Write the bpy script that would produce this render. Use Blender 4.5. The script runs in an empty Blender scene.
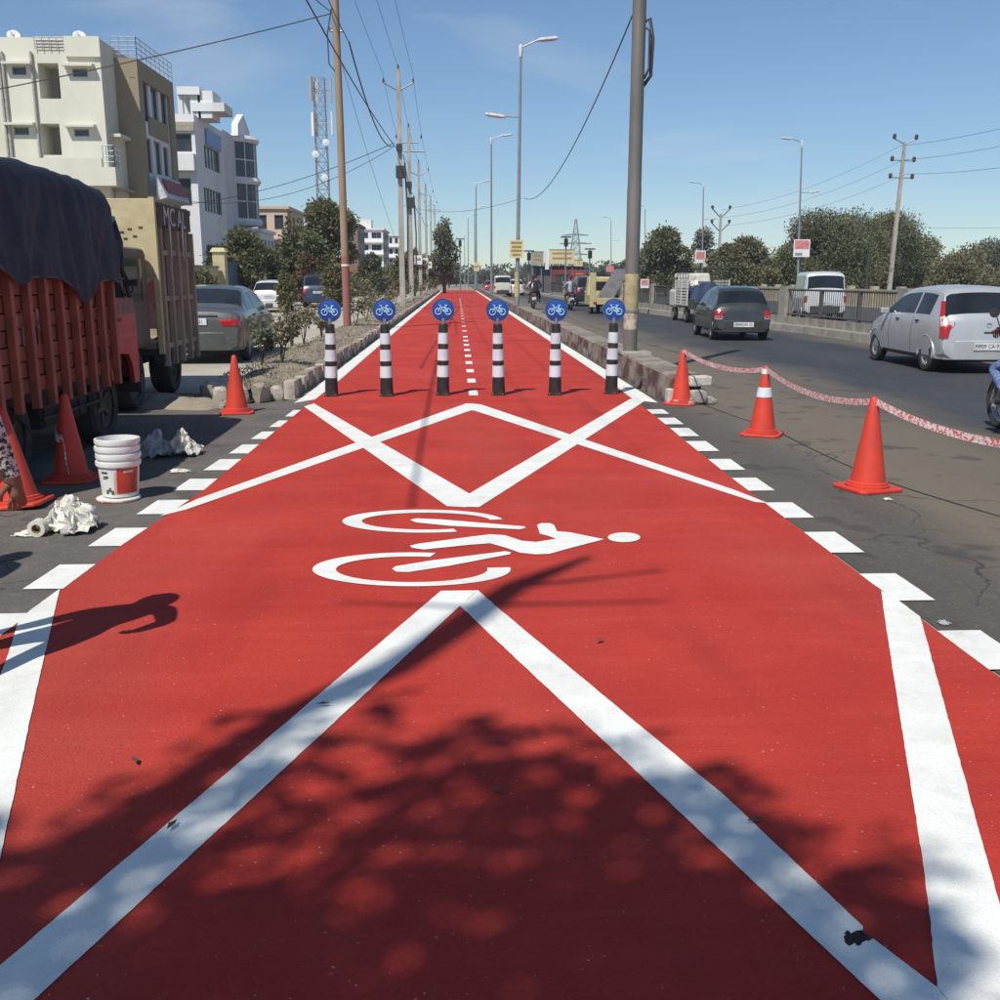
import bpy, bmesh, math, random
import numpy as np
from mathutils import Vector, Matrix, noise as mnoise
from math import radians as R, sin, cos, pi
random.seed(7)
SC = bpy.context.scene
COL = SC.collection

# ---------------------------------------------------------------- camera
CAM_H, FPX, PITCH, YAW = 1.6, 1000.0, 12.5, 2.4
cd = bpy.data.cameras.new('camera'); cam = bpy.data.objects.new('camera', cd); COL.objects.link(cam)
cam.location = (0, 0, CAM_H); cam.rotation_euler = (R(90 - PITCH), 0, R(-YAW))
cd.sensor_width = 36; cd.lens = 36 * FPX / 1000; cd.clip_start = .05; cd.clip_end = 4000
SC.camera = cam
# ---------------------------------------------------------------- sky and sun
SUN_DX, SUN_DY = .37, .62                      # shadow offset per metre of height
SUN_EL = math.degrees(math.atan(1 / math.hypot(SUN_DX, SUN_DY)))
SUN_AZ = math.degrees(math.atan2(-SUN_DX, -SUN_DY))   # clockwise from +Y
w = bpy.data.worlds.new('World'); SC.world = w; w.use_nodes = True
nt = w.node_tree; bg = nt.nodes['Background']
sky = nt.nodes.new('ShaderNodeTexSky'); sky.sky_type = 'NISHITA'; sky.sun_disc = False
sky.sun_elevation = R(SUN_EL); sky.sun_rotation = R(SUN_AZ)
sky.altitude = 300; sky.air_density = 1.0; sky.dust_density = .1; sky.ozone_density = 2.8
bg.inputs['Strength'].default_value = .097
# a few thin high cloud veils over the whole sky
tcw = nt.nodes.new('ShaderNodeTexCoord'); mpw = nt.nodes.new('ShaderNodeMapping'); mpw.inputs['Scale'].default_value = (1.2, 2.6, 5); nt.links.new(tcw.outputs['Generated'], mpw.inputs[0])
cn = nt.nodes.new('ShaderNodeTexNoise'); cn.inputs['Scale'].default_value = 2.2; cn.inputs['Detail'].default_value = 7; cn.inputs['Distortion'].default_value = .6; nt.links.new(mpw.outputs[0], cn.inputs['Vector'])
cr0 = nt.nodes.new('ShaderNodeMapRange'); cr0.inputs[1].default_value = .52; cr0.inputs[2].default_value = .78; cr0.inputs[4].default_value = .42; nt.links.new(cn.outputs[0], cr0.inputs[0])
cm = nt.nodes.new('ShaderNodeMix'); cm.data_type = 'RGBA'; nt.links.new(cr0.outputs[0], cm.inputs[0]); skt = nt.nodes.new('ShaderNodeMix'); skt.data_type = 'RGBA'; skt.blend_type = 'MULTIPLY'; skt.inputs[0].default_value = 1; skt.inputs[7].default_value = (.87, .98, 1.06, 1); nt.links.new(sky.outputs[0], skt.inputs[6]); nt.links.new(skt.outputs[2], cm.inputs[6]); cm.inputs[7].default_value = (7.2, 7.6, 8.0, 1)
nt.links.new(cm.outputs[2], bg.inputs['Color'])
sd = bpy.data.lights.new('sun', 'SUN'); sun = bpy.data.objects.new('sun', sd); COL.objects.link(sun)
sd.energy = 4.7; sd.angle = R(.53); sd.color = (1, .955, .88)
sun.rotation_euler = Vector((SUN_DX, SUN_DY, -1)).to_track_quat('-Z', 'Y').to_euler()
SC.view_settings.view_transform = 'Standard'; SC.view_settings.look = 'None'
SC.view_settings.exposure = .05; SC.view_settings.gamma = 1

# ---------------------------------------------------------------- pixel -> place
def ray(px, py):
    x = (px - 500) / FPX; y = -(py - 500) / FPX; p = R(PITCH); a = R(YAW)
    fy = cos(p) + y * sin(p); fz = -sin(p) + y * cos(p)
    return Vector((x * cos(a) + fy * sin(a), -x * sin(a) + fy * cos(a), fz))
def G(px, py, z=0.0):
    d = ray(px, py); t = (z - CAM_H) / d.z; return Vector((d.x * t, d.y * t, z))
def onX(px, py, X):
    d = ray(px, py); t = X / d.x; return Vector((X, d.y * t, CAM_H + d.z * t))
def onY(px, py, Y):
    d = ray(px, py); t = Y / d.y; return Vector((d.x * t, Y, CAM_H + d.z * t))

# ---------------------------------------------------------------- materials
MATS = {}
def mat(name, col, rough=.7, col2=None, scale=6., amt=.35, bump=0., bscale=40., metal=0., spec=.5, stretch=None, detail=6., contrast=(.35, .65), dirt=None, dirt_scale=2., dirt_amt=.5, coat=0., alpha=None, coords='Object'):
    if name in MATS: return MATS[name]
    m = bpy.data.materials.new(name); m.use_nodes = True; n = m.node_tree; L = n.links
    b = n.nodes['Principled BSDF']; b.inputs['Roughness'].default_value = rough
    b.inputs['Metallic'].default_value = metal; b.inputs['Specular IOR Level'].default_value = spec
    if coat: b.inputs['Coat Weight'].default_value = coat; b.inputs['Coat Roughness'].default_value = .05
    tc = n.nodes.new('ShaderNodeTexCoord'); mp = n.nodes.new('ShaderNodeMapping')
    if stretch: mp.inputs['Scale'].default_value = stretch
    L.new(tc.outputs[coords], mp.inputs[0])
    def noise(sc, det=detail):
        t = n.nodes.new('ShaderNodeTexNoise'); t.inputs['Scale'].default_value = sc; t.inputs['Detail'].default_value = det
        t.inputs['Roughness'].default_value = .6; L.new(mp.outputs[0], t.inputs['Vector']); return t
    def ramp(src, a, bb):
        r = n.nodes.new('ShaderNodeMapRange'); r.inputs[1].default_value = a; r.inputs[2].default_value = bb
        L.new(src, r.inputs[0]); return r.outputs[0]
    def mix(fac, c1, c2):
        x = n.nodes.new('ShaderNodeMix'); x.data_type = 'RGBA'
        L.new(fac, x.inputs[0])
        for i, c in ((6, c1), (7, c2)):
            if isinstance(c, tuple): x.inputs[i].default_value = (*c, 1)
            else: L.new(c, x.inputs[i])
        return x.outputs[2]
    c2 = col2 or tuple(min(1, c * (1 - amt)) for c in col)
    out = mix(ramp(noise(scale).outputs[0], *contrast), tuple(col), tuple(c2))
    if dirt:
        f = ramp(noise(dirt_scale).outputs[0], .52, .52 + .3)
        mm = n.nodes.new('ShaderNodeMath'); mm.operation = 'MULTIPLY'; mm.inputs[1].default_value = dirt_amt; L.new(f, mm.inputs[0])
        out = mix(mm.outputs[0], out, tuple(dirt))
    L.new(out, b.inputs['Base Color'])
    if bump:
        bp = n.nodes.new('ShaderNodeBump'); bp.inputs['Strength'].default_value = bump; bp.inputs['Distance'].default_value = .02
        L.new(noise(bscale, 8).outputs[0], bp.inputs['Height']); L.new(bp.outputs[0], b.inputs['Normal'])
    MATS[name] = m; m['_'] = 0
    return m
def nodes_of(m): return m.node_tree, m.node_tree.nodes, m.node_tree.links

# ---------------------------------------------------------------- mesh builder
class MB:
    def __init__(s): s.v = []; s.f = []; s.m = []
    def add(s, vs, fs, mi=0, M=None):
        o = len(s.v)
        s.v += [tuple(M @ Vector(v)) if M else tuple(v) for v in vs]
        s.f += [tuple(i + o for i in f) for f in fs]; s.m += [mi] * len(fs); return s
    def box(s, c, d, mi=0, M=None, rz=0, rx=0, ry=0, taper=1.):
        x, y, z = (k / 2 for k in d); t = taper
        vs = [(-x, -y, -z), (x, -y, -z), (x, y, -z), (-x, y, -z), (-x*t, -y*t, z), (x*t, -y*t, z), (x*t, y*t, z), (-x*t, y*t, z)]
        T = Matrix.Translation(c)
        if rx or ry or rz: T = T @ Matrix.Rotation(rz, 4, 'Z') @ Matrix.Rotation(ry, 4, 'Y') @ Matrix.Rotation(rx, 4, 'X')
        if M: T = M @ T
        return s.add(vs, [(0, 3, 2, 1), (4, 5, 6, 7), (0, 1, 5, 4), (1, 2, 6, 5), (2, 3, 7, 6), (3, 0, 4, 7)], mi, T)
    def bx(s, a, b, mi=0, M=None):
        return s.box([(a[i] + b[i]) / 2 for i in range(3)], [abs(b[i] - a[i]) for i in range(3)], mi, M)
    def tube(s, pts, r, n=8, mi=0, M=None, caps=True):
        pts = [Vector(p) for p in pts]; k = len(pts); rs = r if isinstance(r, (list, tuple)) else [r] * k
        vs = []; fs = []; up = None
        for i, p in enumerate(pts):
            d = (pts[min(i + 1, k - 1)] - pts[max(i - 1, 0)])
            d = d.normalized() if d.length > 1e-9 else Vector((0, 0, 1))
            if up is None: up = Vector((0, 0, 1)) if abs(d.z) < .9 else Vector((1, 0, 0))
            a = d.cross(up)
            if a.length < 1e-4: a = d.cross(Vector((0, 1, 0)))
            a.normalize(); b = a.cross(d).normalized(); up = b
            for j in range(n):
                t = 2 * pi * j / n; vs.append(p + (a * cos(t) + b * sin(t)) * rs[i])
        for i in range(k - 1):
            for j in range(n):
                q = (j + 1) % n; fs.append((i*n + j, i*n + q, (i+1)*n + q, (i+1)*n + j))
        if caps: fs += [tuple(range(n))[::-1], tuple((k-1)*n + j for j in range(n))]
        return s.add(vs, fs, mi, M)
    def lathe(s, prof, n=24, mi=0, M=None, caps=True):
        vs = []; fs = []; k = len(prof)
        for r, z in prof:
            for j in range(n): t = 2*pi*j/n; vs.append((r*cos(t), r*sin(t), z))
        for i in range(k - 1):
            for j in range(n): q = (j+1) % n; fs.append((i*n+j, i*n+q, (i+1)*n+q, (i+1)*n+j))
        if caps:
            if prof[0][0] > 1e-4: fs.append(tuple(range(n))[::-1])
            if prof[-1][0] > 1e-4: fs.append(tuple((k-1)*n+j for j in range(n)))
        return s.add(vs, fs, mi, M)
    def prism(s, poly, z0, z1, mi=0, M=None):
        n = len(poly)
        vs = [(x, y, z0) for x, y in poly] + [(x, y, z1) for x, y in poly]
        fs = [tuple(range(n))[::-1], tuple(range(n, 2*n))] + [(i, (i+1) % n, n+(i+1) % n, n+i) for i in range(n)]
        return s.add(vs, fs, mi, M)
    def grid(s, fn, nu, nv, mi=0, M=None):
        vs = [fn(i / nu, j / nv) for i in range(nu + 1) for j in range(nv + 1)]
        fs = [(i*(nv+1)+j, (i+1)*(nv+1)+j, (i+1)*(nv+1)+j+1, i*(nv+1)+j+1) for i in range(nu) for j in range(nv)]
        return s.add(vs, fs, mi, M)
    def mesh(s, name):
        me = bpy.data.meshes.new(name); me.from_pydata(s.v, [], s.f); me.update(); return me
    def build(s, name, mats, parent=None, smooth=False, loc=None, bevel=0., solid=0., subsurf=0):
        me = s.mesh(name)
        for m in (mats if isinstance(mats, (list, tuple)) else [mats]): me.materials.append(m)
        me.polygons.foreach_set('material_index', s.m)
        if smooth:
            me.polygons.foreach_set('use_smooth', [True] * len(s.f))
        o = bpy.data.objects.new(name, me); COL.objects.link(o)
        if parent: o.parent = parent
        if loc is not None: o.location = loc
        if smooth == 'auto': me.set_sharp_from_angle(angle=R(38))
        if solid: k = o.modifiers.new('solid', 'SOLIDIFY'); k.thickness = solid; k.offset = -1
        if bevel: k = o.modifiers.new('bevel', 'BEVEL'); k.width = bevel; k.segments = 2; k.limit_method = 'ANGLE'
        if subsurf: k = o.modifiers.new('sub', 'SUBSURF'); k.levels = subsurf; k.render_levels = subsurf
        return o
def tag(o, label, cat, group=None):
    o['label'] = label; o['category'] = cat
    if group: o['group'] = group
    return o
def struct(o): o['kind'] = 'structure'; return o
def stuff(o): o['kind'] = 'stuff'; return o
def thing(name, label, cat, loc=(0, 0, 0), rz=0, group=None):
    o = bpy.data.objects.new(name, None); COL.objects.link(o); o.empty_display_size = .1
    o.location = loc; o.rotation_euler = (0, 0, rz); return tag(o, label, cat, group)
def copy_tree(o, parent=None):
    c = o.copy(); COL.objects.link(c); c.parent = parent
    for ch in list(o.children): copy_tree(ch, c)
    return c
def text(s, name, m, parent, M, size=.1, depth=.002):
    cu = bpy.data.curves.new('t', 'FONT'); cu.body = s; cu.size = size; cu.align_x = 'CENTER'; cu.align_y = 'CENTER'; cu.extrude = depth
    to = bpy.data.objects.new('t', cu); COL.objects.link(to)
    bpy.context.view_layer.update()
    me = bpy.data.meshes.new_from_object(to.evaluated_get(bpy.context.evaluated_depsgraph_get()))
    bpy.data.objects.remove(to); me.transform(M); me.materials.append(m)
    o = bpy.data.objects.new(name, me); COL.objects.link(o); o.parent = parent
    return o
FACE_BACK = Matrix.Rotation(R(90), 4, 'X')      # text in XZ, read from -Y
FACE_RIGHT = Matrix.Rotation(R(90), 4, 'Z') @ Matrix.Rotation(R(90), 4, 'X')   # read from +X

# common materials
M_white = mat('white_road_paint', (.80, .81, .75), .65, (.69, .69, .63), 3, bump=.25, bscale=160, dirt=(.42, .36, .33), dirt_scale=9, dirt_amt=.35)
M_black = mat('black_plastic', (.02, .02, .021), .5, (.035, .033, .03), 20)
M_rubber = mat('tyre_rubber', (.022, .021, .02), .85, (.05, .045, .04), 9)
M_steel = mat('grey_galvanised_steel', (.36, .37, .38), .5, (.24, .24, .24), 5, metal=.5)
M_dark = mat('dark_void', (.012, .012, .013), .8)
M_conc = mat('weathered_concrete', (.36, .33, .28), .9, (.22, .20, .17), 4, bump=.6, bscale=30, dirt=(.10, .09, .08), dirt_scale=2.5, dirt_amt=.6)
M_pole = mat('concrete_pole', (.42, .39, .34), .85, (.28, .26, .23), 5, stretch=(1, 1, .3))
M_wire = mat('black_cable', (.06, .06, .065), .6)
# ================================================================ ground and roads
M_soil = mat('dusty_soil', (.33, .28, .21), .95, (.22, .18, .13), .8, bump=.7, bscale=6, dirt=(.16, .15, .08), dirt_scale=.15, dirt_amt=.6)
M_service = mat('dusty_concrete_road', (.44, .40, .32), .9, (.34, .30, .24), .7, bump=.3, bscale=30, dirt=(.2, .18, .15), dirt_scale=.4, dirt_amt=.5)
M_apron = mat('worn_asphalt', (.165, .147, .128), .88, (.118, .106, .096), 1.4, bump=.7, bscale=120, dirt=(.22, .19, .155), dirt_scale=.9, dirt_amt=.55, spec=.2)
M_road = mat('road_asphalt', (.050, .054, .060), .72, (.040, .043, .048), .8, bump=.5, bscale=90, dirt=(.075, .075, .075), dirt_scale=.35, dirt_amt=.4, stretch=(1, .35, 1), spec=.25)
def add_grit(m, scale=260., lo=.62, col=(.36, .33, .30), amt=.5, dark=None):
    n, N, L = nodes_of(m); b = N['Principled BSDF']; src = b.inputs['Base Color'].links[0].from_socket
    tc = N.new('ShaderNodeTexCoord'); t = N.new('ShaderNodeTexNoise'); t.inputs['Scale'].default_value = scale; t.inputs['Detail'].default_value = 2
    L.new(tc.outputs['Object'], t.inputs['Vector'])
    r = N.new('ShaderNodeMapRange'); r.inputs[1].default_value = lo; r.inputs[2].default_value = lo + .08; r.inputs[4].default_value = amt
    L.new(t.outputs[0], r.inputs[0]); x = N.new('ShaderNodeMix'); x.data_type = 'RGBA'; L.new(r.outputs[0], x.inputs[0]); L.new(src, x.inputs[6]); x.inputs[7].default_value = (*col, 1)
    L.new(x.outputs[2], b.inputs['Base Color'])
add_grit(M_apron, 190); add_grit(M_apron, 45, .62, (.24, .215, .185), .6); add_grit(M_apron, 70, .66, (.045, .042, .04), .6); add_grit(M_apron, 12, .60, (.20, .18, .155), .5); add_grit(M_road, 200, .64, (.16, .16, .16), .5); add_grit(M_soil, 40, .6, (.42, .38, .31), .6)
def dust_band(m, axis, pts, col, amt, nscale=.6):
    """dust washed along a road edge: a stain whose strength follows the distance from the edge, broken by noise"""
    n, N, L = nodes_of(m); b = N['Principled BSDF']; src = b.inputs['Base Color'].links[0].from_socket
    tc = N.new('ShaderNodeTexCoord'); sx = N.new('ShaderNodeSeparateXYZ'); L.new(tc.outputs['Object'], sx.inputs[0])
    t = N.new('ShaderNodeTexNoise'); t.inputs['Scale'].default_value = nscale; t.inputs['Detail'].default_value = 7
    mp = N.new('ShaderNodeMapping'); mp.inputs['Scale'].default_value = (1.6, .35, 1); L.new(tc.outputs['Object'], mp.inputs[0]); L.new(mp.outputs[0], t.inputs['Vector'])
    a = N.new('ShaderNodeMath'); a.operation = 'MULTIPLY_ADD'; a.inputs[1].default_value = 2.6; L.new(t.outputs[0], a.inputs[0]); L.new(sx.outputs[axis], a.inputs[2])
    s2 = N.new('ShaderNodeMath'); s2.operation = 'SUBTRACT'; s2.inputs[1].default_value = 1.3; L.new(a.outputs[0], s2.inputs[0])
    r = N.new('ShaderNodeValToRGB'); e = r.color_ramp.elements
    lo, hi = pts[0][0], pts[-1][0]
    mr = N.new('ShaderNodeMapRange'); mr.inputs[1].default_value = lo; mr.inputs[2].default_value = hi; L.new(s2.outputs[0], mr.inputs[0]); L.new(mr.outputs[0], r.inputs[0])
    while len(e) < len(pts): e.new(.5)
    for k, (p, v) in enumerate(pts): e[k].position = (p - lo) / (hi - lo); e[k].color = (v * amt, v * amt, v * amt, 1)
    x = N.new('ShaderNodeMix'); x.data_type = 'RGBA'; L.new(r.outputs[0], x.inputs[0]); L.new(src, x.inputs[6]); x.inputs[7].default_value = (*col, 1)
    L.new(x.outputs[2], b.inputs['Base Color'])
def add_cracks(m, scale, wid, col, amt=.8):
    n, N, L = nodes_of(m); b = N['Principled BSDF']; src = b.inputs['Base Color'].links[0].from_socket
    tc = N.new('ShaderNodeTexCoord'); nz = N.new('ShaderNodeTexNoise'); nz.inputs['Scale'].default_value = 1.7; nz.inputs['Detail'].default_value = 6; L.new(tc.outputs['Object'], nz.inputs['Vector'])
    va = N.new('ShaderNodeVectorMath'); va.operation = 'MULTIPLY_ADD'; va.inputs[1].default_value = (1.1, 1.1, 0); L.new(nz.outputs['Color'], va.inputs[0]); L.new(tc.outputs['Object'], va.inputs[2])
    vo = N.new('ShaderNodeTexVoronoi'); vo.feature = 'DISTANCE_TO_EDGE'; vo.inputs['Scale'].default_value = scale; L.new(va.outputs[0], vo.inputs['Vector'])
    r = N.new('ShaderNodeMapRange'); r.inputs[1].default_value = wid; r.inputs[2].default_value = 0; r.inputs[4].default_value = amt; L.new(vo.outputs['Distance'], r.inputs[0])
    n2 = N.new('ShaderNodeTexNoise'); n2.inputs['Scale'].default_value = .45; L.new(tc.outputs['Object'], n2.inputs['Vector'])
    r2 = N.new('ShaderNodeMapRange'); r2.inputs[1].default_value = .48; r2.inputs[2].default_value = .6; L.new(n2.outputs[0], r2.inputs[0])
    mu = N.new('ShaderNodeMath'); mu.operation = 'MULTIPLY'; L.new(r.outputs[0], mu.inputs[0]); L.new(r2.outputs[0], mu.inputs[1])
    x = N.new('ShaderNodeMix'); x.data_type = 'RGBA'; L.new(mu.outputs[0], x.inputs[0]); L.new(src, x.inputs[6]); x.inputs[7].default_value = (*col, 1); L.new(x.outputs[2], b.inputs['Base Color'])
add_cracks(M_apron, .8, .010, (.035, .032, .03)); 
dust_band(M_road, 0, [(2.0, .25), (2.9, .55), (3.6, 1), (4.8, .85), (6.4, .0), (9.2, 0), (10.6, .8)], (.175, .142, .100), .9)

add_grit(M_road, 45, .60, (.20, .18, .15), .45); add_grit(M_road, 80, .66, (.03, .03, .032), .6); add_grit(M_road, 9, .62, (.13, .12, .105), .45)
add_cracks(M_road, .55, .007, (.025, .025, .026)); add_grit(M_road, 2.2, .60, (.048, .045, .043), .55); add_grit(M_apron, 1.8, .62, (.055, .05, .047), .5)
def sheet(name, poly, z, m, parent=None):
    mb = MB(); mb.add([(x, y, z) for x, y in poly], [tuple(range(len(poly)))]); return mb.build(name, m, parent)
g = MB(); g.add([(-1500, -400, -.006), (1500, -400, -.006), (1500, 3000, -.006), (-1500, 3000, -.006)], [(0, 1, 2, 3)])
struct(g.build('ground', M_soil))
KERB_R = [(-12, 10.9), (10, 10.75), (20, 10.6), (30, 10.2), (38, 9.4), (48, 8.7), (75, 8.2), (110, 7.6), (150, 7.0), (260, 6.0)]
def kerbx(y):
    return float(np.interp(y, [a for a, b in KERB_R], [b for a, b in KERB_R]))
struct(sheet('main_road', [(2.2, -12)] + [(x, y) for y, x in KERB_R] + [(2.7, 260)], 0, M_road))
struct(sheet('opposite_road', [(x + .9, y) for y, x in KERB_R] + [(21, 260), (24, -12)], 0, mat('opposite_asphalt', (.062, .062, .064), .8, (.05, .05, .05), .7, bump=.4, bscale=60)))
struct(sheet('service_road', [(-12.2, 14.4), (-3.0, 14.4), (-3.6, 18), (-3.9, 30), (-3.9, 170), (-10.5, 170), (-11.2, 60)], 0, M_service))
struct(sheet('roadside_apron', [(-14, -12), (-1.6, -12), (-1.6, 13.6), (-2.3, 13.6), (-3.2, 14.3), (-14, 14.9)], 0, M_apron))

# ---------------------------------------------------------------- the red cycle lane
M_red = mat('red_lane_paint', (.505, .052, .037), .75, (.425, .043, .032), 1.6, bump=.55, bscale=120, dirt=(.33, .040, .032), dirt_scale=1.1, dirt_amt=.6, spec=.08)
def lane_detail(m):
    n, N, L = nodes_of(m); b = N['Principled BSDF']; src = b.inputs['Base Color'].links[0].from_socket
    tc = N.new('ShaderNodeTexCoord')
    def layer(scale, st, lo, hi, amt, col, src, det=4):
        mp = N.new('ShaderNodeMapping'); mp.inputs['Scale'].default_value = st; L.new(tc.outputs['Object'], mp.inputs[0])
        t = N.new('ShaderNodeTexNoise'); t.inputs['Scale'].default_value = scale; t.inputs['Detail'].default_value = det; L.new(mp.outputs[0], t.inputs['Vector'])
        r = N.new('ShaderNodeMapRange'); r.inputs[1].default_value = lo; r.inputs[2].default_value = hi; r.inputs[4].default_value = amt; L.new(t.outputs[0], r.inputs[0])
        x = N.new('ShaderNodeMix'); x.data_type = 'RGBA'; L.new(r.outputs[0], x.inputs[0]); L.new(src, x.inputs[6]); x.inputs[7].default_value = (*col, 1); return x.outputs[2]
    o = layer(3, (.35, 3.2, 1), .5, .75, .4, (.53, .078, .055), src)             # roller passes across the lane
    o = layer(6, (.15, 5, 1), .58, .75, .25, (.36, .026, .02), o)
    o = layer(160, (1, 1, 1), .62, .72, .35, (.60, .11, .08), o, 2)              # pale grit
    o = layer(210, (1, 1, 1), .64, .74, .55, (.22, .02, .018), o, 2)            # dark pores
    o = layer(26, (.8, 2.2, 1), .72, .76, .55, (.56, .24, .19), o, 3)          # dusty scuffs
    o = layer(.5, (1, .3, 1), .5, .75, .60, (.38, .088, .070), o)               # traffic dust
    o = layer(1.4, (1.5, .25, 1), .56, .72, .45, (.30, .034, .030), o)            # tyre rubber
    o = layer(60, (1, 1, 1), .72, .76, .8, (.60, .42, .36), o, 2)               # stray grit
    o = layer(1.0, (.10, 1.3, 1), .46, .62, .30, (.36, .030, .024), o, 3)        # overlapping roller coats
    o = layer(.8, (.9, .5, 1), .52, .66, .35, (.52, .085, .062), o, 5)           # sun-bleached patches
    o = layer(75, (1, 1, 1), .60, .70, .30, (.30, .026, .022), o, 2)             # aggregate showing through
    L.new(o, b.inputs['Base Color'])
lane_detail(M_red)
LZ, PZ = .004, .0065
# left and right edges of the red surface (slightly wider at the mouth of the lane)
EL = [(-12, -2.4), (3.0, -2.13), (5.2, -2.09), (6, -2.07), (7.6, -1.97), (11, -1.96), (13.4, -1.95), (140, -1.92)]
ER = [(-12, 2.18), (3.0, 2.20), (4.2, 2.21), (5.4, 2.21), (8, 2.235), (9.9, 2.28), (11, 2.32), (12.8, 2.36), (13.4, 2.42), (140, 2.45)]
lane = struct(sheet('cycle_lane', [(x, y) for y, x in ER] + [(x, y) for y, x in EL[::-1]], LZ, M_red))
def paint(poly, name='painted_line', m=None, z=PZ):
    # brushed and taped by hand: edges wander by a couple of millimetres
    out = []; n_ = len(poly)
    for i in range(n_):
        a, b = Vector(poly[i]), Vector(poly[(i + 1) % n_]); near = (a.y < 9 and b.y < 9); c = max(1, min(120, int((b - a).length / .022))) if near else 1
        nn = Vector((-(b - a).y, (b - a).x)); nn = nn.normalized() if nn.length > 1e-9 else nn
        for k in range(c):
            p = a.lerp(b, k / c)
            if near and k: p = p + nn * (.0018 * mnoise.noise(Vector((p.x * 47, p.y * 47, 1.5))) + .0016 * mnoise.noise(Vector((p.x * 7, p.y * 7, 4))))
            out.append(tuple(p))
    return sheet(name, out, z, m or M_white, lane)
def pix(*pts): return [tuple(G(*p).xy) for p in pts]
# block dashes along both sides of the crossing mouth
lefts = [(411, 417.5), (421.5, 428), (432.5, 440), (445.4, 454.4), (460, 471), (479.5, 491), (500.5, 514.5), (528, 546), (564, 588), (612, 642), (690, 735), (790, 850)]
for a, b in lefts:
    Ya, Yb = G(200, a).y, G(200, b).y
    fo = lambda Y: -2.30 + (Y - 5.0) * .037 if Y < 12 else -2.04
    fi = lambda Y: float(np.interp(Y, [p[0] for p in EL], [p[1] for p in EL]))
    paint([(fo(Yb), Yb), (fi(Yb) + .004, Yb), (fi(Ya) + .004, Ya), (fo(Ya), Ya)], 'block_dash')
rights = [(409, 413.5), (417.5, 424), (427.7, 436), (441, 451), (459, 470), (478, 491), (503, 518.6), (533, 554), (575.5, 603), (634, 674), (735, 800)]
for a, b in rights:
    Ya, Yb = G(800, a).y, G(800, b).y
    fi = lambda Y: float(np.interp(Y, [p[0] for p in ER], [p[1] for p in ER]))
    fo = lambda Y: fi(Y) + .20
    paint([(fi(Yb) - .004, Yb), (fo(Yb), Yb), (fo(Ya), Ya), (fi(Ya) - .004, Ya)], 'block_dash')
# edge lines beyond the bollards
paint([(-2.15, 13.15), (-1.93, 13.55), (-1.90, 16), (-1.90, 135), (-2.09, 135), (-2.13, 14)], 'edge_line')
paint([(2.62, 13.0), (2.63, 14), (2.58, 135), (2.40, 135), (2.39, 16), (2.36, 13.5), (2.33, 13.3)], 'edge_line')
# zigzag and chevrons (outlines read off the photograph, laid on the ground)
paint(pix((304, 407), (314, 404), (479, 500), (466, 508), (447, 507)), 'cross_line', z=PZ + .0003)
paint(pix((447, 507), (479, 508), (647, 400), (630, 399.5), (465, 497)), 'cross_line', z=PZ + .0006)
paint(pix((160, 517), (186, 510.5), (470.5, 411), (471.5, 404), (466, 404), (197, 500)), 'cross_line', z=PZ + .0009)
paint(pix((470.5, 411), (474, 411), (755, 503), (768, 504), (735, 491), (481, 405), (471.5, 404)), 'cross_line', z=PZ + .0012)
paint(pix((441, 592), (478, 591.5), (460, 607), (37, 1000), (-30, 1060), (-110, 1060), (0, 968)), 'chevron_line', z=PZ + .0003)
# a bite was left open where this arm meets a broken patch
paint(pix((478, 591.5), (500, 611), (725, 798), (863, 929), (861, 938), (868, 944), (873, 941), (937, 990), (1010, 1080), (960, 1080), (877, 1000), (845, 970), (500, 645), (460, 607)), 'chevron_line', z=PZ + .0009)
paint(pix((881, 592), (900, 603), (920, 618), (952, 735), (1000, 910), (1045, 1075), (1012, 1080), (937, 990), (925, 880), (887, 635)), 'zigzag_line', z=PZ + .0015)
paint(pix((60, 590), (35, 700), (0, 862), (-60, 1070), (-130, 1070), (0, 679), (9, 654), (19, 621), (29.7, 612)), 'zigzag_line', z=PZ + .0015)
# centre dashes running down the lane
for k in range(26):
    y0 = 13.95 + k * 1.75 if k < 8 else 13.95 + 8 * 1.75 + (k - 8) * 3.2
    paint([(.15, y0), (.28, y0), (.28, y0 + .62), (.15, y0 + .62)], 'centre_dash')
# thin dark strips running across the lane
paint([(-1.9, 25.6), (2.4, 26.6), (2.4, 26.68), (-1.9, 25.66)], 'dark_cross_strip', mat('cross_strip_dark', (.10, .02, .018), .8), z=LZ + .0015)
paint([(-1.9, 40.5), (2.4, 41.2), (2.4, 41.3), (-1.9, 40.6)], 'dark_cross_strip', MATS['cross_strip_dark'], z=LZ + .0015)
# broken patch with a dark hole
paint(pix(*[(855 + (12.5 + 4.5 * mnoise.noise(Vector((cos(a) * 2.3, sin(a) * 2.3, 3)))+ 2.5 * mnoise.noise(Vector((cos(a) * 7, sin(a) * 7, 5)))) * cos(a), 940.5 + (7 + 4 * mnoise.noise(Vector((cos(a) * 2.6, sin(a) * 2.6, 9)))+ 2 * mnoise.noise(Vector((cos(a) * 8, sin(a) * 8, 2)))) * sin(a)) for a in np.linspace(0, 2 * pi, 40)[:-1]]), 'broken_patch', mat('broken_asphalt', (.018, .014, .013), .9), z=PZ + .0012)
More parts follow.
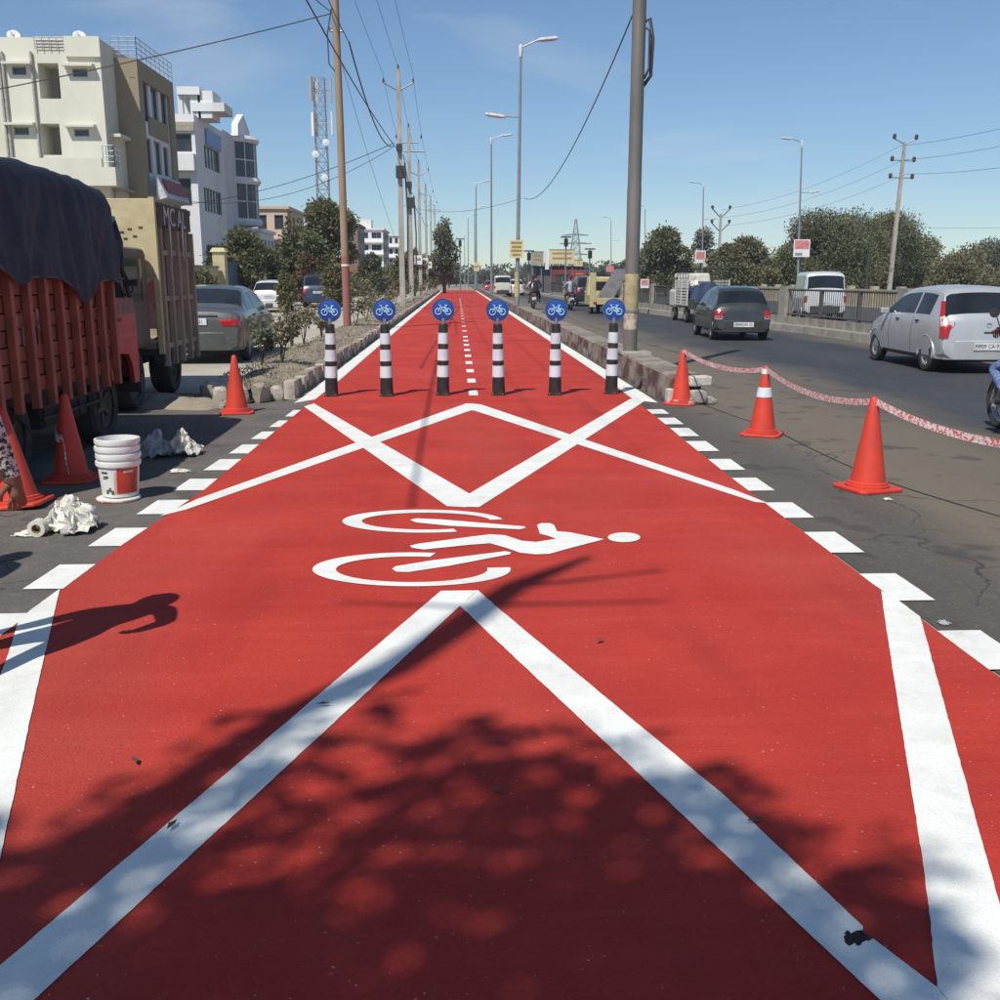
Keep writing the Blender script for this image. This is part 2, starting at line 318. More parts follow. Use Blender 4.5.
# bicycle symbol
def zp(pts, ox, oy, s): return pix(*[(ox + x / s, oy + y / s) for x, y in pts])
sym = MB()
def sympoly(poly):
    n0 = len(poly); sym.add([(x, y, PZ + .0018) for x, y in poly], [tuple(range(n0))])
def ring(cx, cy, ax, ay, bx_, by_, bcx, t0, t1, n=40):
    """open ring: outer ellipse minus inner ellipse in picture units between two angles"""
    P = []; Q = []
    for i in range(n + 1):
        t = R(t0 + (t1 - t0) * i / n)
        P.append(G(cx + ax * cos(t), cy - ay * sin(t))); Q.append(G(bcx + bx_ * cos(t), cy - by_ * sin(t)))
    for i in range(n): sympoly([tuple(P[i].xy), tuple(P[i+1].xy), tuple(Q[i+1].xy), tuple(Q[i].xy)])
ring(411.6, 570.7, 99.2, 17, 75.8, 12.9, 411.8, 76, 360 + 7)
ring(423, 522.3, 80.7, 11.6, 64.6, 8.5, 426.5, 9, 295)
for P in ([(392, 570), (396, 567.5), (430, 562), (505, 552.5), (511, 553.5), (510, 555.5), (450, 567), (408, 573.5), (396, 573)],
          [(410, 521), (416, 519.5), (440, 520.5), (524, 527.5), (526, 529), (520, 530.5), (450, 527), (416, 523.5)]):
    sympoly(pix(*P))
sympoly(pix((410, 547), (418, 545), (470, 538), (490, 535.5), (505, 536.5), (522, 542), (536, 543.2), (556, 540), (570, 533.5), (604, 540.5), (575, 548), (550, 555), (536, 555.7), (520, 554), (506, 549), (490, 544.5), (470, 546), (424, 550.8), (412, 549)))
sympoly(pix((537, 526), (541, 524.3), (550, 524.3), (554, 526), (557, 532.5), (570, 533.5), (556, 540.0), (548, 537), (540, 535)))
sympoly([tuple(G(624 + 16.3 * cos(2*pi*i/22), 538.5 - 4.9 * sin(2*pi*i/22)).xy) for i in range(22)])
sym.build('bicycle_symbol', M_white, lane)

# ================================================================ left verge with kerb stones
verge = MB()
vout = [(-2.40, 13.75), (-2.38, 18), (-2.36, 30), (-2.34, 135)]
vin = [(-3.05, 13.6), (-3.45, 15.5), (-3.75, 19), (-3.85, 30), (-3.85, 135)]
nL = 90
def vpt(u, v):
    y = 13.6 + (u ** 2.2) * 121
    xo = np.interp(y, [p[1] for p in vout], [p[0] for p in vout]); xi = np.interp(y, [p[1] for p in vin], [p[0] for p in vin])
    x = xo + (xi - xo) * v
    z = .06 + .10 * sin(pi * v) + .05 * mnoise.noise(Vector((x * 2.3, y * 1.1, 3))) + .03 * mnoise.noise(Vector((x * 7, y * 5, 8)))
    return (x, y, max(.015, z * (1 - .8 * (v > .99))))
verge.grid(vpt, nL, 8)
vg = struct(verge.build('verge', mat('verge_earth', (.30, .245, .175), .95, (.17, .14, .10), 3, bump=.9, bscale=14, dirt=(.13, .12, .06), dirt_scale=1.4, dirt_amt=.7), smooth=True))
add_grit(MATS['verge_earth'], 45, .58, (.46, .42, .35), .7)
M_k = [mat('kerb_whitewash', (.52, .47, .40), .9, (.30, .26, .21), 5, bump=.5, bscale=25, dirt=(.12, .10, .08), dirt_scale=3, dirt_amt=.8),
       mat('kerb_faded_red', (.27, .15, .11), .9, (.22, .18, .14), 5, bump=.5, bscale=25, dirt=(.09, .08, .07), dirt_scale=3, dirt_amt=.8),
       mat('kerb_bare', (.33, .29, .23), .9, (.2, .17, .13), 5, bump=.5, bscale=25, dirt=(.09, .08, .07), dirt_scale=3, dirt_amt=.7)]
kmesh = []
for i in range(3):
    mb = MB(); mb.box((0, 0, .105), (.15, .37, .25), taper=.93)
    me = mb.mesh('kerb_stone'); me.materials.append(M_k[i]); kmesh.append(me)
y = 13.9; k = 0; far = MB()
while y < 130:
    x = -2.29 + .012 * random.uniform(-1, 1)
    if y < 46:
        o = bpy.data.objects.new('kerb_stone', kmesh[(0, 1, 0, 2, 1)[k % 5] if random.random() < .85 else 2]); COL.objects.link(o)
        o.parent = vg; o.location = (x, y, random.uniform(-.03, .015)); o.rotation_euler = (random.uniform(-.03, .03), random.uniform(-.1, .06), random.uniform(-.05, .05))
    else: far.box((x, y, .1), (.15, .38, .24), mi=(0, 1)[k % 2])
    y += .405; k += 1
stuff(far.build('far_kerb_stones', M_k[:2], vg))
# rubble at the rounded nose of the verge
def rock(name, c, s, m, seed, label, group, rz=0):
    bm = bmesh.new(); bmesh.ops.create_icosphere(bm, subdivisions=2, radius=1)
    for v in bm.verts:
        n = mnoise.noise(v.co * 1.3 + Vector((seed * 3.1, 0, 0))); v.co *= 1 + .35 * n
        for ax in range(3): v.co[ax] = max(-.72, min(.72, v.co[ax]))
        v.co = Vector((v.co.x * s[0], v.co.y * s[1], v.co.z * s[2]))
    zmin = min(v.co.z for v in bm.verts)
    for v in bm.verts: v.co.z -= zmin
    me = bpy.data.meshes.new(name); bm.to_mesh(me); bm.free(); me.materials.append(m)
    o = bpy.data.objects.new(name, me); COL.objects.link(o); o.location = c; o.rotation_euler = (0, 0, rz)
    return tag(o, label, 'stone', group)
nose = [(-2.42, 13.5, .14, .16), (-2.60, 13.3, .16, .20), (-2.84, 13.15, .17, .18), (-3.12, 13.25, .15, .17), (-3.36, 13.6, .14, .16), (-3.5, 14.1, .14, .14), (-3.56, 14.6, .14, .13)]
for i, (x, y, s, h) in enumerate(nose):
    rock('kerb_block', (x, y, -.02), (s * .85, s * .7, h * .95), M_k[0] if i % 3 != 1 else M_k[2], i, 'squat whitewashed stone block ringing the rubble end of the verge', 'blocks round the end of the verge', random.random())
mb = MB(); A_, B_ = Vector((-4.6, 13.5, 0)), Vector((-3.0, 12.75, 0))
def berm(u, v):
    p = A_.lerp(B_, u); q = (v - .5) * 2; nrm = Vector((.42, .9, 0)); e = sin(pi * min(1, max(0, u))) ** .5
    hgt = .13 * e * max(0, 1 - q * q) * (1 + .5 * mnoise.noise(Vector((u * 7, v * 4, 1)))) + .02 * mnoise.noise(Vector((u * 22, v * 14, 4))) * (1 - q * q)
    return tuple(p + nrm * q * .42 * (.6 + .4 * e) + Vector((0, 0, max(.002 if abs(q) < .99 else -.01, hgt))))
mb.grid(berm, 40, 18); tag(mb.build('soil_heap', M_soil, smooth=True), 'low brown heap of loose soil between truck wheel and verge end', 'soil heap')
M_rub = mat('rubble_grey', (.38, .35, .30), .95, (.2, .18, .16), 6, bump=.6, bscale=20)
for i in range(18):
    a = random.uniform(0, 1); x = -3.9 + a * 1.2 + random.uniform(-.25, .25); y = 12.9 + random.uniform(-.35, .7)
    s = random.uniform(.025, .075)
    rock('rubble_stone', (x, y, 0), (s, s * 1.2, s * .8), M_rub, 40 + i, 'small grey rubble stone strewn at the rough end of the verge', 'rubble stones by the verge', random.random() * 3)

# crumpled sheets -------------------------------------------------
def crumple(name, c, r, h, m, seed, label, cat, sx=1, sy=1, group=None):
    """a heap of thin sheet: rounded lump broken into sharp-creased facets, skirts spread on the ground"""
    N_ = 58; vs = []; so = Vector((seed * 3.7, seed * 1.3, seed)); nv = lambda p: mnoise.noise_vector(p)
    for i in range(N_ + 1):
        for k in range(N_ + 1):
            u, v = i / N_ * 2 - 1, k / N_ * 2 - 1
            if abs(u) + abs(v) > 1e-6:                       # square cloth drawn towards a rounded outline
                f = max(abs(u), abs(v)) / math.hypot(u, v); u, v = u * (.45 + .55 * f), v * (.45 + .55 * f)
            p = Vector((u, v, 0)); a = nv(p * 1.7 + so); b = nv(p * 3.9 + so * 2); c2 = nv(p * 8.5 + so)
            rr = min(1, math.hypot(u, v)); rg = lambda f_, o_: 1 - 2 * abs(mnoise.noise(p * f_ + so * o_))
            x = u * .82 + .42 * a.x + .22 * b.x + .07 * c2.x; y = v * .82 + .42 * a.y + .22 * b.y + .07 * c2.y
            z = .62 * (1 - rr ** 1.7) + .26 * rg(1.9, 3) * (1 - .6 * rr) + .20 * rg(4.1, 4) * (1 - .45 * rr) + .08 * rg(9, 5)
            vs.append((x * r * sx, y * r * sy, max(.003 + .004 * (1 + mnoise.noise(p * 6 + so)), z * h)))
    me = bpy.data.meshes.new(name); me.from_pydata(vs, [], [(i*(N_+1)+k, (i+1)*(N_+1)+k, (i+1)*(N_+1)+k+1, i*(N_+1)+k+1) for i in range(N_) for k in range(N_)]); me.materials.append(m)
    me.polygons.foreach_set('use_smooth', [True] * len(me.polygons)); me.set_sharp_from_angle(angle=R(34))
    o = bpy.data.objects.new(name, me); COL.objects.link(o); o.location = c
    return tag(o, label, cat, group)
M_film = mat('white_plastic_film', (.72, .70, .62), .45, (.55, .52, .44), 9)
M_filmg = mat('grey_plastic_film', (.40, .41, .41), .45, (.28, .29, .29), 9)
crumple('crumpled_sheet', G(70, 530), .20, .23, M_film, 1.3, 'crumpled cream plastic sheet heaped beside a tape roll on asphalt', 'plastic sheet')
crumple('crumpled_sheet', G(158, 456), .20, .23, M_filmg, 5.1, 'crumpled grey plastic sheet lying in the lorry shadow', 'plastic sheet')
crumple('crumpled_sheet', G(184, 455), .19, .24, M_film, 8.7, 'crumpled white plastic sheet at the edge of the lorry shadow', 'plastic sheet')
crumple('litter_scrap', G(180, 472), .11, .03, M_film, 3.3, 'flat white scrap of film between white sheet and block dashes', 'litter', 1, .6)
crumple('plastic_bag', G(262, 398), .15, .2, M_film, 12.2, 'torn white plastic bag on the rubble beside a stone block', 'plastic bag')
crumple('plastic_bag', (G(254, 402).x, 13.35, 0), .14, .18, mat('black_film', (.03, .03, .035), .4, (.08, .08, .09), 9), 15.2, 'dark plastic bag stuffed between stone blocks of the verge end', 'plastic bag')
crumple('litter_scrap', G(888, 500), .035, .02, M_film, 4.4, 'tiny pale scrap on dusty asphalt beside the plain orange cone', 'litter')
crumple('litter_scrap', G(944, 624), .03, .02, M_filmg, 6.4, 'small silvery scrap on asphalt between two block dashes', 'litter')
t = thing('tape_roll', 'small white paper tape roll standing beside crumpled cream sheet', 'tape roll', G(39, 536))
mb = MB(); Mx = Matrix.Translation((0, 0, .055)) @ Matrix.Rotation(R(90), 4, 'X')
mb.lathe([(.03, -.035), (.055, -.035), (.055, .035), (.03, .035), (.03, -.035)], 20, M=Mx, caps=False)
mb.build('paper', M_film, t, smooth='auto')
mb = MB(); mb.lathe([(.026, -.036), (.030, -.036), (.030, .036), (.026, .036), (.026, -.036)], 20, M=Mx, caps=False); mb.build('core', mat('cardboard', (.35, .24, .14), .9), t)
crumple('litter_scrap', G(26, 536), .07, .04, M_film, 9.4, 'torn white wrapper beside the small tape roll', 'litter', 1.3, .6)
# dry leaves dropped on the lane
M_leafdry = mat('dry_leaf', (.055, .04, .03), .8, (.12, .08, .05), 20)
for i, (px, py) in enumerate([(323, 704), (172, 825), (497, 790), (600, 640), (135, 760), (755, 820)]):
    mb = MB(); s = .018
    mb.add([(-s*1.6, 0, .002), (0, -s*.6, .006), (s*1.6, 0, .003), (0, s*.6, .006), (0, 0, .001)], [(0, 1, 4), (1, 2, 4), (2, 3, 4), (3, 0, 4)])
    o = mb.build('dry_leaf', M_leafdry, loc=G(px, py, .018)); o.rotation_euler = (0, 0, i * 1.3)
    tag(o, 'small dark dry leaf dropped on the red and white paint', 'leaf', 'dry leaves on the lane')

# ================================================================ low wall on the right
M_wallk = mat('grimy_wall_paint', (.30, .26, .21), .92, (.17, .14, .11), 3, bump=.7, bscale=22, dirt=(.045, .035, .032), dirt_scale=1.7, dirt_amt=.85)
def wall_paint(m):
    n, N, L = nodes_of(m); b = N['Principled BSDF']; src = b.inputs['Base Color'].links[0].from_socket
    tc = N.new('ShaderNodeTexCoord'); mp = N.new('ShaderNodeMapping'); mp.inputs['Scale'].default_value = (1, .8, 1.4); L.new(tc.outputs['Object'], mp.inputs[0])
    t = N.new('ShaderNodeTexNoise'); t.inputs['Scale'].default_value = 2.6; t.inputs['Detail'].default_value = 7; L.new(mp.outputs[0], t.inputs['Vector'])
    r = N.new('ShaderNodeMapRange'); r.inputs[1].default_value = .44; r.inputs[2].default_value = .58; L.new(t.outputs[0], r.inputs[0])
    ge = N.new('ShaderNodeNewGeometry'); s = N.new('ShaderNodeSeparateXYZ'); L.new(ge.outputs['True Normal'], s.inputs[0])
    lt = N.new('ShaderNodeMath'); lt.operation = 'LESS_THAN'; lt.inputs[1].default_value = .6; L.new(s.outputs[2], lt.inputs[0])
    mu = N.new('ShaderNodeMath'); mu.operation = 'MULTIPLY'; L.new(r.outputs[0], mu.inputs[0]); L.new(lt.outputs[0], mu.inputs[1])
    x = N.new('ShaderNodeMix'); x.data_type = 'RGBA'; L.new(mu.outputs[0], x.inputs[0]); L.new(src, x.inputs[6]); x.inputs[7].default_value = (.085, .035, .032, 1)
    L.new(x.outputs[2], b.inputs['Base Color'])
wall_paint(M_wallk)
wl = thing('median_wall', 'low grimy maroon and grey median wall between red lane and road', 'wall', (2.95, 13.0, 0))
y = 0.; k = 0
while y < 118:
    ln = 2.4 if y < 40 else 5.
    mb = MB(); wid = .46; hh = .37 + random.uniform(-.015, .015)
    sx = random.uniform(-.008, .008); rag = .006 if y < 40 else .0
    ns = 12
    vs = []; fs = []
    for i in range(ns + 1):
        yy = y + .003 + (ln - .006) * i / ns
        e = (1.0 if i in (0, ns) else .8) * rag
        q = [(-wid/2 - .01, 0), (-wid/2 + .005, hh * .55), (-wid/2 + .012, hh - .03), (-wid/2 + .04, hh), (wid/2 - .04, hh), (wid/2, hh - .03), (wid/2 + .01, 0)]
        vs += [(a + sx + random.uniform(-e, e), yy, max(0, b + (random.uniform(-e, e) if b > 0 else 0))) for a, b in q]
    for i in range(ns):
        for j in range(6): fs.append((i*7+j, i*7+j+1, i*7+7+j+1, i*7+7+j))
    fs += [tuple(range(7))[::-1], tuple(ns*7+j for j in range(7))]
    mb.add(vs, fs); b = mb.build('wall_block', M_wallk, wl)
    y += ln; k += 1
mb = MB(); mb.box((.02, 3.9, .385), (.50, .62, .05), taper=.96); mb.build('pole_footing', M_conc, wl, bevel=.01)
mb = MB(); mb.box((.17, -.10, .30), (.30, .2, .13), rz=.2); mb.build('end_patch', mat('whitewash_patch', (.62, .60, .55), .9, (.4, .37, .32), 9, bump=.5), wl, bevel=.02)
mb = MB(); mb.box((-.2, -.08, .1), (.08, .12, .2), rz=.1); mb.build('end_patch', MATS['whitewash_patch'], wl, bevel=.015)
for i, (dx, dy, s) in enumerate([(.16, -.12, .17), (-.12, -.2, .06), (.05, -.28, .05), (.3, -.15, .09), (.33, .2, .06), (.4, -.05, .05), (-.02, -.12, .05)]):
    rock('wall_rubble', (2.95 + dx, 13.0 + dy, 0), (s, s, s * .8), M_rub, 80 + i, 'loose lump of broken concrete at the broken end of the median wall', 'lumps at the wall end', i)

# ================================================================ bollards
add_grit(M_white, 150, .62, (.50, .42, .39), .55); add_grit(M_white, 40, .70, (.55, .47, .43), .4); add_grit(M_white, 420, .60, (.6, .55, .52), .4)
M_bblack = mat('bollard_black', (.018, .018, .02), .45, (.03, .028, .027), 14, dirt=(.16, .10, .085), dirt_scale=7, dirt_amt=.6)
M_bwhite = mat('bollard_white_band', (.68, .73, .77), .4, (.58, .62, .66), 8, dirt=(.40, .40, .40), dirt_scale=9, dirt_amt=.55)
M_blue = mat('sign_blue', (.018, .075, .33), .4, (.015, .06, .28), 6)
M_cyan = mat('sign_pictogram', (.36, .66, .88), .4)
def bollard(x, y, label, k):
    t = thing('bollard', label, 'bollard', (x, y, LZ), random.uniform(-.04, .04), 'bollards across the cycle lane')
    t.rotation_euler = (random.uniform(-.014, .014), random.uniform(-.016, .016), random.uniform(-.10, .10))
    rad = lambda z: .092 - .030 * z / .98
    prof = [(.0, 0), (.106, 0), (.106, .018), (.095, .022)] + [(rad(z), z) for z in np.linspace(.024, .965, 10)] + [(rad(.98) - .006, .985), (0, .985)]
    mb = MB(); mb.lathe(prof, 28); mb.build('post', M_bblack, t, smooth='auto')
    for z0, z1 in ((.255, .415), (.482, .640), (.712, .862)):
        mb = MB(); mb.lathe([(rad(z0) - .004, z0), (rad(z0) + .004, z0 + .002), (rad(z1) + .004, z1 - .002), (rad(z1) - .004, z1)], 28, caps=False)
        mb.build('reflective_band', M_bwhite, t, smooth='auto')
    for a in range(4):
        mb = MB(); mb.lathe([(0, 0), (.012, 0), (.012, .012), (0, .012)], 6, M=Matrix.Translation((.098 * cos(a*pi/2 + .6), .098 * sin(a*pi/2 + .6), .018))); mb.build('bolt', M_steel, t)
    mb = MB(); mb.tube([(0, 0, .97), (0, 0, 1.06)], .024, 8); mb.build('sign_stem', M_steel, t)
    cz = 1.168 + random.uniform(-.004, .004); Mx = Matrix.Translation((0, 0, cz)) @ Matrix.Rotation(R(90), 4, 'X')
    mb = MB(); mb.lathe([(0, -.012), (.146, -.012), (.150, -.004), (.150, .010), (.143, .014), (0, .014)], 40, M=Mx)
    s = mb.build('sign_disc', M_blue, t, smooth='auto')
    mb = MB(); mb.lathe([(.150, -.014), (.157, -.014), (.157, .018), (.148, .018), (.150, -.014)], 40, M=Mx, caps=False)
    mb.build('rim', mat('sign_rim', (.10, .14, .24), .5), s, smooth='auto')
    e = MB(); q = lambda a, b: (a, -.0165, cz + b)
    for cx in (-.068, .068):
        e.tube([q(cx + .040 * cos(a), -.022 + .040 * sin(a)) for a in np.linspace(0, 2*pi, 21)], .0075, 6, caps=False)
    L = [(-.068, -.022), (-.035, .035), (.03, .035), (.068, -.022)]
    for a, b in ((L[0], L[1]), (L[1], L[2]), (L[2], L[3]), ((-.03, .035), (.005, -.02)), ((.005, -.02), (.03, .035)), ((-.035, .035), (-.042, .065)), ((-.065, .068), (-.03, .062)), ((.03, .035), (.035, .06)), ((.018, .062), (.055, .062)), ((.005, -.02), (.068, -.022))):
        e.tube([q(*a), q(*b)], .008, 6)
    e.build('bicycle_emblem', M_cyan, s)
    return t
names = ['nearest the planted verge', 'second from the planted verge', 'third from the planted verge', 'third from the low wall', 'second from the low wall', 'nearest the low wall']
bpx = [(331, 397), (386.5, 397), (443, 396), (499, 396), (555.5, 396), (612, 394.5)]
for k, (px, py) in enumerate(bpx):
    p = G(px, py); bollard(p.x, p.y + .09, 'black and white bollard with blue bicycle sign, ' + names[k], k)

# ================================================================ cones and tape
M_cone = mat('orange_cone', (.62, .050, .024), .55, (.52, .042, .024), 5, dirt=(.26, .075, .055), dirt_scale=6, dirt_amt=.8)
def cone(p, label, h=.72, band=False, lean=(0, 0)):
    t = thing('traffic_cone', label, 'traffic cone', p, random.uniform(-.3, .3), 'orange traffic cones')
    t.rotation_euler = (lean[0], lean[1], random.uniform(-.5, .5))
    mb = MB(); b = .20
    pts = [(-b, -b*.8), (-b*.8, -b), (b*.8, -b), (b, -b*.8), (b, b*.8), (b*.8, b), (-b*.8, b), (-b, b*.8)]
    mb.prism(pts, 0, .028); mb.build('base', M_cone, t, bevel=.008)
    rr = lambda z: .135 - (.135 - .026) * (z - .05) / (h - .05)
    mb = MB(); mb.lathe([(.165, .028), (.165, .045), (.150, .05), (.15, .062), (.137, .066)] + [(rr(z), z) for z in np.linspace(.07, h - .02, 8)] + [(.022, h - .006), (.012, h), (0, h)], 28, caps=False)
    mb.build('body', M_cone, t, smooth='auto')
    if band:
        z0, z1 = .40, .50
        mb = MB(); mb.lathe([(rr(z0) + .001, z0), (rr(z0) + .004, z0 + .002), (rr(z1) + .004, z1 - .002), (rr(z1) + .001, z1)], 28, caps=False)
        mb.build('reflective_band', M_bwhite, t, smooth='auto')
        mb = MB(); mb.lathe([(.040, h-.085), (.043, h-.08), (.034, h-.03), (.03, h-.03)], 20, caps=False); mb.build('cap_band', M_bwhite, t, smooth='auto')
    return t
c1, c2, c3 = G(681, 404), G(762, 435), G(867, 489)
cone(c1, 'orange cone touching the broken end of the median wall', .70)
cone(c2, 'orange cone with white reflective band under the warning tape', .72, True)
cone(c3, 'plain orange cone under tape, next after the white-banded cone', .72)
c4 = Vector((3.75, 5.35, 0)); cone(c4, 'plain orange cone holding the roadside end of the warning tape', .72)
cone(G(237, 413), 'orange cone in front of rubble stones at the verge end', .70)
cone(G(72, 480), 'shaded orange cone wrapped with tape beside the lorry', .70)
cone(G(20, 505), 'orange cone leaning slightly beside the lorry rear wheel', .72, lean=(-.05, -.10))
M_tape = mat('striped_tape', (.66, .60, .58), .45, (.55, .12, .10), 42, contrast=(.5, .54))
def tape(pts, name, label, wdt=.055):
    mb = MB(); vs = []; fs = []
    for i, p in enumerate(pts):
        tw = .35 * sin(i * .45); vs += [(p.x, p.y + sin(tw) * wdt / 2, p.z + cos(tw) * wdt / 2), (p.x, p.y - sin(tw) * wdt / 2, p.z - cos(tw) * wdt / 2)]
    for i in range(len(pts) - 1): fs.append((2*i, 2*i+1, 2*i+3, 2*i+2))
    mb.add(vs, fs); return tag(mb.build(name, M_tape, solid=.0012), label, 'barrier tape')
pts = []; zt = .685
span = [(c1, c2, .09), (c2, c3, .10), (c3, c4, .13)]
for k, (a, b, s) in enumerate(span):
    for i in range(14 + (k == 2)):
        u = i / 14; p = a.lerp(b, u); p = Vector((p.x, p.y - .028, zt - s * 4 * u * (1 - u))); pts.append(p)
tape(pts, 'barrier_tape', 'white and red warning tape sagging between the roadside cones')
pts = [Vector((c1.x - .01, c1.y, .69)).lerp(Vector((2.98, 12.95, .34)), u) + Vector((0, -.03, -.05 * sin(pi * u))) for u in np.linspace(0, 1, 9)]
tape(pts, 'barrier_tape', 'short white and red tape tail hanging from cone to wall end')
p = G(72, 480); pts = []
for i in range(26):
    u = i / 25; z = .40 - .12 * u if u < .5 else .34 - .62 * (u - .5)
    r_ = .135 - .109 * (z - .05) / .65 + .012; a = -2.9 + 2.6 * (u if u < .5 else .5 + (u - .5) * .25)
    pts.append(Vector((p.x + r_ * cos(a), p.y + r_ * sin(a), z)))
tape(pts, 'barrier_tape', 'white and red tape knotted round the shaded cone', .085)

# ================================================================ paint buckets
M_bucket = mat('white_bucket_plastic', (.74, .73, .70), .4, (.66, .65, .61), 5, dirt=(.5, .46, .4), dirt_scale=6, dirt_amt=.4)
bp_ = G(116, 502); bx0, by0 = bp_.x, bp_.y + .12
t = thing('bucket_lid', 'round white lid with red smears under the bucket stack', 'lid', (bx0 - .01, by0 - .03, .0))
mb = MB(); mb.lathe([(0, .002), (.150, .002), (.155, .008), (.155, .020), (.148, .024), (0, .020)], 32); mb.build('disc', M_bucket, t, smooth='auto')
mb = MB(); mb.lathe([(.154, .004), (.158, .006), (.158, .016), (.154, .018)], 32, caps=False); mb.build('red_smear', mat('red_smear', (.5, .05, .04), .6, (.7, .6, .55), 9), t, smooth='auto')
blab = ['lowest white paint bucket with red printed label, bearing the stack', 'white bucket nested straight into the printed bucket', 'white bucket second from the top of the nested stack', 'white bucket on top of the nested stack']
for k in range(4):
    z0 = .026 + .054 * k
    t = thing('paint_bucket', blab[k], 'bucket', (bx0 + .004 * (k % 2), by0, z0), .1 * k, 'nested paint buckets')
    H = .27; r0, r1 = .128, .148
    rad = lambda z: r0 + (r1 - r0) * z / H
    mb = MB(); mb.lathe([(0, .004), (r0 - .006, .004), (r0, .010), (rad(H - .06), H - .06), (rad(H), H), (rad(H) - .004, H), (rad(H-.06) - .004, H - .06), (r0 - .006, .012), (0, .012)], 36, caps=False)
    mb.build('shell', M_bucket, t, smooth='auto')
    mb = MB(); mb.lathe([(rad(H) - .003, H - .042), (rad(H) + .010, H - .036), (rad(H) + .013, H - .02), (rad(H) + .011, H - .002), (rad(H) - .002, H + .001)], 36, caps=False)
    rm = mb.build('rim', M_bucket, t, smooth='auto')
    if k == 0:
        def wrap(a0, a1, z0_, z1_, m, name, off=.0015, skew=0):
            mb = MB()
            mb.grid(lambda u, v: ((rad(z0_ + (z1_ - z0_) * v) + off) * cos(R(a0 + (a1 - a0) * u + skew * v)), (rad(z0_ + (z1_ - z0_) * v) + off) * sin(R(a0 + (a1 - a0) * u + skew * v)), z0_ + (z1_ - z0_) * v), 12, 3)
            return mb.build(name, m, t, smooth=True)
        wrap(-82, -12, .035, .225, mat('label_red', (.62, .055, .03), .4), 'printed_label', skew=4)
        wrap(-90, -82, .035, .20, mat('label_pink', (.75, .45, .42), .4), 'label_border', .0012, skew=4)
        md = mat('label_ink', (.05, .05, .05), .5)
        wrap(-128, -106, .185, .20, md, 'print_line'); wrap(-122, -104, .155, .168, md, 'print_line'); wrap(-126, -108, .145, .151, md, 'print_line')
        for a0, zc in ((-118, .035), (-108, .05), (-100, .03)): wrap(a0, a0 + 9, zc, zc + .03, mat('label_leaf', (.12, .13, .05), .5), 'print_leaf')
        wrap(-60, -30, .19, .205, mat('label_cream', (.75, .65, .55), .4), 'print_line', .0025)
# ================================================================ vehicles
M_glass = mat('car_glass', (.010, .013, .017), .08, (.02, .025, .03), 2, spec=.4)
M_rim = mat('wheel_alloy', (.42, .42, .42), .35, (.3, .3, .3), 8, metal=.6)
M_trim = mat('black_trim', (.03, .03, .032), .55, (.05, .048, .045), 10)
M_lampred = mat('tail_lamp_red', (.42, .012, .012), .2, (.30, .01, .01), 12, coat=.6)
M_lampclear = mat('lamp_clear', (.62, .55, .52), .2, coat=.6)
M_plate = mat('number_plate', (.75, .75, .73), .4)
M_ink = mat('plate_ink', (.02, .02, .02), .6)
def wheel(parent, x, y, r=.29, wd=.17, rim=None, side=1, name='wheel'):
    Mx = Matrix.Translation((x, y, r)) @ Matrix.Rotation(R(90) * side, 4, 'Y')
    mb = MB(); h = wd / 2
    mb.lathe([(r * .62, -h), (r * .9, -h), (r * .985, -h * .72), (r, -h * .3), (r, h * .3), (r * .985, h * .72), (r * .9, h), (r * .62, h), (r * .60, h * .6), (r * .60, -h * .6), (r * .62, -h)], 28, M=Mx, caps=False)
    w_ = mb.build(name, M_rubber, parent, smooth='auto')
    mb = MB(); mb.lathe([(0, h * .55), (r * .16, h * .62), (r * .2, h * .4), (r * .50, h * .35), (r * .58, h * .75), (r * .63, h * .8), (r * .63, -h * .5), (0, -h * .5)], 28, M=Mx, caps=False)
    for a in range(6):
        mb.box((cos(a*pi/3) * r * .36, sin(a*pi/3) * r * .36, h * .5), (r * .44, r * .12, h * .25), M=Mx, rz=a*pi/3)
    mb.build('rim', rim or M_rim, w_, smooth='auto')
    return w_
def bake_bool(o, cutters):
    for c in cutters:
        k = o.modifiers.new('b', 'BOOLEAN'); k.operation = 'DIFFERENCE'; k.object = c; k.solver = 'EXACT'
    bpy.context.view_layer.update()
    me = bpy.data.meshes.new_from_object(o.evaluated_get(bpy.context.evaluated_depsgraph_get()))
    o.modifiers.clear(); o.data = me
    for c in cutters: bpy.data.objects.remove(c)
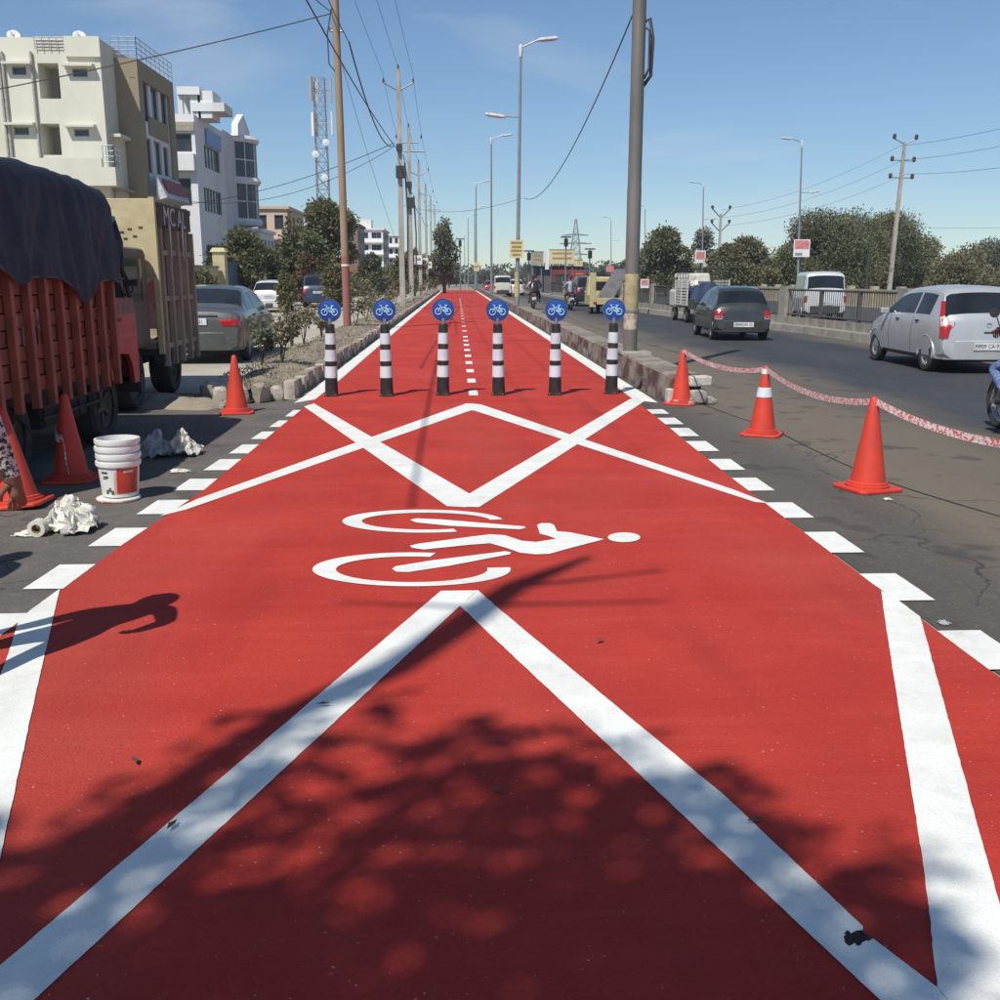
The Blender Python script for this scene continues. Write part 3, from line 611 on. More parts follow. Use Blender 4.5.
def car(name, label, cat, loc, rz, S, group=None):
    """a hatchback, saloon or van from its side line: y runs from the tail (0) to the nose (L)"""
    t = thing(name, label, cat, loc, rz, group)
    L, W, B, zb = S['L'], S['W'] / 2, S['belt'], S.get('zb', .22); off = S.get('axle_r', .65); paint_m = S['paint']
    T = lambda s: float(np.interp(s, [p[0] for p in S['top']], [p[1] for p in S['top']]))
    Wd = lambda s: W * float(np.interp(s, [0, .06, .2, .45, L - .9, L - .35, L - .08, L], [.905, .945, .975, 1, 1, .96, .86, .74]))
    tum = S.get('tumble', .75)
    def node(s):
        w_ = Wd(s); T_ = T(s); b = min(B, T_ - .10); g_ = max(0, min(1, (T_ - b - .09) / .42))
        wr = w_ * (.93 + (tum - .93) * g_); z0 = zb + .05 * max(0, 1 - s / .5) + .05 * max(0, 1 - (L - s) / .5)
        return [(w_ * .82, z0), (w_ * .97, z0 + .07), (w_, z0 + (b - z0) * .5), (w_ * .985, z0 + (b - z0) * .8), (w_ * .955, b), (wr, T_ - .085), (wr * .87, T_ - .028), (wr * .5, T_ - .004), (0, T_ + .004)]
    NN = 8
    def P(s, tt, sgn=1):
        s = max(0, min(L, s)); n_ = node(s); i = min(NN - 1, int(tt)); f = tt - i
        return Vector((sgn * (n_[i][0] * (1-f) + n_[i+1][0] * f), s - L/2, n_[i][1] * (1-f) + n_[i+1][1] * f))
    st = sorted(set([round(v, 3) for v in list(np.linspace(0, L, 46)) + [0, .02, .05, .09, .14] + [p[0] for p in S['top']]]))
    st = [v for v in st if 0 <= v <= L]
    vs = []; fs = []
    for s in st:
        n_ = node(s); vs += [(-a, s - L/2, b) for a, b in n_[:-1]][::1] + [(0, s - L/2, n_[-1][1])] + [(a, s - L/2, b) for a, b in n_[:-1][::-1]]
    K = 2 * NN + 1
    for i in range(len(st) - 1):
        for j in range(K - 1): fs.append((i*K+j, i*K+j+1, i*K+K+j+1, i*K+K+j))
        fs.append((i*K + K - 1, i*K, i*K + K, i*K + 2*K - 1))
    fs += [tuple(range(K))[::-1], tuple((len(st)-1)*K + j for j in range(K))]
    mb = MB(); mb.add(vs, fs); body = mb.build('body', paint_m, t)
    r = S['r']; ya, yf = off - L/2, off + S['wb'] - L/2
    cuts = []
    for yy in (ya, yf):
        for sg in (-1, 1):
            c = MB(); c.lathe([(0, -.3), (r * 1.17, -.3), (r * 1.17, .3), (0, .3)], 28, M=Matrix.Translation((sg * W, yy, r * 1.03)) @ Matrix.Rotation(R(90), 4, 'Y'))
            cuts.append(c.build('cut', M_dark))
    bake_bool(body, cuts)
    body.data.polygons.foreach_set('use_smooth', [True] * len(body.data.polygons)); body.data.set_sharp_from_angle(angle=R(32))
    for yy in (ya, yf):
        for sg in (-1, 1): wheel(t, sg * (W - .10), yy, r, .165, S.get('rim'), sg)
    for yy in (ya, yf):
        for sg in (-1, 1):
            mb = MB(); mb.tube([(sg * (W * Wd(yy + L/2) / W - .016 - .010 * (1 - abs(sin(a_)))), yy + r * 1.19 * cos(a_), r * 1.03 + r * 1.19 * sin(a_)) for a_ in np.linspace(-.15, pi + .15, 18)], .020, 6); mb.build('wheel_arch', paint_m, t, smooth=True)
    mb = MB(); mb.bx((-W + .17, -L/2 + .12, zb - .02), (W - .17, L/2 - .12, zb + .32)); mb.build('underbody', M_dark, t)
    def patch(name, m, s0, s1, t0, t1, sgn=1, offn=.008, nu=8, nv=4, fn=None, parent=None):
        mb = MB()
        def q(u, v):
            s = s0 + (s1 - s0) * u; tt = t0 + (t1 - t0) * v
            if fn: s, tt = fn(u, v)
            p = P(s, tt, sgn); e = 1e-3
            du = P(min(L, s + .02), tt, sgn) - P(max(0, s - .02), tt, sgn); dv = P(s, min(NN, tt + .05), sgn) - P(s, max(0, tt - .05), sgn)
            nn = du.cross(dv); nn = nn.normalized() if nn.length > 1e-9 else Vector((0, 0, 1))
            if nn.x * sgn < 0 and abs(nn.x) > .2: nn = -nn
            elif abs(nn.x) <= .2 and nn.z < 0: nn = -nn
            return p + nn * offn
        mb.grid(q, nu, nv); return mb.build(name, m, parent or t, smooth=True)
    # glass
    for (a, b_) in S['side_glass']:
        for sg in (-1, 1): patch('side_window', M_glass, a, b_, 4.12, 4.9, sg, .004, 10, 3)
    def across(name, m, s0, s1, lim, offn=.006, nu=6):
        mb = MB()
        def q(u, v):
            s = s0 + (s1 - s0) * u; x = -lim + 2 * lim * v; sg = -1 if x < 0 else 1
            p = P(s, NN - abs(x) * (NN - 5.05), sg); a = P(s - .03, NN - .5, 1); b2 = P(s + .03, NN - .5, 1); d = (b2 - a); nn = Vector((0, -d.z, d.y)).normalized()
            return p + nn * offn
        mb.grid(q, nu, 14); return mb.build(name, m, t, smooth=True)
    across('rear_window', M_glass, *S['rear_glass'], .93); across('windscreen', M_glass, *S['front_glass'], .98)
    # seams, handles, mirrors, bumpers
    for s in S.get('seams', ()):
        for sg in (-1, 1): patch('door_seam', M_dark, s - .006, s + .006, 1.1, 4.0, sg, .003, 1, 8)
    for s in S.get('handles', ()):
        for sg in (-1, 1):
            p = P(s, 3.55, sg); mb = MB(); mb.box(p + Vector((sg * .012, 0, 0)), (.03, .13, .035)); mb.build('door_handle', M_trim, t, bevel=.008)
    for sg in (-1, 1):
        p = P(S['mirror'], 4.1, sg); mb = MB(); mb.box(p + Vector((sg * .09, 0, .05)), (.16, .08, .11)); mb.build('mirror', S.get('mirror_m', paint_m), t, bevel=.02)
    for rear in (1, 0):
        zz0, zz1 = S['bump_z']; o_ = []; i_ = []
        for u in np.linspace(-1, 1, 17):
            depth = .0 + .12 * abs(u) ** 6 + .05 * u * u
            x = W * .985 * u
            o_.append((x, -L/2 - .04 + depth + (.22 * max(0, abs(u) - .9) / .1)))
            i_.append((x * .96, -L/2 + .16 + depth))
        poly = o_ + i_[::-1]
        if not rear: poly = [(x, -y_) for x, y_ in poly][::-1]
        mb = MB(); mb.prism(poly, zz0, zz1); mb.build('bumper', S.get('bumper', paint_m), t, bevel=.03)
    # lamps
    for sg in (-1, 1):
        for (m_, za, zc, inn, out) in S['tail']:
            mb = MB(); ss = [p[0] for p in S['top'] if p[0] < L * .4]; zz_ = [p[1] for p in S['top'] if p[0] < L * .4]
            def lampq(u, v, za=za, zc=zc, inn=inn, out=out):
                z = za + (zc - za) * u; s_ = max(.015, float(np.interp(z + .05, zz_, ss))); nd = node(s_)
                nd = node(max(s_, .05)); xw = float(np.interp(z, [q_[1] for q_ in nd], [q_[0] for q_ in nd])); rnd = .92 + .08 * sin(pi * u)
                if v < .5: q_ = v / .5; return Vector((sg * (xw - inn * rnd * (1 - q_) + .006), s_ - L/2 - .016 + .012 * q_, z))
                q_ = (v - .5) / .5; n2 = node(s_ + out * q_); xw2 = float(np.interp(z, [k_[1] for k_ in n2], [k_[0] for k_ in n2])); return Vector((sg * (max(xw, xw2) + .010), s_ - L/2 + out * q_, z))
            mb.grid(lampq, 8, 6); mb.build('tail_lamp', m_, t, smooth=True)
        patch('headlamp', M_lampclear, L - .30, L - .06, 3.2, 4.6, sg, .01, 5, 4)
    # number plate
    pz = S['plate_z']; py = -L/2 - S.get('plate_off', .045)
    mb = MB(); mb.box((0, py, pz), (.52, .012, .125)); pl = mb.build('number_plate', M_plate, t)
    text(S['plate'], 'plate_text', M_ink, pl, Matrix.Translation((0, py - .0075, pz)) @ FACE_BACK, .085, .001)
    if S.get('handle_bar'):
        mb = MB(); mb.box((0, -L/2 + .012, S['handle_bar']), (.16, .02, .03)); mb.build('boot_catch', M_trim, t, bevel=.006)
    S['P'] = P
    return t
PT = lambda n, c, c2, rough=.32: mat(n, c, rough, c2, 3, metal=.25, coat=.7, dirt=(.25, .22, .18), dirt_scale=2, dirt_amt=.18)
silver = mat('silver_car_paint', (.56, .56, .555), .36, (.52, .52, .515), 3, metal=.45, coat=.3, dirt=(.3, .28, .25), dirt_scale=2, dirt_amt=.2)
charcoal = PT('dark_green_grey_paint', (.040, .044, .042), (.05, .052, .05))
greysed = PT('grey_saloon_paint', (.105, .112, .107), (.09, .095, .09))
whitecar = PT('white_car_paint', (.70, .70, .68), (.64, .63, .60))
navy = PT('navy_car_paint', (.035, .05, .09), (.03, .04, .075))
hatch_top = [(0, .60), (.03, .80), (.07, .93), (.12, 1.0), (.40, 1.38), (.50, 1.435), (.9, 1.475), (1.4, 1.485), (1.9, 1.45), (2.15, 1.39), (2.78, 1.0), (2.95, .965), (3.45, .80), (3.6, .66), (3.66, .52)]
indica = dict(L=3.66, W=1.66, belt=.93, r=.285, wb=2.4, axle_r=.60, top=hatch_top, paint=silver, side_glass=[(.62, 1.22), (1.30, 2.55)], rear_glass=(.135, .385), front_glass=(2.2, 2.74),
              seams=(1.26, 2.30), handles=(1.05, 1.95), mirror=2.45, bump_z=(.24, .56), tail=[(M_lampred, .60, 1.22, .10, .10), (M_lampclear, .80, .96, .085, .08)], plate_z=.47, plate='MP09 CA 978', plate_off=.052, handle_bar=.70)
p1, p2 = G(922, 371), G(878, 363.3); d = Vector((p2.x - p1.x, p2.y - p1.y, 0)); hd = math.atan2(.10, 2.38)
ctr = Vector((p1.x, p1.y, 0)) + Vector((.83 * cos(hd), -.83 * sin(hd), 0)) + Vector((sin(hd), cos(hd), 0)) * (3.66/2 - .60)
ic = car('hatchback_car', 'silver hatchback with tall red tail lamps driving on the road', 'car', ctr, -hd, indica)
mb = MB(); mb.box((0, -1.63, .905), (.16, .01, .03)); mb.build('rear_sticker', M_plate, ic)
mb = MB(); mb.lathe([(.035, -.004), (.045, -.004), (.045, .006), (.035, .006), (.035, -.004)], 20, M=Matrix.Translation((0, -1.80, .82)) @ Matrix.Rotation(R(90), 4, 'X'), caps=False); mb.build('boot_badge', M_rim, ic)
for sx in (-.36, .36):
    mb = MB(); mb.box((sx, -.85, 1.02), (.42, .12, .5)); mb.box((sx, -.85, 1.33), (.22, .09, .16)); mb.build('headrest_seat', M_trim, ic, bevel=.03)
zen_top = [(0, .58), (.03, .78), (.09, .90), (.16, .95), (.50, 1.30), (.62, 1.36), (1.0, 1.40), (1.5, 1.40), (1.85, 1.36), (2.05, 1.30), (2.65, .93), (2.8, .89), (3.3, .74), (3.45, .62), (3.5, .5)]
zen = dict(L=3.5, W=1.52, belt=.86, r=.265, wb=2.33, axle_r=.58, top=zen_top, paint=charcoal, side_glass=[(.66, 1.2), (1.28, 2.4)], rear_glass=(.19, .475), front_glass=(2.1, 2.6),
           seams=(1.24, 2.2), handles=(1.05, 1.9), mirror=2.3, mirror_m=M_trim, bump_z=(.22, .52), bumper=M_trim, tail=[(M_lampred, .58, .80, .16, .14), (M_lampclear, .56, .65, .17, .10)], plate_z=.42, plate='MP04 HA 52', plate_off=.05)
p1 = G(712, 339.5); z_ = car('hatchback_car', 'dark grey-green hatchback with black bumper and red rear sticker', 'car', (p1.x + .73, p1.y + 1.1, 0), -.05, zen)
mb = MB()
mb.add([(.30 * cos(a) * k, -1.385 + (1.14 + .09 * sin(a) * k - .95) * .98, 1.14 + .09 * sin(a) * k) for k in (.0, 1) for a in np.linspace(0, pi, 12)], [(i, i + 1, 13 + i, 12 + i) for i in range(11)])
mb.build('rear_sticker', mat('sticker_red', (.6, .05, .04), .5), z_)
sedan_top = [(0, .62), (.03, .86), (.08, .98), (.16, 1.03), (.62, 1.06), (.74, 1.10), (1.35, 1.40), (1.55, 1.445), (2.1, 1.47), (2.6, 1.43), (2.8, 1.38), (3.45, 1.02), (3.6, .98), (4.35, .84), (4.52, .68), (4.6, .52)]
sedan = dict(L=4.6, W=1.80, belt=.95, r=.32, wb=2.72, axle_r=.95, top=sedan_top, paint=greysed, side_glass=[(1.05, 1.75), (1.85, 3.2)], rear_glass=(.80, 1.33), front_glass=(2.85, 3.40),
             seams=(1.80, 2.95), handles=(1.55, 2.5), mirror=3.1, bump_z=(.26, .60), tail=[(M_lampred, .72, .90, .30, .22)], plate_z=.80, plate='MP09 0021', plate_off=.0)
p1 = G(244, 361); sd_ = car('saloon_car', 'dark grey saloon parked beyond the slatted truck', 'car', (p1.x - .80, p1.y + 1.5, 0), .02, sedan)
mb = MB(); mb.box((0, -2.27, .93), (.9, .02, .035)); mb.build('chrome_strip', M_rim, sd_)
w1 = dict(sedan); w1.update(L=3.8, W=1.68, belt=.95, wb=2.42, axle_r=.65, r=.29, top=[(a * 3.8 / 3.66, b * 1.03) for a, b in hatch_top], paint=whitecar, side_glass=[(.65, 1.27), (1.35, 2.65)], rear_glass=(.14, .40), front_glass=(2.3, 2.84), seams=(1.3, 2.5), handles=(1.1, 2.), mirror=2.55, bump_z=(.24, .58), tail=[(M_lampred, .66, 1.0, .12, .10)], plate_z=.75, plate='MP09 KC 11', plate_off=.0)
p1 = G(268, 312.5); car('hatchback_car', 'white hatchback parked by the pale wall on the service road', 'car', (p1.x, p1.y + 1.8, 0), .05, w1)
suv = dict(L=4.4, W=1.75, belt=1.08, r=.35, wb=2.6, axle_r=.75, zb=.30, tumble=.85, top=[(0, .7), (.03, .95), (.08, 1.1), (.14, 1.2), (.32, 1.72), (.45, 1.80), (1.2, 1.86), (2.4, 1.84), (2.65, 1.78), (3.15, 1.22), (3.3, 1.15), (4.1, 1.02), (4.3, .85), (4.4, .62)],
           paint=navy, side_glass=[(.55, 1.3), (1.4, 2.1), (2.2, 2.95)], rear_glass=(.15, .31), front_glass=(2.7, 3.12), seams=(1.35, 2.15, 2.9), handles=(1.5, 2.3), mirror=2.9, bump_z=(.32, .66), tail=[(M_lampred, .8, 1.1, .12, .10)], plate_z=.85, plate='MP09 B 42', plate_off=.0)
p1 = G(315, 308); car('jeep_car', 'dark navy tall estate car parked under the big round tree', 'car', (p1.x, p1.y + 2.0, 0), .1, suv)
van = dict(L=3.6, W=1.62, belt=1.02, r=.30, wb=2.05, axle_r=.75, zb=.28, tumble=.86, top=[(0, .75), (.03, 1.0), (.06, 1.15), (.20, 1.70), (.30, 1.80), (.7, 1.86), (2.3, 1.85), (2.55, 1.78), (3.15, 1.05), (3.35, .98), (3.5, .85), (3.6, .6)],
           paint=whitecar, side_glass=[(.45, 1.15), (1.25, 2.0), (2.1, 2.9)], rear_glass=(.085, .20), front_glass=(2.6, 3.08), seams=(1.2, 2.05), handles=(2.1,), mirror=2.85, bump_z=(.3, .58), bumper=M_trim, tail=[(M_lampred, .7, .95, .10, .10)], plate_z=.68, plate='MP09 V 7', plate_off=.05)
p1 = G(831, 321.5); car('van', 'white passenger van beyond the roadside railing', 'van', (p1.x, p1.y + 1.7, 0), -.17, van)
# small vehicles far down the road
p1 = G(503, 297); v2 = dict(van); v2.update(paint=PT('cream_van_paint', (.66, .62, .50), (.6, .56, .45)))
car('van', 'cream van far down the road beside the banded lamp post', 'van', (p1.x, p1.y + 2, 0), 0, v2)
p1 = G(517, 296); car('hatchback_car', 'small white hatchback far down the road ahead of the scooter', 'car', (p1.x, p1.y + 4, 0), 0, w1)
p1 = G(487, 294); r1 = dict(zen); r1.update(paint=PT('red_car_paint', (.38, .03, .03), (.33, .03, .03)))
car('hatchback_car', 'small red hatchback at the far end of the road', 'car', (p1.x + .5, p1.y + 2, 0), 0, r1)
p1 = G(583, 306.5); jp = dict(suv); jp.update(paint=PT('black_jeep_paint', (.02, .02, .022), (.025, .025, .025)), L=3.6, W=1.5, top=[(a * 3.6 / 4.4, b * .93) for a, b in suv['top']], side_glass=[(.45, 1.05), (1.15, 2.3)], rear_glass=(.125, .25), front_glass=(2.2, 2.55), wb=2.1, axle_r=.65, r=.31, mirror=2.35, seams=(1.1, 2.3), handles=(1.2,))
car('jeep_car', 'black tall car driving behind the motorcyclists', 'car', (p1.x + .35, p1.y + 1.8, 0), 0, jp)

# ---------------------------------------------------------------- red lorry with tarpaulin
M_lred = mat('lorry_red_wood', (.30, .082, .042), .75, (.18, .05, .030), 4, bump=.5, bscale=30, dirt=(.20, .12, .10), dirt_scale=5, dirt_amt=.55)
M_lred2 = mat('lorry_red_rib', (.37, .105, .058), .7, (.25, .068, .042), 5, dirt=(.22, .13, .11), dirt_scale=5, dirt_amt=.5)
M_cabred = mat('lorry_cab_red', (.42, .030, .030), .45, (.34, .028, .03), 3, coat=.2, dirt=(.3, .2, .18), dirt_scale=4, dirt_amt=.5)
M_tarp = mat('navy_tarpaulin', (.018, .026, .048), .75, (.012, .018, .035), 2.5, bump=.5, bscale=9, dirt=(.034, .042, .062), dirt_scale=1.5, dirt_amt=.6)
M_chassis = mat('grimy_chassis', (.03, .028, .026), .8, (.05, .045, .04), 5)
lor = thing('lorry', 'red ribbed lorry covered by a dark navy tarpaulin', 'lorry', (-4.40, 5.3, 0))
HW, Yb, Yc, YR = .98, 4.92, 5.85, 1.55     # half width, bed end, cab nose (local)
zs, ze = .70, 1.86
nplank = 9
for k in range(nplank):
    z0 = zs + (ze - zs) * k / nplank; z1 = zs + (ze - zs) * (k + 1) / nplank - .012
    for sg in (-1, 1):
        mb = MB(); mb.bx((sg * (HW - .05), YR, z0), (sg * (HW - .01 - .008 * (k % 2)), Yb, z1)); mb.build('side_plank', M_lred, lor)
    mb = MB(); mb.bx((-HW + .06, YR, z0), (HW - .06, YR + .05, z1)); mb.build('tail_plank', M_lred, lor)
    mb = MB(); mb.bx((-HW + .06, Yb - .05, z0), (HW - .06, Yb, z1)); mb.build('front_plank', M_lred, lor)
for k in range(11):
    yy = YR + .04 + (Yb - YR - .08) * k / 10
    for sg in (-1, 1):
        mb = MB(); mb.bx((sg * (HW - .012), yy - .032, zs - .13), (sg * (HW + .055), yy + .032, ze)); mb.build('rib', M_lred2, lor, bevel=.008)
# peeled paint marks on the planks
M_peel = mat('peeled_white_marks', (.32, .20, .18), .8, (.16, .05, .04), 11, contrast=(.45, .55))
for (a, za, zc, w_) in ((2.33, 1.05, 1.38, .10), (2.73, 1.05, 1.38, .06), (2.86, 1.08, 1.36, .05), (3.15, 1.06, 1.36, .06)):
    mb = MB(); mb.bx((HW - .012, a - w_/2, za), (HW - .005, a + w_/2, zc)); mb.build('paint_mark', M_peel, lor)
mb = MB(); mb.bx((-HW + .05, YR + .02, .62), (HW - .05, Yb - .02, .70)); mb.build('bed_floor', M_chassis, lor)
mb = MB()
for sx in (-.4, .4): mb.bx((sx - .05, YR + .1, .46), (sx + .05, Yc - .2, .62))
for yy in (1.8, 2.5, 3.2, 4.2): mb.bx((-.8, yy, .56), (.8, yy + .08, .63))
mb.build('chassis_rail', M_chassis, lor)
mb = MB(); mb.bx((HW - .42, 3.25, .34), (HW - .10, 4.35, .62)); mb.build('fuel_tank', M_chassis, lor, bevel=.04)
mb = MB()
for zz in (.40, .50): mb.tube([(HW - .03, 3.1, zz + .05), (HW - .03, 4.6, zz + .05)], .018, 6)
for yy in (3.2, 3.6, 4.0, 4.5): mb.tube([(HW - .05, yy, .38), (HW - .05, yy, .66)], .016, 6)
mb.build('side_guard', M_chassis, lor)
mb = MB(); mb.tube([(HW - .06, 2.55, .66), (HW - .02, 2.80, .42)], .012, 6); mb.build('rope_hook', M_chassis, lor)
for yy, dual in ((2.60, 1), (4.72, 0)):
    for sg in (-1, 1):
        wheel(lor, sg * (HW - .17), yy, .375, .22, mat('lorry_rim', (.06, .055, .05), .7, (.1, .08, .06), 9), sg)
# cab
def cabside(sg):
    mb = MB(); x = sg * (HW - .06)
    poly = [(Yb + .03, .55), (Yb + .03, 1.40), (Yc - .06, 1.40), (Yc, 1.24), (Yc, .50), (Yc - .18, .50), (Yc - .22, .70), (Yc - .32, .82), (Yb + .30, .84), (Yb + .14, .80), (Yb + .10, .55)]
    vs = [(x, a, b) for a, b in poly] + [(x - sg * .05, a, b) for a, b in poly]; n = len(poly)
    mb.add(vs, [tuple(range(n)) if sg > 0 else tuple(range(n))[::-1], tuple(range(n, 2*n))[::-1] if sg > 0 else tuple(range(n, 2*n))] + [((i+1) % n, i, n+i, n+(i+1) % n) for i in range(n)])
    d = mb.build('cab_door', M_cabred, lor)
    mb = MB(); mb.box((x + sg * .012, Yb + .35, 1.18), (.02, .12, .03)); mb.build('handle', M_trim, d)
    mb = MB(); mb.bx((x + sg * .002, Yb + .06, 1.24), (x + sg * .008, Yc - .05, 1.40)); mb.build('weathered_band', mat('cab_faded', (.25, .14, .12), .8, (.16, .1, .09), 12), d)
    mb = MB(); mb.tube([(x - sg * .02, Yb + .04, 1.40), (x - sg * .1, Yb + .06, 1.92)], .03, 6); mb.tube([(x - sg * .02, Yc - .06, 1.40), (x - sg * .08, Yc - .24, 1.92)], .028, 6); mb.build('pillar', M_trim, lor)
    mb = MB(); mb.tube([(x, Yc - .36, 1.42), (x + sg * .10, Yc - .34, 1.47), (x + sg * .10, Yc - .34, 1.56)], .01, 6); mb.box((x + sg * .10, Yc - .35, 1.62), (.12, .03, .2)); mb.build('mirror', M_trim, lor)
cabside(1); cabside(-1)
mb = MB(); mb.bx((-HW + .12, Yb + .04, 1.90), (HW - .12, Yc - .24, 1.97)); mb.build('cab_roof', M_cabred, lor, bevel=.03)
mb = MB(); mb.bx((-HW + .12, Yc - .02, .5), (HW - .12, Yc + .02, 1.38)); mb.build('cab_front', M_cabred, lor)
mb = MB(); mb.add([(-HW + .14, Yc - .05, 1.40), (HW - .14, Yc - .05, 1.40), (HW - .2, Yc - .25, 1.90), (-HW + .2, Yc - .25, 1.90)], [(0, 1, 2, 3)]); mb.build('windscreen', mat('lorry_glass', (.16, .17, .17), .15), lor)
mb = MB(); mb.bx((-HW + .14, Yb + .06, .7), (HW - .14, Yc - .3, 1.05)); mb.build('cab_seat', M_trim, lor)
mb = MB(); mb.bx((-HW + .05, Yc - .02, .38), (HW - .05, Yc + .10, .58)); mb.build('front_bumper', M_chassis, lor, bevel=.02)
# tarpaulin: its own thing, tied over the load
oy = -5.3
lowpts = [(-.08, 1.72), (.8, 1.80), (1.7, 1.82), (2.15, 1.76), (2.35, 1.66), (2.63, 1.55), (2.9, 1.60), (3.26, 1.60), (3.5, 1.58), (3.7, 1.52), (3.96, 1.37), (4.12, 1.45), (4.36, 1.56), (4.7, 1.58), (4.95, 1.55), (5.12, 1.62)]
lowz = lambda y: float(np.interp(y, [a for a, b in lowpts], [b for a, b in lowpts]))
def tarp(u, v):
    y = 1.49 + 3.61 * u; a = (v - .5) * 2; sgn = 1 if a > 0 else -1; a = abs(a)
    zt = 2.36 + .10 * sin(u * 2.6 + .3) - .02 * u + .12 * (1 - a) - .22 * max(0, (u - .93) / .07) ** 1.5
    fold = .020 * mnoise.noise(Vector((y * 2.2 + a * 2.5, a * 2.0, 4 * sgn))) + .012 * mnoise.noise(Vector((y * 6 - a * 3, a * 3, 9))) + .011 * (1 - 2 * abs(mnoise.noise(Vector((y * 3.3 + a * 4, a * 2.4, 15))))) + .004 * mnoise.noise(Vector((y * 19, a * 13, 21)))
    hw = HW + .07
    if a < .55: x = hw * .93 * a / .55; z = zt - .02 * a
    elif a < .64: q = (a - .55) / .09; x = hw * (.93 + .07 * q); z = zt - .01 - .10 * q * q
    else:
        q = (a - .64) / .36; x = hw + .02 * q + fold * 2.2; zz = zt - .11; z = zz + (lowz(y) - zz) * q
    if u > .96: x *= 1 - .06 * (u - .96) / .04
    return (sgn * x, y, z + fold * (1 if a < .6 else .2))
mb = MB(); mb.grid(tarp, 120, 60)
def closed_end(y0, yo):
    def f(u, v):
        a = (u - .5) * 2; x, _, z = tarp(0 if y0 < 2 else 1, .5 + a * .32)
        zl = lowz(y0) + .05; return (x, y0 + yo * v + .03 * mnoise.noise(Vector((x * 4, v * 3, 2))), z + (zl - z) * v)
    mb.grid(f, 30, 10)
closed_end(1.49, -.05); closed_end(5.10, .06)
o = mb.build('tarpaulin', M_tarp, smooth=True, loc=(-4.40, 5.3, 0)); tag(o, 'dark navy tarpaulin draped over the red lorry', 'tarpaulin')
hem = MB(); hem.tube([(HW + .095, y, lowz(y) + .012) for y in np.linspace(1.5, 5.05, 60)], .012, 6)
hem.build('hem_rope', mat('grey_rope', (.11, .10, .10), .9), o)
bl = MB(); bl.add([(HW + .05, 5.08, 2.2), (HW + .09, 5.16, 1.95), (HW + .06, 5.22, 1.72), (HW - .05, 5.26, 1.7), (HW - .05, 5.14, 2.2)], [(0, 1, 2, 3, 4)]); bl.build('blue_lining', mat('blue_lining', (.05, .11, .22), .7, (.16, .2, .25), 6), o, solid=.004)

# ---------------------------------------------------------------- second truck: cream tail, weathered slatted side
M_cream = mat('truck_cream_panel', (.55, .48, .28), .75, (.46, .39, .22), 3, dirt=(.25, .19, .12), dirt_scale=4, dirt_amt=.6)
M_slat = mat('weathered_truck_wood', (.40, .325, .24), .85, (.25, .20, .15), 6, stretch=(1, 1, .25), bump=.5, bscale=25, dirt=(.26, .23, .19), dirt_scale=4, dirt_amt=.6)
q0 = onX(161, 350, -3.93); tr = thing('truck', 'tall truck with cream panel above its cab and weathered slatted side', 'truck', (q0.x - 1.0, q0.y, 0), R(1.5))
TL = 1.95; zt = 2.60
for k in range(11):
    yy = .03 + (TL - .14) * k / 10
    for sg in (-1, 1):
        mb = MB(); mb.bx((sg * .95, yy, .66), (sg * (1.0 + .012 * (k % 2)), yy + .135, zt - random.uniform(.0, .05))); mb.build('side_slat', M_slat, tr)
for zz in (.68, 1.3, 1.9, 2.5):
    for sg in (-1, 1):
        mb = MB(); mb.bx((sg * 1.013, .0, zz), (sg * 1.05, TL, zz + .07)); mb.build('side_rail', M_slat, tr)
for k in range(5):
    yy = .1 + (TL - .2) * k / 4
    mb = MB(); mb.bx((1.012, yy - .04, .45), (1.08, yy + .04, 2.24)); mb.build('stake', M_slat, tr)
mb = MB(); mb.bx((-1, -.05, .95), (1.0, .02, zt)); tp = mb.build('front_panel', M_cream, tr, bevel=.01)
mb = MB(); mb.bx((.985, -.06, .62), (1.05, .03, zt + .02)); mb.build('corner_post', M_cream, tr)
mb = MB(); mb.bx((-1, -.062, 1.62), (1.0, -.051, 1.66)); mb.build('panel_seam', M_slat, tp)
mb = MB(); mb.add([(.55, -.056, .96), (1.0 - .02, -.056, .96), (.98, -.056, 1.60), (.80, -.056, 1.45)], [(0, 1, 2, 3)]); mb.build('red_paint_patch', mat('truck_red_patch', (.45, .08, .08), .7, (.5, .3, .25), 8), tp, solid=.003)
for k, (x, z) in enumerate([(.55, 2.25), (.62, 2.18), (.72, 2.22), (.5, 2.12), (.66, 2.1), (.78, 2.13), (.86, 2.24)]):
    mb = MB(); mb.box((x, -.053, z), (.05, .008, .022)); mb.build('painted_mark', M_trim, tp)
Mx = Matrix.Rotation(R(90), 4, 'Z') @ Matrix.Rotation(R(90), 4, 'X')
M_let = mat('truck_white_lettering', (.66, .66, .62), .8, (.4, .38, .34), 20)
mb = MB(); mb.bx((1.052, .05, 2.26), (1.06, TL - .1, 2.56)); mb.build('name_board', mat('truck_name_board', (.045, .04, .035), .8, (.09, .08, .07), 7), tr)
text('MC AL', 'painted_lettering', M_let, tr, Matrix.Translation((1.0625, .95, 2.40)) @ Mx @ Matrix.Diagonal((1.25, 1, 1, 1)), .34, .002)
for a in (.52, 1.22):
    mb = MB(); mb.add([(1.087, a - .05, 2.30), (1.087, a + .05, 2.30), (1.087, a + .02, 1.85), (1.087, a - .01, 1.85)], [(0, 1, 2, 3)]); mb.build('paint_drip', M_let, tr, solid=.003)
mb = MB(); mb.bx((-.97, -.02, .60), (.97, TL, .68)); mb.bx((-.5, -1.4, .42), (.5, TL, .60)); mb.build('chassis_rail', M_chassis, tr)
mb = MB(); mb.bx((-.94, .03, .68), (.94, TL - .02, .76)); mb.build('bed_floor', M_slat, tr)
mb = MB(); mb.bx((-.95, TL - .05, .7), (.95, TL, zt)); mb.build('rear_board', M_slat, tr)
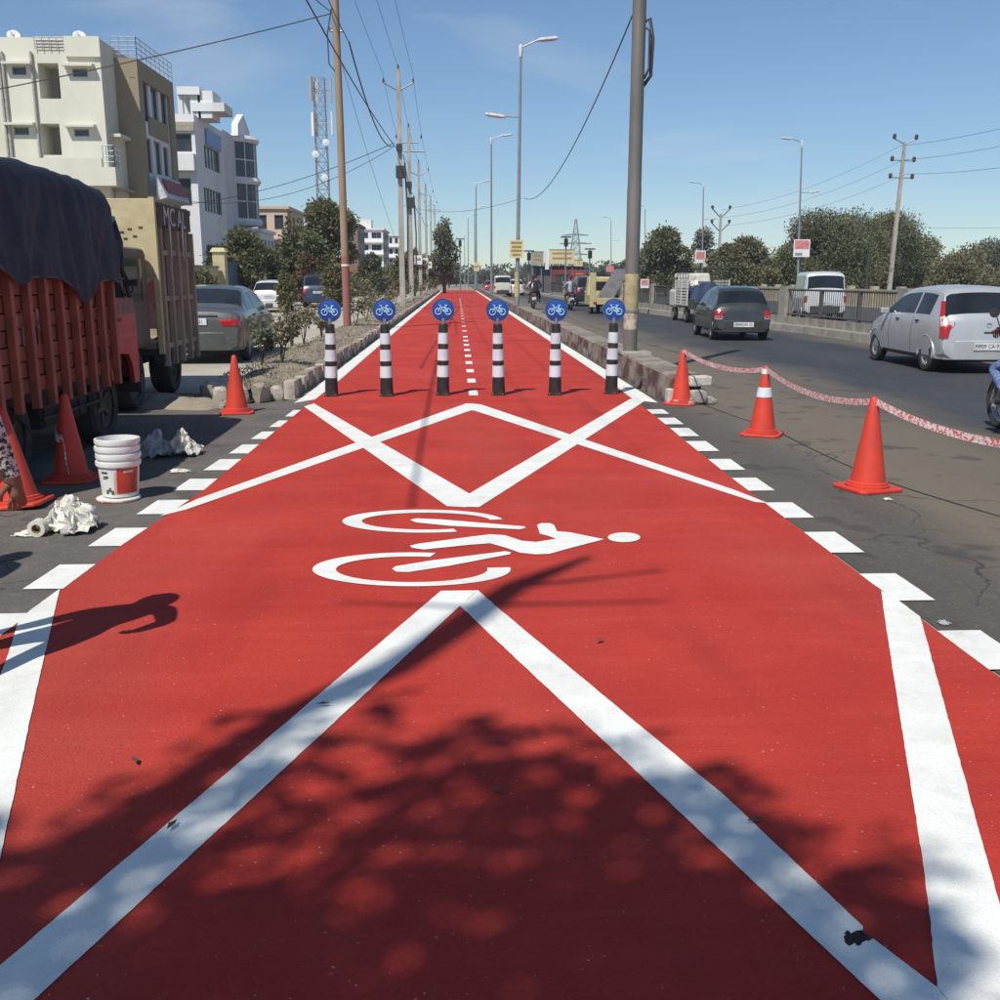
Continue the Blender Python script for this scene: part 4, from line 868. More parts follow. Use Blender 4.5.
mb = MB(); mb.bx((-.9, -1.62, .42), (.9, -1.53, .60)); mb.build('front_bumper', M_chassis, tr)
mb = MB(); mb.bx((.9, .0, .50), (1.03, .08, .64)); mb.build('mud_guard', M_chassis, tr)
for yy in (.92, -1.0):
    for sg in (-1, 1): wheel(tr, sg * .80, yy, .40, .27, MATS['lorry_rim'], sg)
mb = MB(); mb.bx((-.92, -1.5, .72), (.92, -.10, 1.98)); mb.build('cab', mat('truck_cab_dull', (.15, .115, .085), .7, (.10, .08, .065), 4), tr, bevel=.08)
mb = MB(); mb.bx((-.8, -1.507, 1.35), (.8, -1.50, 1.88)); mb.build('windscreen', M_glass, tr)
for sg in (-1, 1):
    mb = MB(); mb.bx((sg * .92, -1.2, 1.32), (sg * .927, -.4, 1.84)); mb.build('cab_window', M_glass, tr)

# ---------------------------------------------------------------- pickup with cage and blue load
M_pw = mat('pickup_white', (.62, .60, .54), .55, (.5, .48, .42), 4, dirt=(.3, .27, .22), dirt_scale=3, dirt_amt=.5)
p1 = G(683.5, 322.5); pk = thing('pickup_truck', 'small white pickup with slatted sides and blue load', 'pickup truck', (p1.x + .70, p1.y - .7, 0), -.02)
W2 = .75; L2 = 2.3
for sg in (-1, 1):
    for k in range(8):
        z0 = .72 + k * .105
        mb = MB(); mb.bx((sg * (W2 - .03), 0, z0), (sg * W2, L2, z0 + .075)); mb.build('side_slat', M_pw, pk)
    for yy in (.03, 1.1, 2.25):
        mb = MB(); mb.bx((sg * W2, yy - .03, .65), (sg * (W2 + .025), yy + .03, 1.56)); mb.build('stake', M_pw, pk)
mb = MB(); mb.bx((-W2, -.03, .62), (W2, L2, .70)); mb.build('bed_floor', M_pw, pk)
mb = MB(); mb.bx((-W2 + .02, -.05, .50), (W2 - .02, -.01, .84)); mb.build('tail_board', M_trim, pk)
mb = MB(); mb.bx((-W2 + .03, L2 + .04, .5), (W2 - .03, L2 + 1.35, 1.18)); mb.build('cab_body', M_pw, pk, bevel=.08)
mb = MB(); mb.box((0, L2 + .62, 1.48), (1.36, 1.1, .62), taper=.86); mb.build('cab_top', M_pw, pk, bevel=.06)
for sg in (-1, 1):
    mb = MB(); mb.box((sg * .655, L2 + .62, 1.46), (.012, .8, .36), ry=sg * -.15); mb.build('cab_window', M_glass, pk)
for k in range(5):
    mb = MB(); mb.tube([(-W2 + .03, .1 + .5 * k, .7), (-W2 + .03, .1 + .5 * k, 1.95), (W2 - .03, .1 + .5 * k, 1.95), (W2 - .03, .1 + .5 * k, .7)], .018, 6); mb.build('cage_hoop', M_trim, pk)
for sg in (-1, 1):
    for zz in (1.6, 1.75, 1.95):
        mb = MB(); mb.tube([(sg * (W2 - .03), .1, zz), (sg * (W2 - .03), 2.1, zz)], .014, 6); mb.build('cage_rail', M_trim, pk)
for yy in (.55, 2.85):
    for sg in (-1, 1): wheel(pk, sg * (W2 - .12), yy, .28, .16, M_rim, sg)
mb = MB()
mb.grid(lambda u, v: ((u - .5) * 1.34, .15 + 1.9 * v, .72 + .72 * (sin(pi * min(1, max(0, u)))) ** .4 + .12 * mnoise.noise(Vector((u * 5, v * 6, 2)))), 22, 22)
mb.grid(lambda u, v: ((u - .5) * 1.34, .15 + .02 * sin(u * 20), .70 + v * (.02 + .72 * (sin(pi * min(1, max(0, u)))) ** .4 + .12 * mnoise.noise(Vector((u * 5, 0, 2))))), 22, 6)
o = mb.build('blue_load', mat('blue_tarp_load', (.05, .08, .15), .7, (.035, .05, .09), 4), smooth=True, loc=pk.location); tag(o, 'blue sheeted load heaped in the white pickup', 'load')
crumple('white_sack', Vector(pk.location) + Vector((-.45, .3, 1.30)), .18, .35, M_film, 21, 'small white sack tied above the blue pickup load', 'sack')

# ---------------------------------------------------------------- yellow goods tempo with a grey tilted board
M_yel = mat('tempo_yellow', (.50, .43, .22), .55, (.42, .36, .19), 4, dirt=(.3, .25, .15), dirt_scale=3, dirt_amt=.5)
p1 = G(592, 314); tp_ = thing('goods_tempo', 'yellow goods tempo carrying a tilted grey board', 'goods tempo', (p1.x + .62, p1.y, 0))
mb = MB(); mb.bx((-.70, 0, .42), (.75, 1.9, .58)); mb.build('bed_floor', M_yel, tp_)
mb = MB(); mb.bx((-.74, -.05, .30), (-.46, .06, 1.85)); mb.build('rear_post', M_yel, tp_, bevel=.02)
mb = MB(); mb.bx((-.46, -.04, .42), (.74, .02, .72)); mb.build('tail_board', M_yel, tp_, bevel=.02)
for sg in (-1, 1):
    mb = MB(); mb.bx((sg * .74, .06, .42), (sg * .70, 1.9, .85)); mb.build('side_board', M_yel, tp_)
    wheel(tp_, sg * .60, .45, .26, .14, M_rim, sg)
wheel(tp_, 0, 2.5, .26, .14, M_rim, 1)
mb = MB(); mb.box((0, 2.35, 1.05), (1.3, .9, 1.25), taper=.82); cb = mb.build('cab', M_yel, tp_, bevel=.08)
mb = MB(); mb.box((0, 1.93, 1.25), (.8, .02, .4)); mb.build('cab_window', M_glass, cb)
mb = MB(); mb.box((-.5, -.06, .5), (.14, .02, .1)); mb.build('tail_lamp', M_lampred, tp_)
mb = MB(); mb.add([(-.25, .3, .62), (.35, .3, .62), (1.15, .5, 2.05), (.62, .5, 2.02), (-.25, 1.7, .62), (.35, 1.7, .62), (1.15, 1.5, 2.05), (.62, 1.5, 2.02)], [(0, 1, 2, 3), (7, 6, 5, 4), (0, 4, 5, 1), (1, 5, 6, 2), (2, 6, 7, 3), (3, 7, 4, 0)])
o = mb.build('tilted_board', mat('grey_board', (.20, .19, .19), .8, (.14, .13, .13), 5), loc=tp_.location); tag(o, 'large grey board standing tilted in the yellow tempo', 'board')

# ================================================================ motorcycles and people
def motorbike(label, loc, rz=0, colr=(.03, .03, .035), group=None):
    t = thing('motorcycle', label, 'motorcycle', loc, rz, group); mp = mat('bike_paint_%d' % int(colr[0] * 1000), colr, .3, coat=.5)
    for yy in (-.62, .62):
        Mx = Matrix.Translation((0, yy, .30)) @ Matrix.Rotation(R(90), 4, 'Y'); mb = MB()
        mb.lathe([(.22, -.04), (.27, -.05), (.30, -.02), (.30, .02), (.27, .05), (.22, .04), (.22, -.04)], 24, M=Mx, caps=False); w_ = mb.build('wheel', M_rubber, t, smooth='auto')
        mb = MB(); mb.lathe([(.205, -.02), (.225, -.03), (.225, .03), (.205, .02), (.205, -.02)], 24, M=Mx, caps=False); mb.lathe([(0, -.05), (.045, -.05), (.045, .05), (0, .05)], 12, M=Mx)
        for a in range(8): mb.tube([Vector((0, yy, .30)) + Vector((0, cos(a*pi/4), sin(a*pi/4))) * .04, Vector((0, yy, .30)) + Vector((0, cos(a*pi/4), sin(a*pi/4))) * .21], .006, 5)
        mb.build('rim', M_rim, w_)
    mb = MB()
    for sx in (-.06, .06): mb.tube([(sx, .62, .30), (sx, .48, .72), (sx, .42, .92)], .022, 8)
    mb.build('fork', M_rim, t)
    mb = MB(); mb.tube([(0, .42, .85), (0, .2, .55), (0, -.1, .35), (0, -.25, .45), (0, -.62, .30)], .028, 8); mb.tube([(0, .42, .85), (0, .1, .80), (0, -.35, .68), (0, -.75, .72)], .025, 8); mb.build('frame', M_trim, t)
    mb = MB(); mb.lathe([(0, -.26), (.09, -.24), (.135, -.08), (.13, .12), (.07, .24), (0, .26)], 16, M=Matrix.Translation((0, .18, .84)) @ Matrix.Rotation(R(-82), 4, 'X') @ Matrix.Diagonal((1, .8, 1, 1))); mb.build('fuel_tank', mp, t, smooth=True)
    mb = MB(); mb.box((0, -.38, .80), (.25, .78, .09), taper=.9); mb.build('seat', M_black, t, bevel=.03)
    mb = MB(); mb.box((0, .05, .42), (.24, .34, .30), taper=.8); mb.build('engine', M_steel, t, bevel=.03)
    mb = MB(); mb.tube([(.13, .1, .3), (.16, -.2, .26), (.17, -.78, .34)], [.022, .025, .045], 8); mb.build('exhaust', M_rim, t, smooth=True)
    mb = MB(); mb.tube([(-.36, .26, 1.06), (-.2, .38, 1.05), (0, .42, .98), (.2, .38, 1.05), (.36, .26, 1.06)], .014, 8); mb.build('handlebar', M_trim, t)
    for sg in (-1, 1):
        mb = MB(); mb.tube([(sg * .22, .36, 1.05), (sg * .30, .34, 1.22)], .006, 5); mb.lathe([(0, -.01), (.05, -.01), (.05, .01), (0, .01)], 14, M=Matrix.Translation((sg * .32, .34, 1.25)) @ Matrix.Rotation(R(90), 4, 'X')); mb.build('mirror', M_trim, t)
        mb = MB(); mb.tube([(sg * .07, -.12, .32), (sg * .26, -.12, .32)], .016, 6); mb.build('footrest', M_trim, t)
    mb = MB(); mb.lathe([(0, -.05), (.07, -.05), (.09, .05), (0, .06)], 14, M=Matrix.Translation((0, .56, .90)) @ Matrix.Rotation(R(-90), 4, 'X')); mb.build('headlamp', M_lampclear, t)
    mb = MB(); mb.box((0, -.80, .74), (.14, .05, .08)); mb.build('tail_lamp', M_lampred, t)
    mb = MB(); mb.box((0, -.84, .56), (.22, .01, .16)); mb.build('number_plate', M_plate, t)
    mb = MB(); mb.grid(lambda u, v: ((v - .5) * .16, -.62 - .34 * cos(R(30 + 110 * u)), .30 + .34 * sin(R(30 + 110 * u))), 8, 2); mb.build('mudguard', mp, t, smooth=True, solid=.01)
    return t

def skin_body(name, J, E, parent, mats, regions, sub=1):
    """one continuous figure grown round a joint skeleton; J name -> (pos, radius), E bones with a region each"""
    keys = list(J); idx = {k: i for i, k in enumerate(keys)}
    me = bpy.data.meshes.new(name); me.from_pydata([J[k][0] for k in keys], [(idx[a], idx[b]) for a, b in E], [])
    o = bpy.data.objects.new(name, me); COL.objects.link(o)
    o.modifiers.new('skin', 'SKIN').use_smooth_shade = True
    for k in keys:
        sv = me.skin_vertices[0].data[idx[k]]; r = J[k][1]; sv.radius = r if isinstance(r, tuple) else (r, r); sv.use_root = (k == 'pelvis')
    m = o.modifiers.new('sub', 'SUBSURF'); m.levels = sub; m.render_levels = sub
    bpy.context.view_layer.update()
    m2 = bpy.data.meshes.new_from_object(o.evaluated_get(bpy.context.evaluated_depsgraph_get())); bpy.data.objects.remove(o)
    for m in mats: m2.materials.append(m)
    segs = [(Vector(J[a][0]), Vector(J[b][0]), regions(a, b)) for a, b in E]
    for p in m2.polygons:
        c = p.center; best = None
        for a, b, r in segs:
            ab = b - a; u = max(0, min(1, (c - a).dot(ab) / max(1e-9, ab.length_squared))); d_ = (a + ab * u - c).length
            if best is None or d_ < best[0]: best = (d_, r)
        p.material_index = best[1]; p.use_smooth = True
    b = bpy.data.objects.new(name, m2); COL.objects.link(b); b.parent = parent; return b
M_skin = mat('brown_skin', (.22, .105, .065), .6, (.19, .09, .055), 20)
M_hair = mat('black_hair', (.012, .010, .010), .6)
def hand(J, E, wrist, key, d, side, palm_n, curl=.5):
    """palm and five bent fingers beyond a wrist; d = pointing direction"""
    w_ = Vector(J[wrist][0]); d = Vector(d).normalized(); n = Vector(palm_n).normalized(); s = d.cross(n).normalized() * side
    J[key + '_palm'] = (w_ + d * .075, (.036, .017)); E.append((wrist, key + '_palm'))
    for i, (off, ln) in enumerate(((.030, .068), (.010, .078), (-.010, .072), (-.029, .056))):
        a = w_ + d * .095 + s * off; b_ = a + (d * cos(curl * .6) + n * sin(curl * .6)) * ln * .55; c = b_ + (d * cos(curl * 1.5) + n * sin(curl * 1.5)) * ln * .5
        J[f'{key}_f{i}a'] = (a, .0095); J[f'{key}_f{i}b'] = (b_, .0088); J[f'{key}_f{i}c'] = (c, .0075)
        E += [(key + '_palm', f'{key}_f{i}a'), (f'{key}_f{i}a', f'{key}_f{i}b'), (f'{key}_f{i}b', f'{key}_f{i}c')]
    a = w_ + d * .035 + s * .034; b_ = a + (d * .7 + s * .55 + n * .3).normalized() * .04; c = b_ + (d * .9 + n * .35).normalized() * .032
    J[key + '_t0'] = (a, .012); J[key + '_t1'] = (b_, .0105); J[key + '_t2'] = (c, .0085)
    E += [(wrist, key + '_t0'), (key + '_t0', key + '_t1'), (key + '_t1', key + '_t2')]
def person(label, loc, rz, pose, shirt, trousers, group=None, helmet=None, scale=1., hands=True, sleeve_long=True):
    t = thing('person', label, 'person', loc, rz, group); t.scale = (scale,) * 3
    J = {}; E = []
    pel = Vector(pose['pelvis']); lean = Vector(pose.get('lean', (0, .02, 1))).normalized()
    J['pelvis'] = (pel, (.155, .11)); J['waist'] = (pel + lean * .16, (.145, .10)); J['chest'] = (pel + lean * .36, (.165, .115)); J['collar'] = (pel + lean * .50, (.10, .08))
    J['neck'] = (pel + lean * .575, .055); hd_ = pel + lean * .62; J['jaw'] = (hd_ + Vector((0, .015, .04)), (.068, .075)); J['skull'] = (hd_ + Vector((0, .0, .13)), (.078, .095)); J['crown'] = (hd_ + Vector((0, -.005, .20)), (.055, .065)); J['nose'] = (hd_ + Vector((0, .115, .075)), .014)
    E += [('pelvis', 'waist'), ('waist', 'chest'), ('chest', 'collar'), ('collar', 'neck'), ('neck', 'jaw'), ('jaw', 'skull'), ('skull', 'crown'), ('jaw', 'nose')]
    for sg, q in ((-1, 'l'), (1, 'r')):
        sh = pel + lean * .47 + Vector((sg * .185, 0, 0)); J[q + 'sho'] = (sh, .062); el, wr, hd2 = pose['arm_' + q]
        J[q + 'elb'] = (Vector(el), .046); J[q + 'wri'] = (Vector(wr), .034); J[q + 'mid'] = ((sh + Vector(el)) / 2, .055); J[q + 'fore'] = ((Vector(el) + Vector(wr)) / 2, .042)
        E += [('collar', q + 'sho'), (q + 'sho', q + 'mid'), (q + 'mid', q + 'elb'), (q + 'elb', q + 'fore'), (q + 'fore', q + 'wri')]
        if hands: hand(J, E, q + 'wri', q + 'hand', hd2, -sg, pose.get('palm_' + q, (-sg, 0, 0)), pose.get('curl', .45))
        kn, an, to = pose['leg_' + q]
        hp = pel + Vector((sg * .095, 0, -.05)); J[q + 'hip'] = (hp, .095); J[q + 'kne'] = (Vector(kn), .06); J[q + 'clf'] = (Vector(kn).lerp(Vector(an), .35), .058); J[q + 'ank'] = (Vector(an), .04); J[q + 'toe'] = (Vector(to), (.042, .03)); J[q + 'thi'] = (hp.lerp(Vector(kn), .5), .08)
        E += [('pelvis', q + 'hip'), (q + 'hip', q + 'thi'), (q + 'thi', q + 'kne'), (q + 'kne', q + 'clf'), (q + 'clf', q + 'ank'), (q + 'ank', q + 'toe')]
    def reg(a, b):
        if 'hand' in a or 'hand' in b: return 2
        if b in ('neck', 'jaw', 'skull', 'crown', 'nose'): return 2
        if b[1:] in ('fore', 'wri'): return 0 if sleeve_long else 2
        if b[1:] == 'toe': return 3
        if b[1:] in ('hip', 'thi', 'kne', 'clf', 'ank') : return 1
        return 0
    skin_body('body', J, E, t, [shirt, trousers, M_skin, M_black], reg)
    hc = pel + lean * .62 + Vector((0, -.012, .135))
    mb = MB(); big = 1.22 if helmet else 1.06
    def cap(u, v):
        a = u * 2 * pi; b = R(90 - 105 * v); rr = .085 * big
        return (hc.x + rr * .95 * cos(b) * cos(a), hc.y + rr * 1.22 * cos(b) * sin(a) - (.02 if not helmet else .0), hc.z + (.10 * big) * sin(b) + .012 + (-.02 * max(0, -sin(a)) * v))
    mb.grid(cap, 20, 9); mb.build('helmet' if helmet else 'hair', helmet or M_hair, t, smooth=True)
    for sg in (-1, 1):
        mb = MB(); mb.lathe([(0, -.008), (.011, -.006), (.013, 0), (.011, .006), (0, .008)], 10, M=Matrix.Translation(hd_ + Vector((sg * .03, .088, .105))) @ Matrix.Rotation(R(90), 4, 'X')); mb.build('eye', mat('eye_white', (.7, .68, .64), .3), t, smooth=True)
    return t
def ride_pose(hand_z=1.04):
    return dict(pelvis=(0, -.22, .90), lean=(0, .12, 1), arm_l=((-.33, .02, 1.15), (-.35, .22, hand_z + .04), (.1, .6, -.5)), arm_r=((.33, .02, 1.15), (.35, .22, hand_z + .04), (-.1, .6, -.5)), palm_l=(0, .5, -.8), palm_r=(0, .5, -.8), curl=1.0,
                leg_l=((-.24, .22, .74), (-.22, -.06, .40), (-.24, .12, .345)), leg_r=((.24, .22, .74), (.22, -.06, .40), (.24, .12, .345)))
def walk_pose(side_arm=.30):
    return dict(pelvis=(0, 0, .93), lean=(0, .02, 1), arm_l=((-.30, -.03, 1.14), (-.30, .05, .90), (0, .15, -1)), arm_r=((side_arm, -.02, 1.14), (side_arm + .03, .06, .90), (0, .15, -1)),
                leg_l=((-.11, .10, .50), (-.12, .02, .09), (-.13, .18, .035)), leg_r=((.11, -.02, .50), (.12, -.16, .09), (.13, -.01, .035)))
M_pat = mat('black_white_print', (.60, .58, .54), .85, (.03, .03, .03), 38, contrast=(.47, .53))
M_trow = mat('brown_cloth', (.10, .075, .06), .85); M_blueshirt = mat('blue_check_cloth', (.06, .11, .26), .85, (.16, .22, .36), 45, contrast=(.45, .55))
M_darkcl = mat('dark_cloth', (.025, .025, .03), .85); M_jean = mat('grey_cloth', (.08, .085, .1), .85); M_wshirt = mat('white_shirt', (.7, .7, .68), .8)
# bystander whose patterned sleeve and hand reach into the picture
pa = G(4, 508, .74) ; 
hx = onY(5, 515, 3.95)
pose = walk_pose(); pose['arm_r'] = ((.33, -.02, 1.15), (.37, .07, .86), (.02, .15, -1)); pose['palm_r'] = (-.6, .8, 0); pose['curl'] = .8
person('person in black and white printed sleeves standing at the lane edge', (hx.x - .335, 3.90, -.035), .05, pose, M_pat, M_trow)
person('person in dark clothes standing on asphalt by the lorry rear', (-3.25, 4.75, 0), -.2, walk_pose(), M_darkcl, M_trow)
# riders
bk = (5.89, 10.0, 0); motorbike('black motorcycle on the road beside the warning tape', bk, -.05)
rpz = ride_pose(); rpz['leg_l'] = ((-.37, .16, .70), (-.30, -.08, .40), (-.34, .10, .345)); rpz['leg_r'] = ((.37, .16, .70), (.30, -.08, .40), (.34, .10, .345)); rpz['arm_l'] = ((-.36, -.04, 1.14), (-.32, .17, 1.10), (.05, .75, -.35)); rpz['palm_l'] = (0, -.3, -.9); rpz['curl'] = 1.35
person('motorcycle rider in blue check clothes beside the warning tape', bk, -.05, rpz, M_blueshirt, M_blueshirt)
p1 = G(533, 309); b1 = (p1.x, p1.y, 0); motorbike('silver scooter carrying two riders down the road', b1, 0, (.35, .35, .36))
person('scooter rider in white shirt', b1, 0, ride_pose(), M_wshirt, M_jean, hands=False)
pz = ride_pose(); pz['pelvis'] = (.1, -.55, .98); pz['arm_l'] = ((-.2, -.4, 1.2), (-.12, -.2, 1.15), (0, 1, 0)); pz['arm_r'] = ((.4, -.5, 1.2), (.3, -.3, 1.12), (0, 1, 0)); pz['leg_l'] = ((-.2, -.2, .76), (-.2, -.4, .42), (-.22, -.25, .36)); pz['leg_r'] = ((.34, -.2, .76), (.32, -.4, .42), (.32, -.25, .36))
person('pillion passenger in dark clothes on the scooter', b1, 0, pz, M_darkcl, M_darkcl, hands=False)
p1 = G(570, 310); b2 = (p1.x, p1.y, 0); motorbike('dark motorcycle ridden between the wall and yellow tempo', b2, 0, (.05, .05, .06))
person('motorcyclist in pale shirt and black helmet before the black car', b2, 0, ride_pose(), mat('pale_grey_shirt', (.42, .43, .45), .8), M_darkcl, helmet=M_black, hands=False)
# ================================================================ buildings
M_pane = mat('window_pane', (.030, .036, .042), .12, (.05, .06, .07), 1.5, spec=.7)
M_cw = mat('cream_render', (.66, .65, .55), .85, (.61, .60, .50), .8, dirt=(.44, .41, .33), dirt_scale=.6, dirt_amt=.8, stretch=(1, 1, .22))
M_bw = mat('brown_render', (.30, .255, .17), .85, (.27, .23, .155), .8, dirt=(.2, .17, .12), dirt_scale=.5, dirt_amt=.4)
M_ww = mat('white_render', (.74, .74, .73), .8, (.68, .68, .67), .6, dirt=(.46, .46, .44), dirt_scale=.6, dirt_amt=.7, stretch=(1, 1, .22))
M_gw = mat('grey_render', (.40, .38, .34), .85, (.33, .31, .28), .8, dirt=(.22, .2, .18), dirt_scale=.6, dirt_amt=.5)
M_pk = mat('pink_render', (.62, .47, .36), .85, (.55, .42, .33), .7, dirt=(.4, .3, .24), dirt_scale=.5, dirt_amt=.4)
M_frame = mat('window_frame_grey', (.30, .30, .30), .5)
M_rail = mat('steel_railing', (.45, .46, .47), .4, metal=.6)
def facade(parent, O, U, Nv, W_, H_, ops, m, name='wall', th=.25, z0=0.):
    """a wall plane with real openings: O base corner, U along, Nv outward; ops = (u0,u1,v0,v1,kind)"""
    O = Vector(O); U = Vector(U).normalized(); Nv = Vector(Nv).normalized(); Z = Vector((0, 0, 1))
    us = sorted(set([0, W_] + [o[0] for o in ops] + [o[1] for o in ops])); vs_ = sorted(set([z0, H_] + [o[2] for o in ops] + [o[3] for o in ops]))
    us = [u for u in us if 0 <= u <= W_]; vs_ = [v for v in vs_ if z0 <= v <= H_]
    mb = MB(); pt = lambda u, v, d=0: O + U * u + Z * v - Nv * d
    def quad(a, b, c, d):
        n = (b - a).cross(d - a); mb.add([a, b, c, d], [(0, 1, 2, 3)])
    for i in range(len(us) - 1):
        for j in range(len(vs_) - 1):
            cu, cv = (us[i] + us[i+1]) / 2, (vs_[j] + vs_[j+1]) / 2
            if any(o[0] < cu < o[1] and o[2] < cv < o[3] for o in ops): continue
            quad(pt(us[i], vs_[j]), pt(us[i+1], vs_[j]), pt(us[i+1], vs_[j+1]), pt(us[i], vs_[j+1]))
    for (a, b, c, d, kind) in ops:
        dp = {'win': th, 'bal': 1.6, 'dark': th * 3}[kind.split('+')[0]]
        for q in ((pt(a, c), pt(b, c), pt(b, c, dp), pt(a, c, dp)), (pt(a, d), pt(a, d, dp), pt(b, d, dp), pt(b, d)), (pt(a, c), pt(a, c, dp), pt(a, d, dp), pt(a, d)), (pt(b, c), pt(b, d), pt(b, d, dp), pt(b, c, dp))): quad(*q)
    w_ = mb.build(name, m, parent)
    for (a, b, c, d, kind) in ops:
        kind, *ex = kind.split('+'); dp = {'win': th * .6, 'bal': 1.58, 'dark': th * 2.9}[kind]
        fw = min(.06, (b - a) * .08)
        if kind == 'bal':
            q = MB(); q.add([pt(a, c, dp), pt(b, c, dp), pt(b, d, dp), pt(a, d, dp)], [(0, 1, 2, 3)]); bw = q.build('balcony_back', M_gw, parent)  # back wall greyer than the cream house: recess shade put into its colour
            q = MB(); a2, b2 = a + (b - a) * .35, a + (b - a) * .95; q.add([pt(a2, c, dp - .02), pt(b2, c, dp - .02), pt(b2, c + (d - c) * .8, dp - .02), pt(a2, c + (d - c) * .8, dp - .02)], [(0, 1, 2, 3)]); q.build('door', M_pane, bw)
            continue
        q = MB(); q.add([pt(a, c, dp), pt(b, c, dp), pt(b, d, dp), pt(a, d, dp)], [(0, 1, 2, 3)]); wn = q.build('window', M_pane, parent)
        q = MB()
        def bar(u0, u1, v0, v1): 
            P = [pt(u0, v0, dp - .01), pt(u1, v0, dp - .01), pt(u1, v1, dp - .01), pt(u0, v1, dp - .01)]; P2 = [p + Nv * .05 for p in P]
            q.add(P + P2, [(4, 5, 6, 7), (0, 1, 5, 4), (1, 2, 6, 5), (2, 3, 7, 6), (3, 0, 4, 7)])
        if kind == 'win':
            bar(a, a + fw, c, d); bar(b - fw, b, c, d); bar(a + fw, b - fw, c, c + fw); bar(a + fw, b - fw, d - fw, d)
            nm = max(1, int(round((b - a) / .9)))
            for k in range(1, nm): u = a + (b - a) * k / nm; bar(u - fw * .4, u + fw * .4, c + fw, d - fw)
            q.build('window_frame', M_frame, wn)
        if 'shade' in ex:
            q = MB(); P = [pt(a - .35, d + .06, 0), pt(b + .35, d + .06, 0), pt(b + .35, d + .06, -.38), pt(a - .35, d + .06, -.38)]
            q.add(P + [p + Z * (.16 if i < 2 else .10) for i, p in enumerate(P)], [(0, 3, 2, 1), (4, 5, 6, 7), (0, 1, 5, 4), (1, 2, 6, 5), (2, 3, 7, 6), (3, 0, 4, 7)]); q.build('sunshade', m, parent)
    return w_
def railing(mb, A, B, h, n=3, posts=4, r=.02):
    A, B = Vector(A), Vector(B)
    for k in range(n): z = h * (k + 1) / n; mb.tube([A + Vector((0, 0, z)), B + Vector((0, 0, z))], r, 5)
    for k in range(posts): p = A.lerp(B, k / (posts - 1)); mb.tube([p, p + Vector((0, 0, h))], r, 5)

# cream house seen end-on --------------------------------------------------
Y1 = 52.0
def cr(px, py): p = onY(px, py, Y1); return p.x, p.z
xR, zT = cr(98.5, 38); xL = xR - 13.0
b1_ = thing('cream_building', 'cream four-storey house end with recessed balconies and sunshades', 'building', (0, 0, 0))
def op(x0, y0, x1, y1, kind):
    a, zt_ = cr(x0, y0); b, zb_ = cr(x1, y1); return (a - xL, b - xL, zb_, zt_, kind)
ops = [op(11.7, 66.4, 26.6, 75, 'win+shade'), op(72, 68.6, 87.8, 77, 'win+shade'), op(13.5, 127, 29.3, 135, 'win+shade'), op(73.8, 129, 89.5, 136.6, 'win+shade'), op(37.3, 63, 61.2, 98.7, 'bal'), op(39.6, 123.5, 62, 155, 'bal')]
zr = cr(50, 50)[1]; r0 = cr(35, 40)[0] - xL; r1 = cr(64, 40)[0] - xL
ops.append((r0, r1, zr, zT, 'dark'))
facade(b1_, (xL, Y1, 0), (1, 0, 0), (0, -1, 0), xR - xL, zT, ops[:-1] + [], M_cw)
xs = cr(98.5, 100)[0]; y2 = 53.7
facade(b1_, (xR, Y1, 0), (0, 1, 0), (1, 0, 0), 8.0, zT, [(.4, 1.2, 5.2, 6.6, 'win')], M_cw)
mb = MB(); mb.bx((xL, Y1 + 1.7, 0), (xR - .3, Y1 + 8, zT - 1.0)); mb.build('core', M_cw, b1_)
pb = cr(66, 57)
mb = MB(); mb.bx((pb[0], Y1 - .14, pb[1]), (xR + .06, Y1 - .003, zT + .05)); mb.build('parapet_block', M_cw, b1_)
mb = MB(); railing(mb, (xL + r0, Y1 - .1, zr), (xL + r1, Y1 - .1, zr), zT - zr, 4, 5); mb.build('roof_railing', M_rail, b1_)
for px in (3.5, 7, 35.5):
    x = cr(px, 100)[0]; mb = MB(); mb.tube([(x, Y1 - .09, .5), (x, Y1 - .09, cr(px, 52)[1])], .07, 8); mb.build('drain_pipe', mat('pvc_pipe', (.45, .43, .38), .6), b1_)
a = cr(0, 160)[1]; b = cr(0, 187)[1]; xe = cr(122, 170)[0]
mb = MB(); mb.bx((xL, Y1 - 1.0, b), (xe, Y1 - .003, b + .85)); mb.bx((xL, Y1 - 1.0, b + .85), (xR, Y1 - .85, a)); mb.build('balcony_band', M_cw, b1_)
mb = MB(); railing(mb, (xR + .05, Y1 - .9, b + .85), (xe - .05, Y1 - .9, b + .85), 1.0, 4, 4); railing(mb, (xe - .05, Y1 - .9, b + .85), (xe - .05, Y1 - .05, b + .85), 1.0, 4, 3); mb.build('balcony_railing', M_rail, b1_)
mb = MB(); mb.bx((xR, Y1 + .2, b - .1), (xe, Y1 + 4, b)); mb.build('porch_slab', M_gw, b1_)
for px in (8.5, 75):
    x = cr(px, 36)[0]; d_ = thing('satellite_dish', 'white satellite dish on the cream house roof, ' + ('over its left drain pipes' if px < 20 else 'behind the raised parapet block'), 'satellite dish', (x, Y1 + .6, zT - .3))
    mb = MB(); mb.lathe([(0, 0), (.18, .02), (.31, .09), (.30, .10), (.17, .04), (0, .015)], 20, M=Matrix.Translation((0, 0, .45)) @ Matrix.Rotation(R(60), 4, 'X') @ Matrix.Rotation(R(20), 4, 'Y')); mb.build('dish', M_ww, d_, smooth=True)
    mb = MB(); mb.tube([(0, 0, 0), (0, 0, .55)], .03, 6); mb.tube([(0, 0, .4), (0, -.45, .75)], .012, 5); mb.build('mast', M_steel, d_)
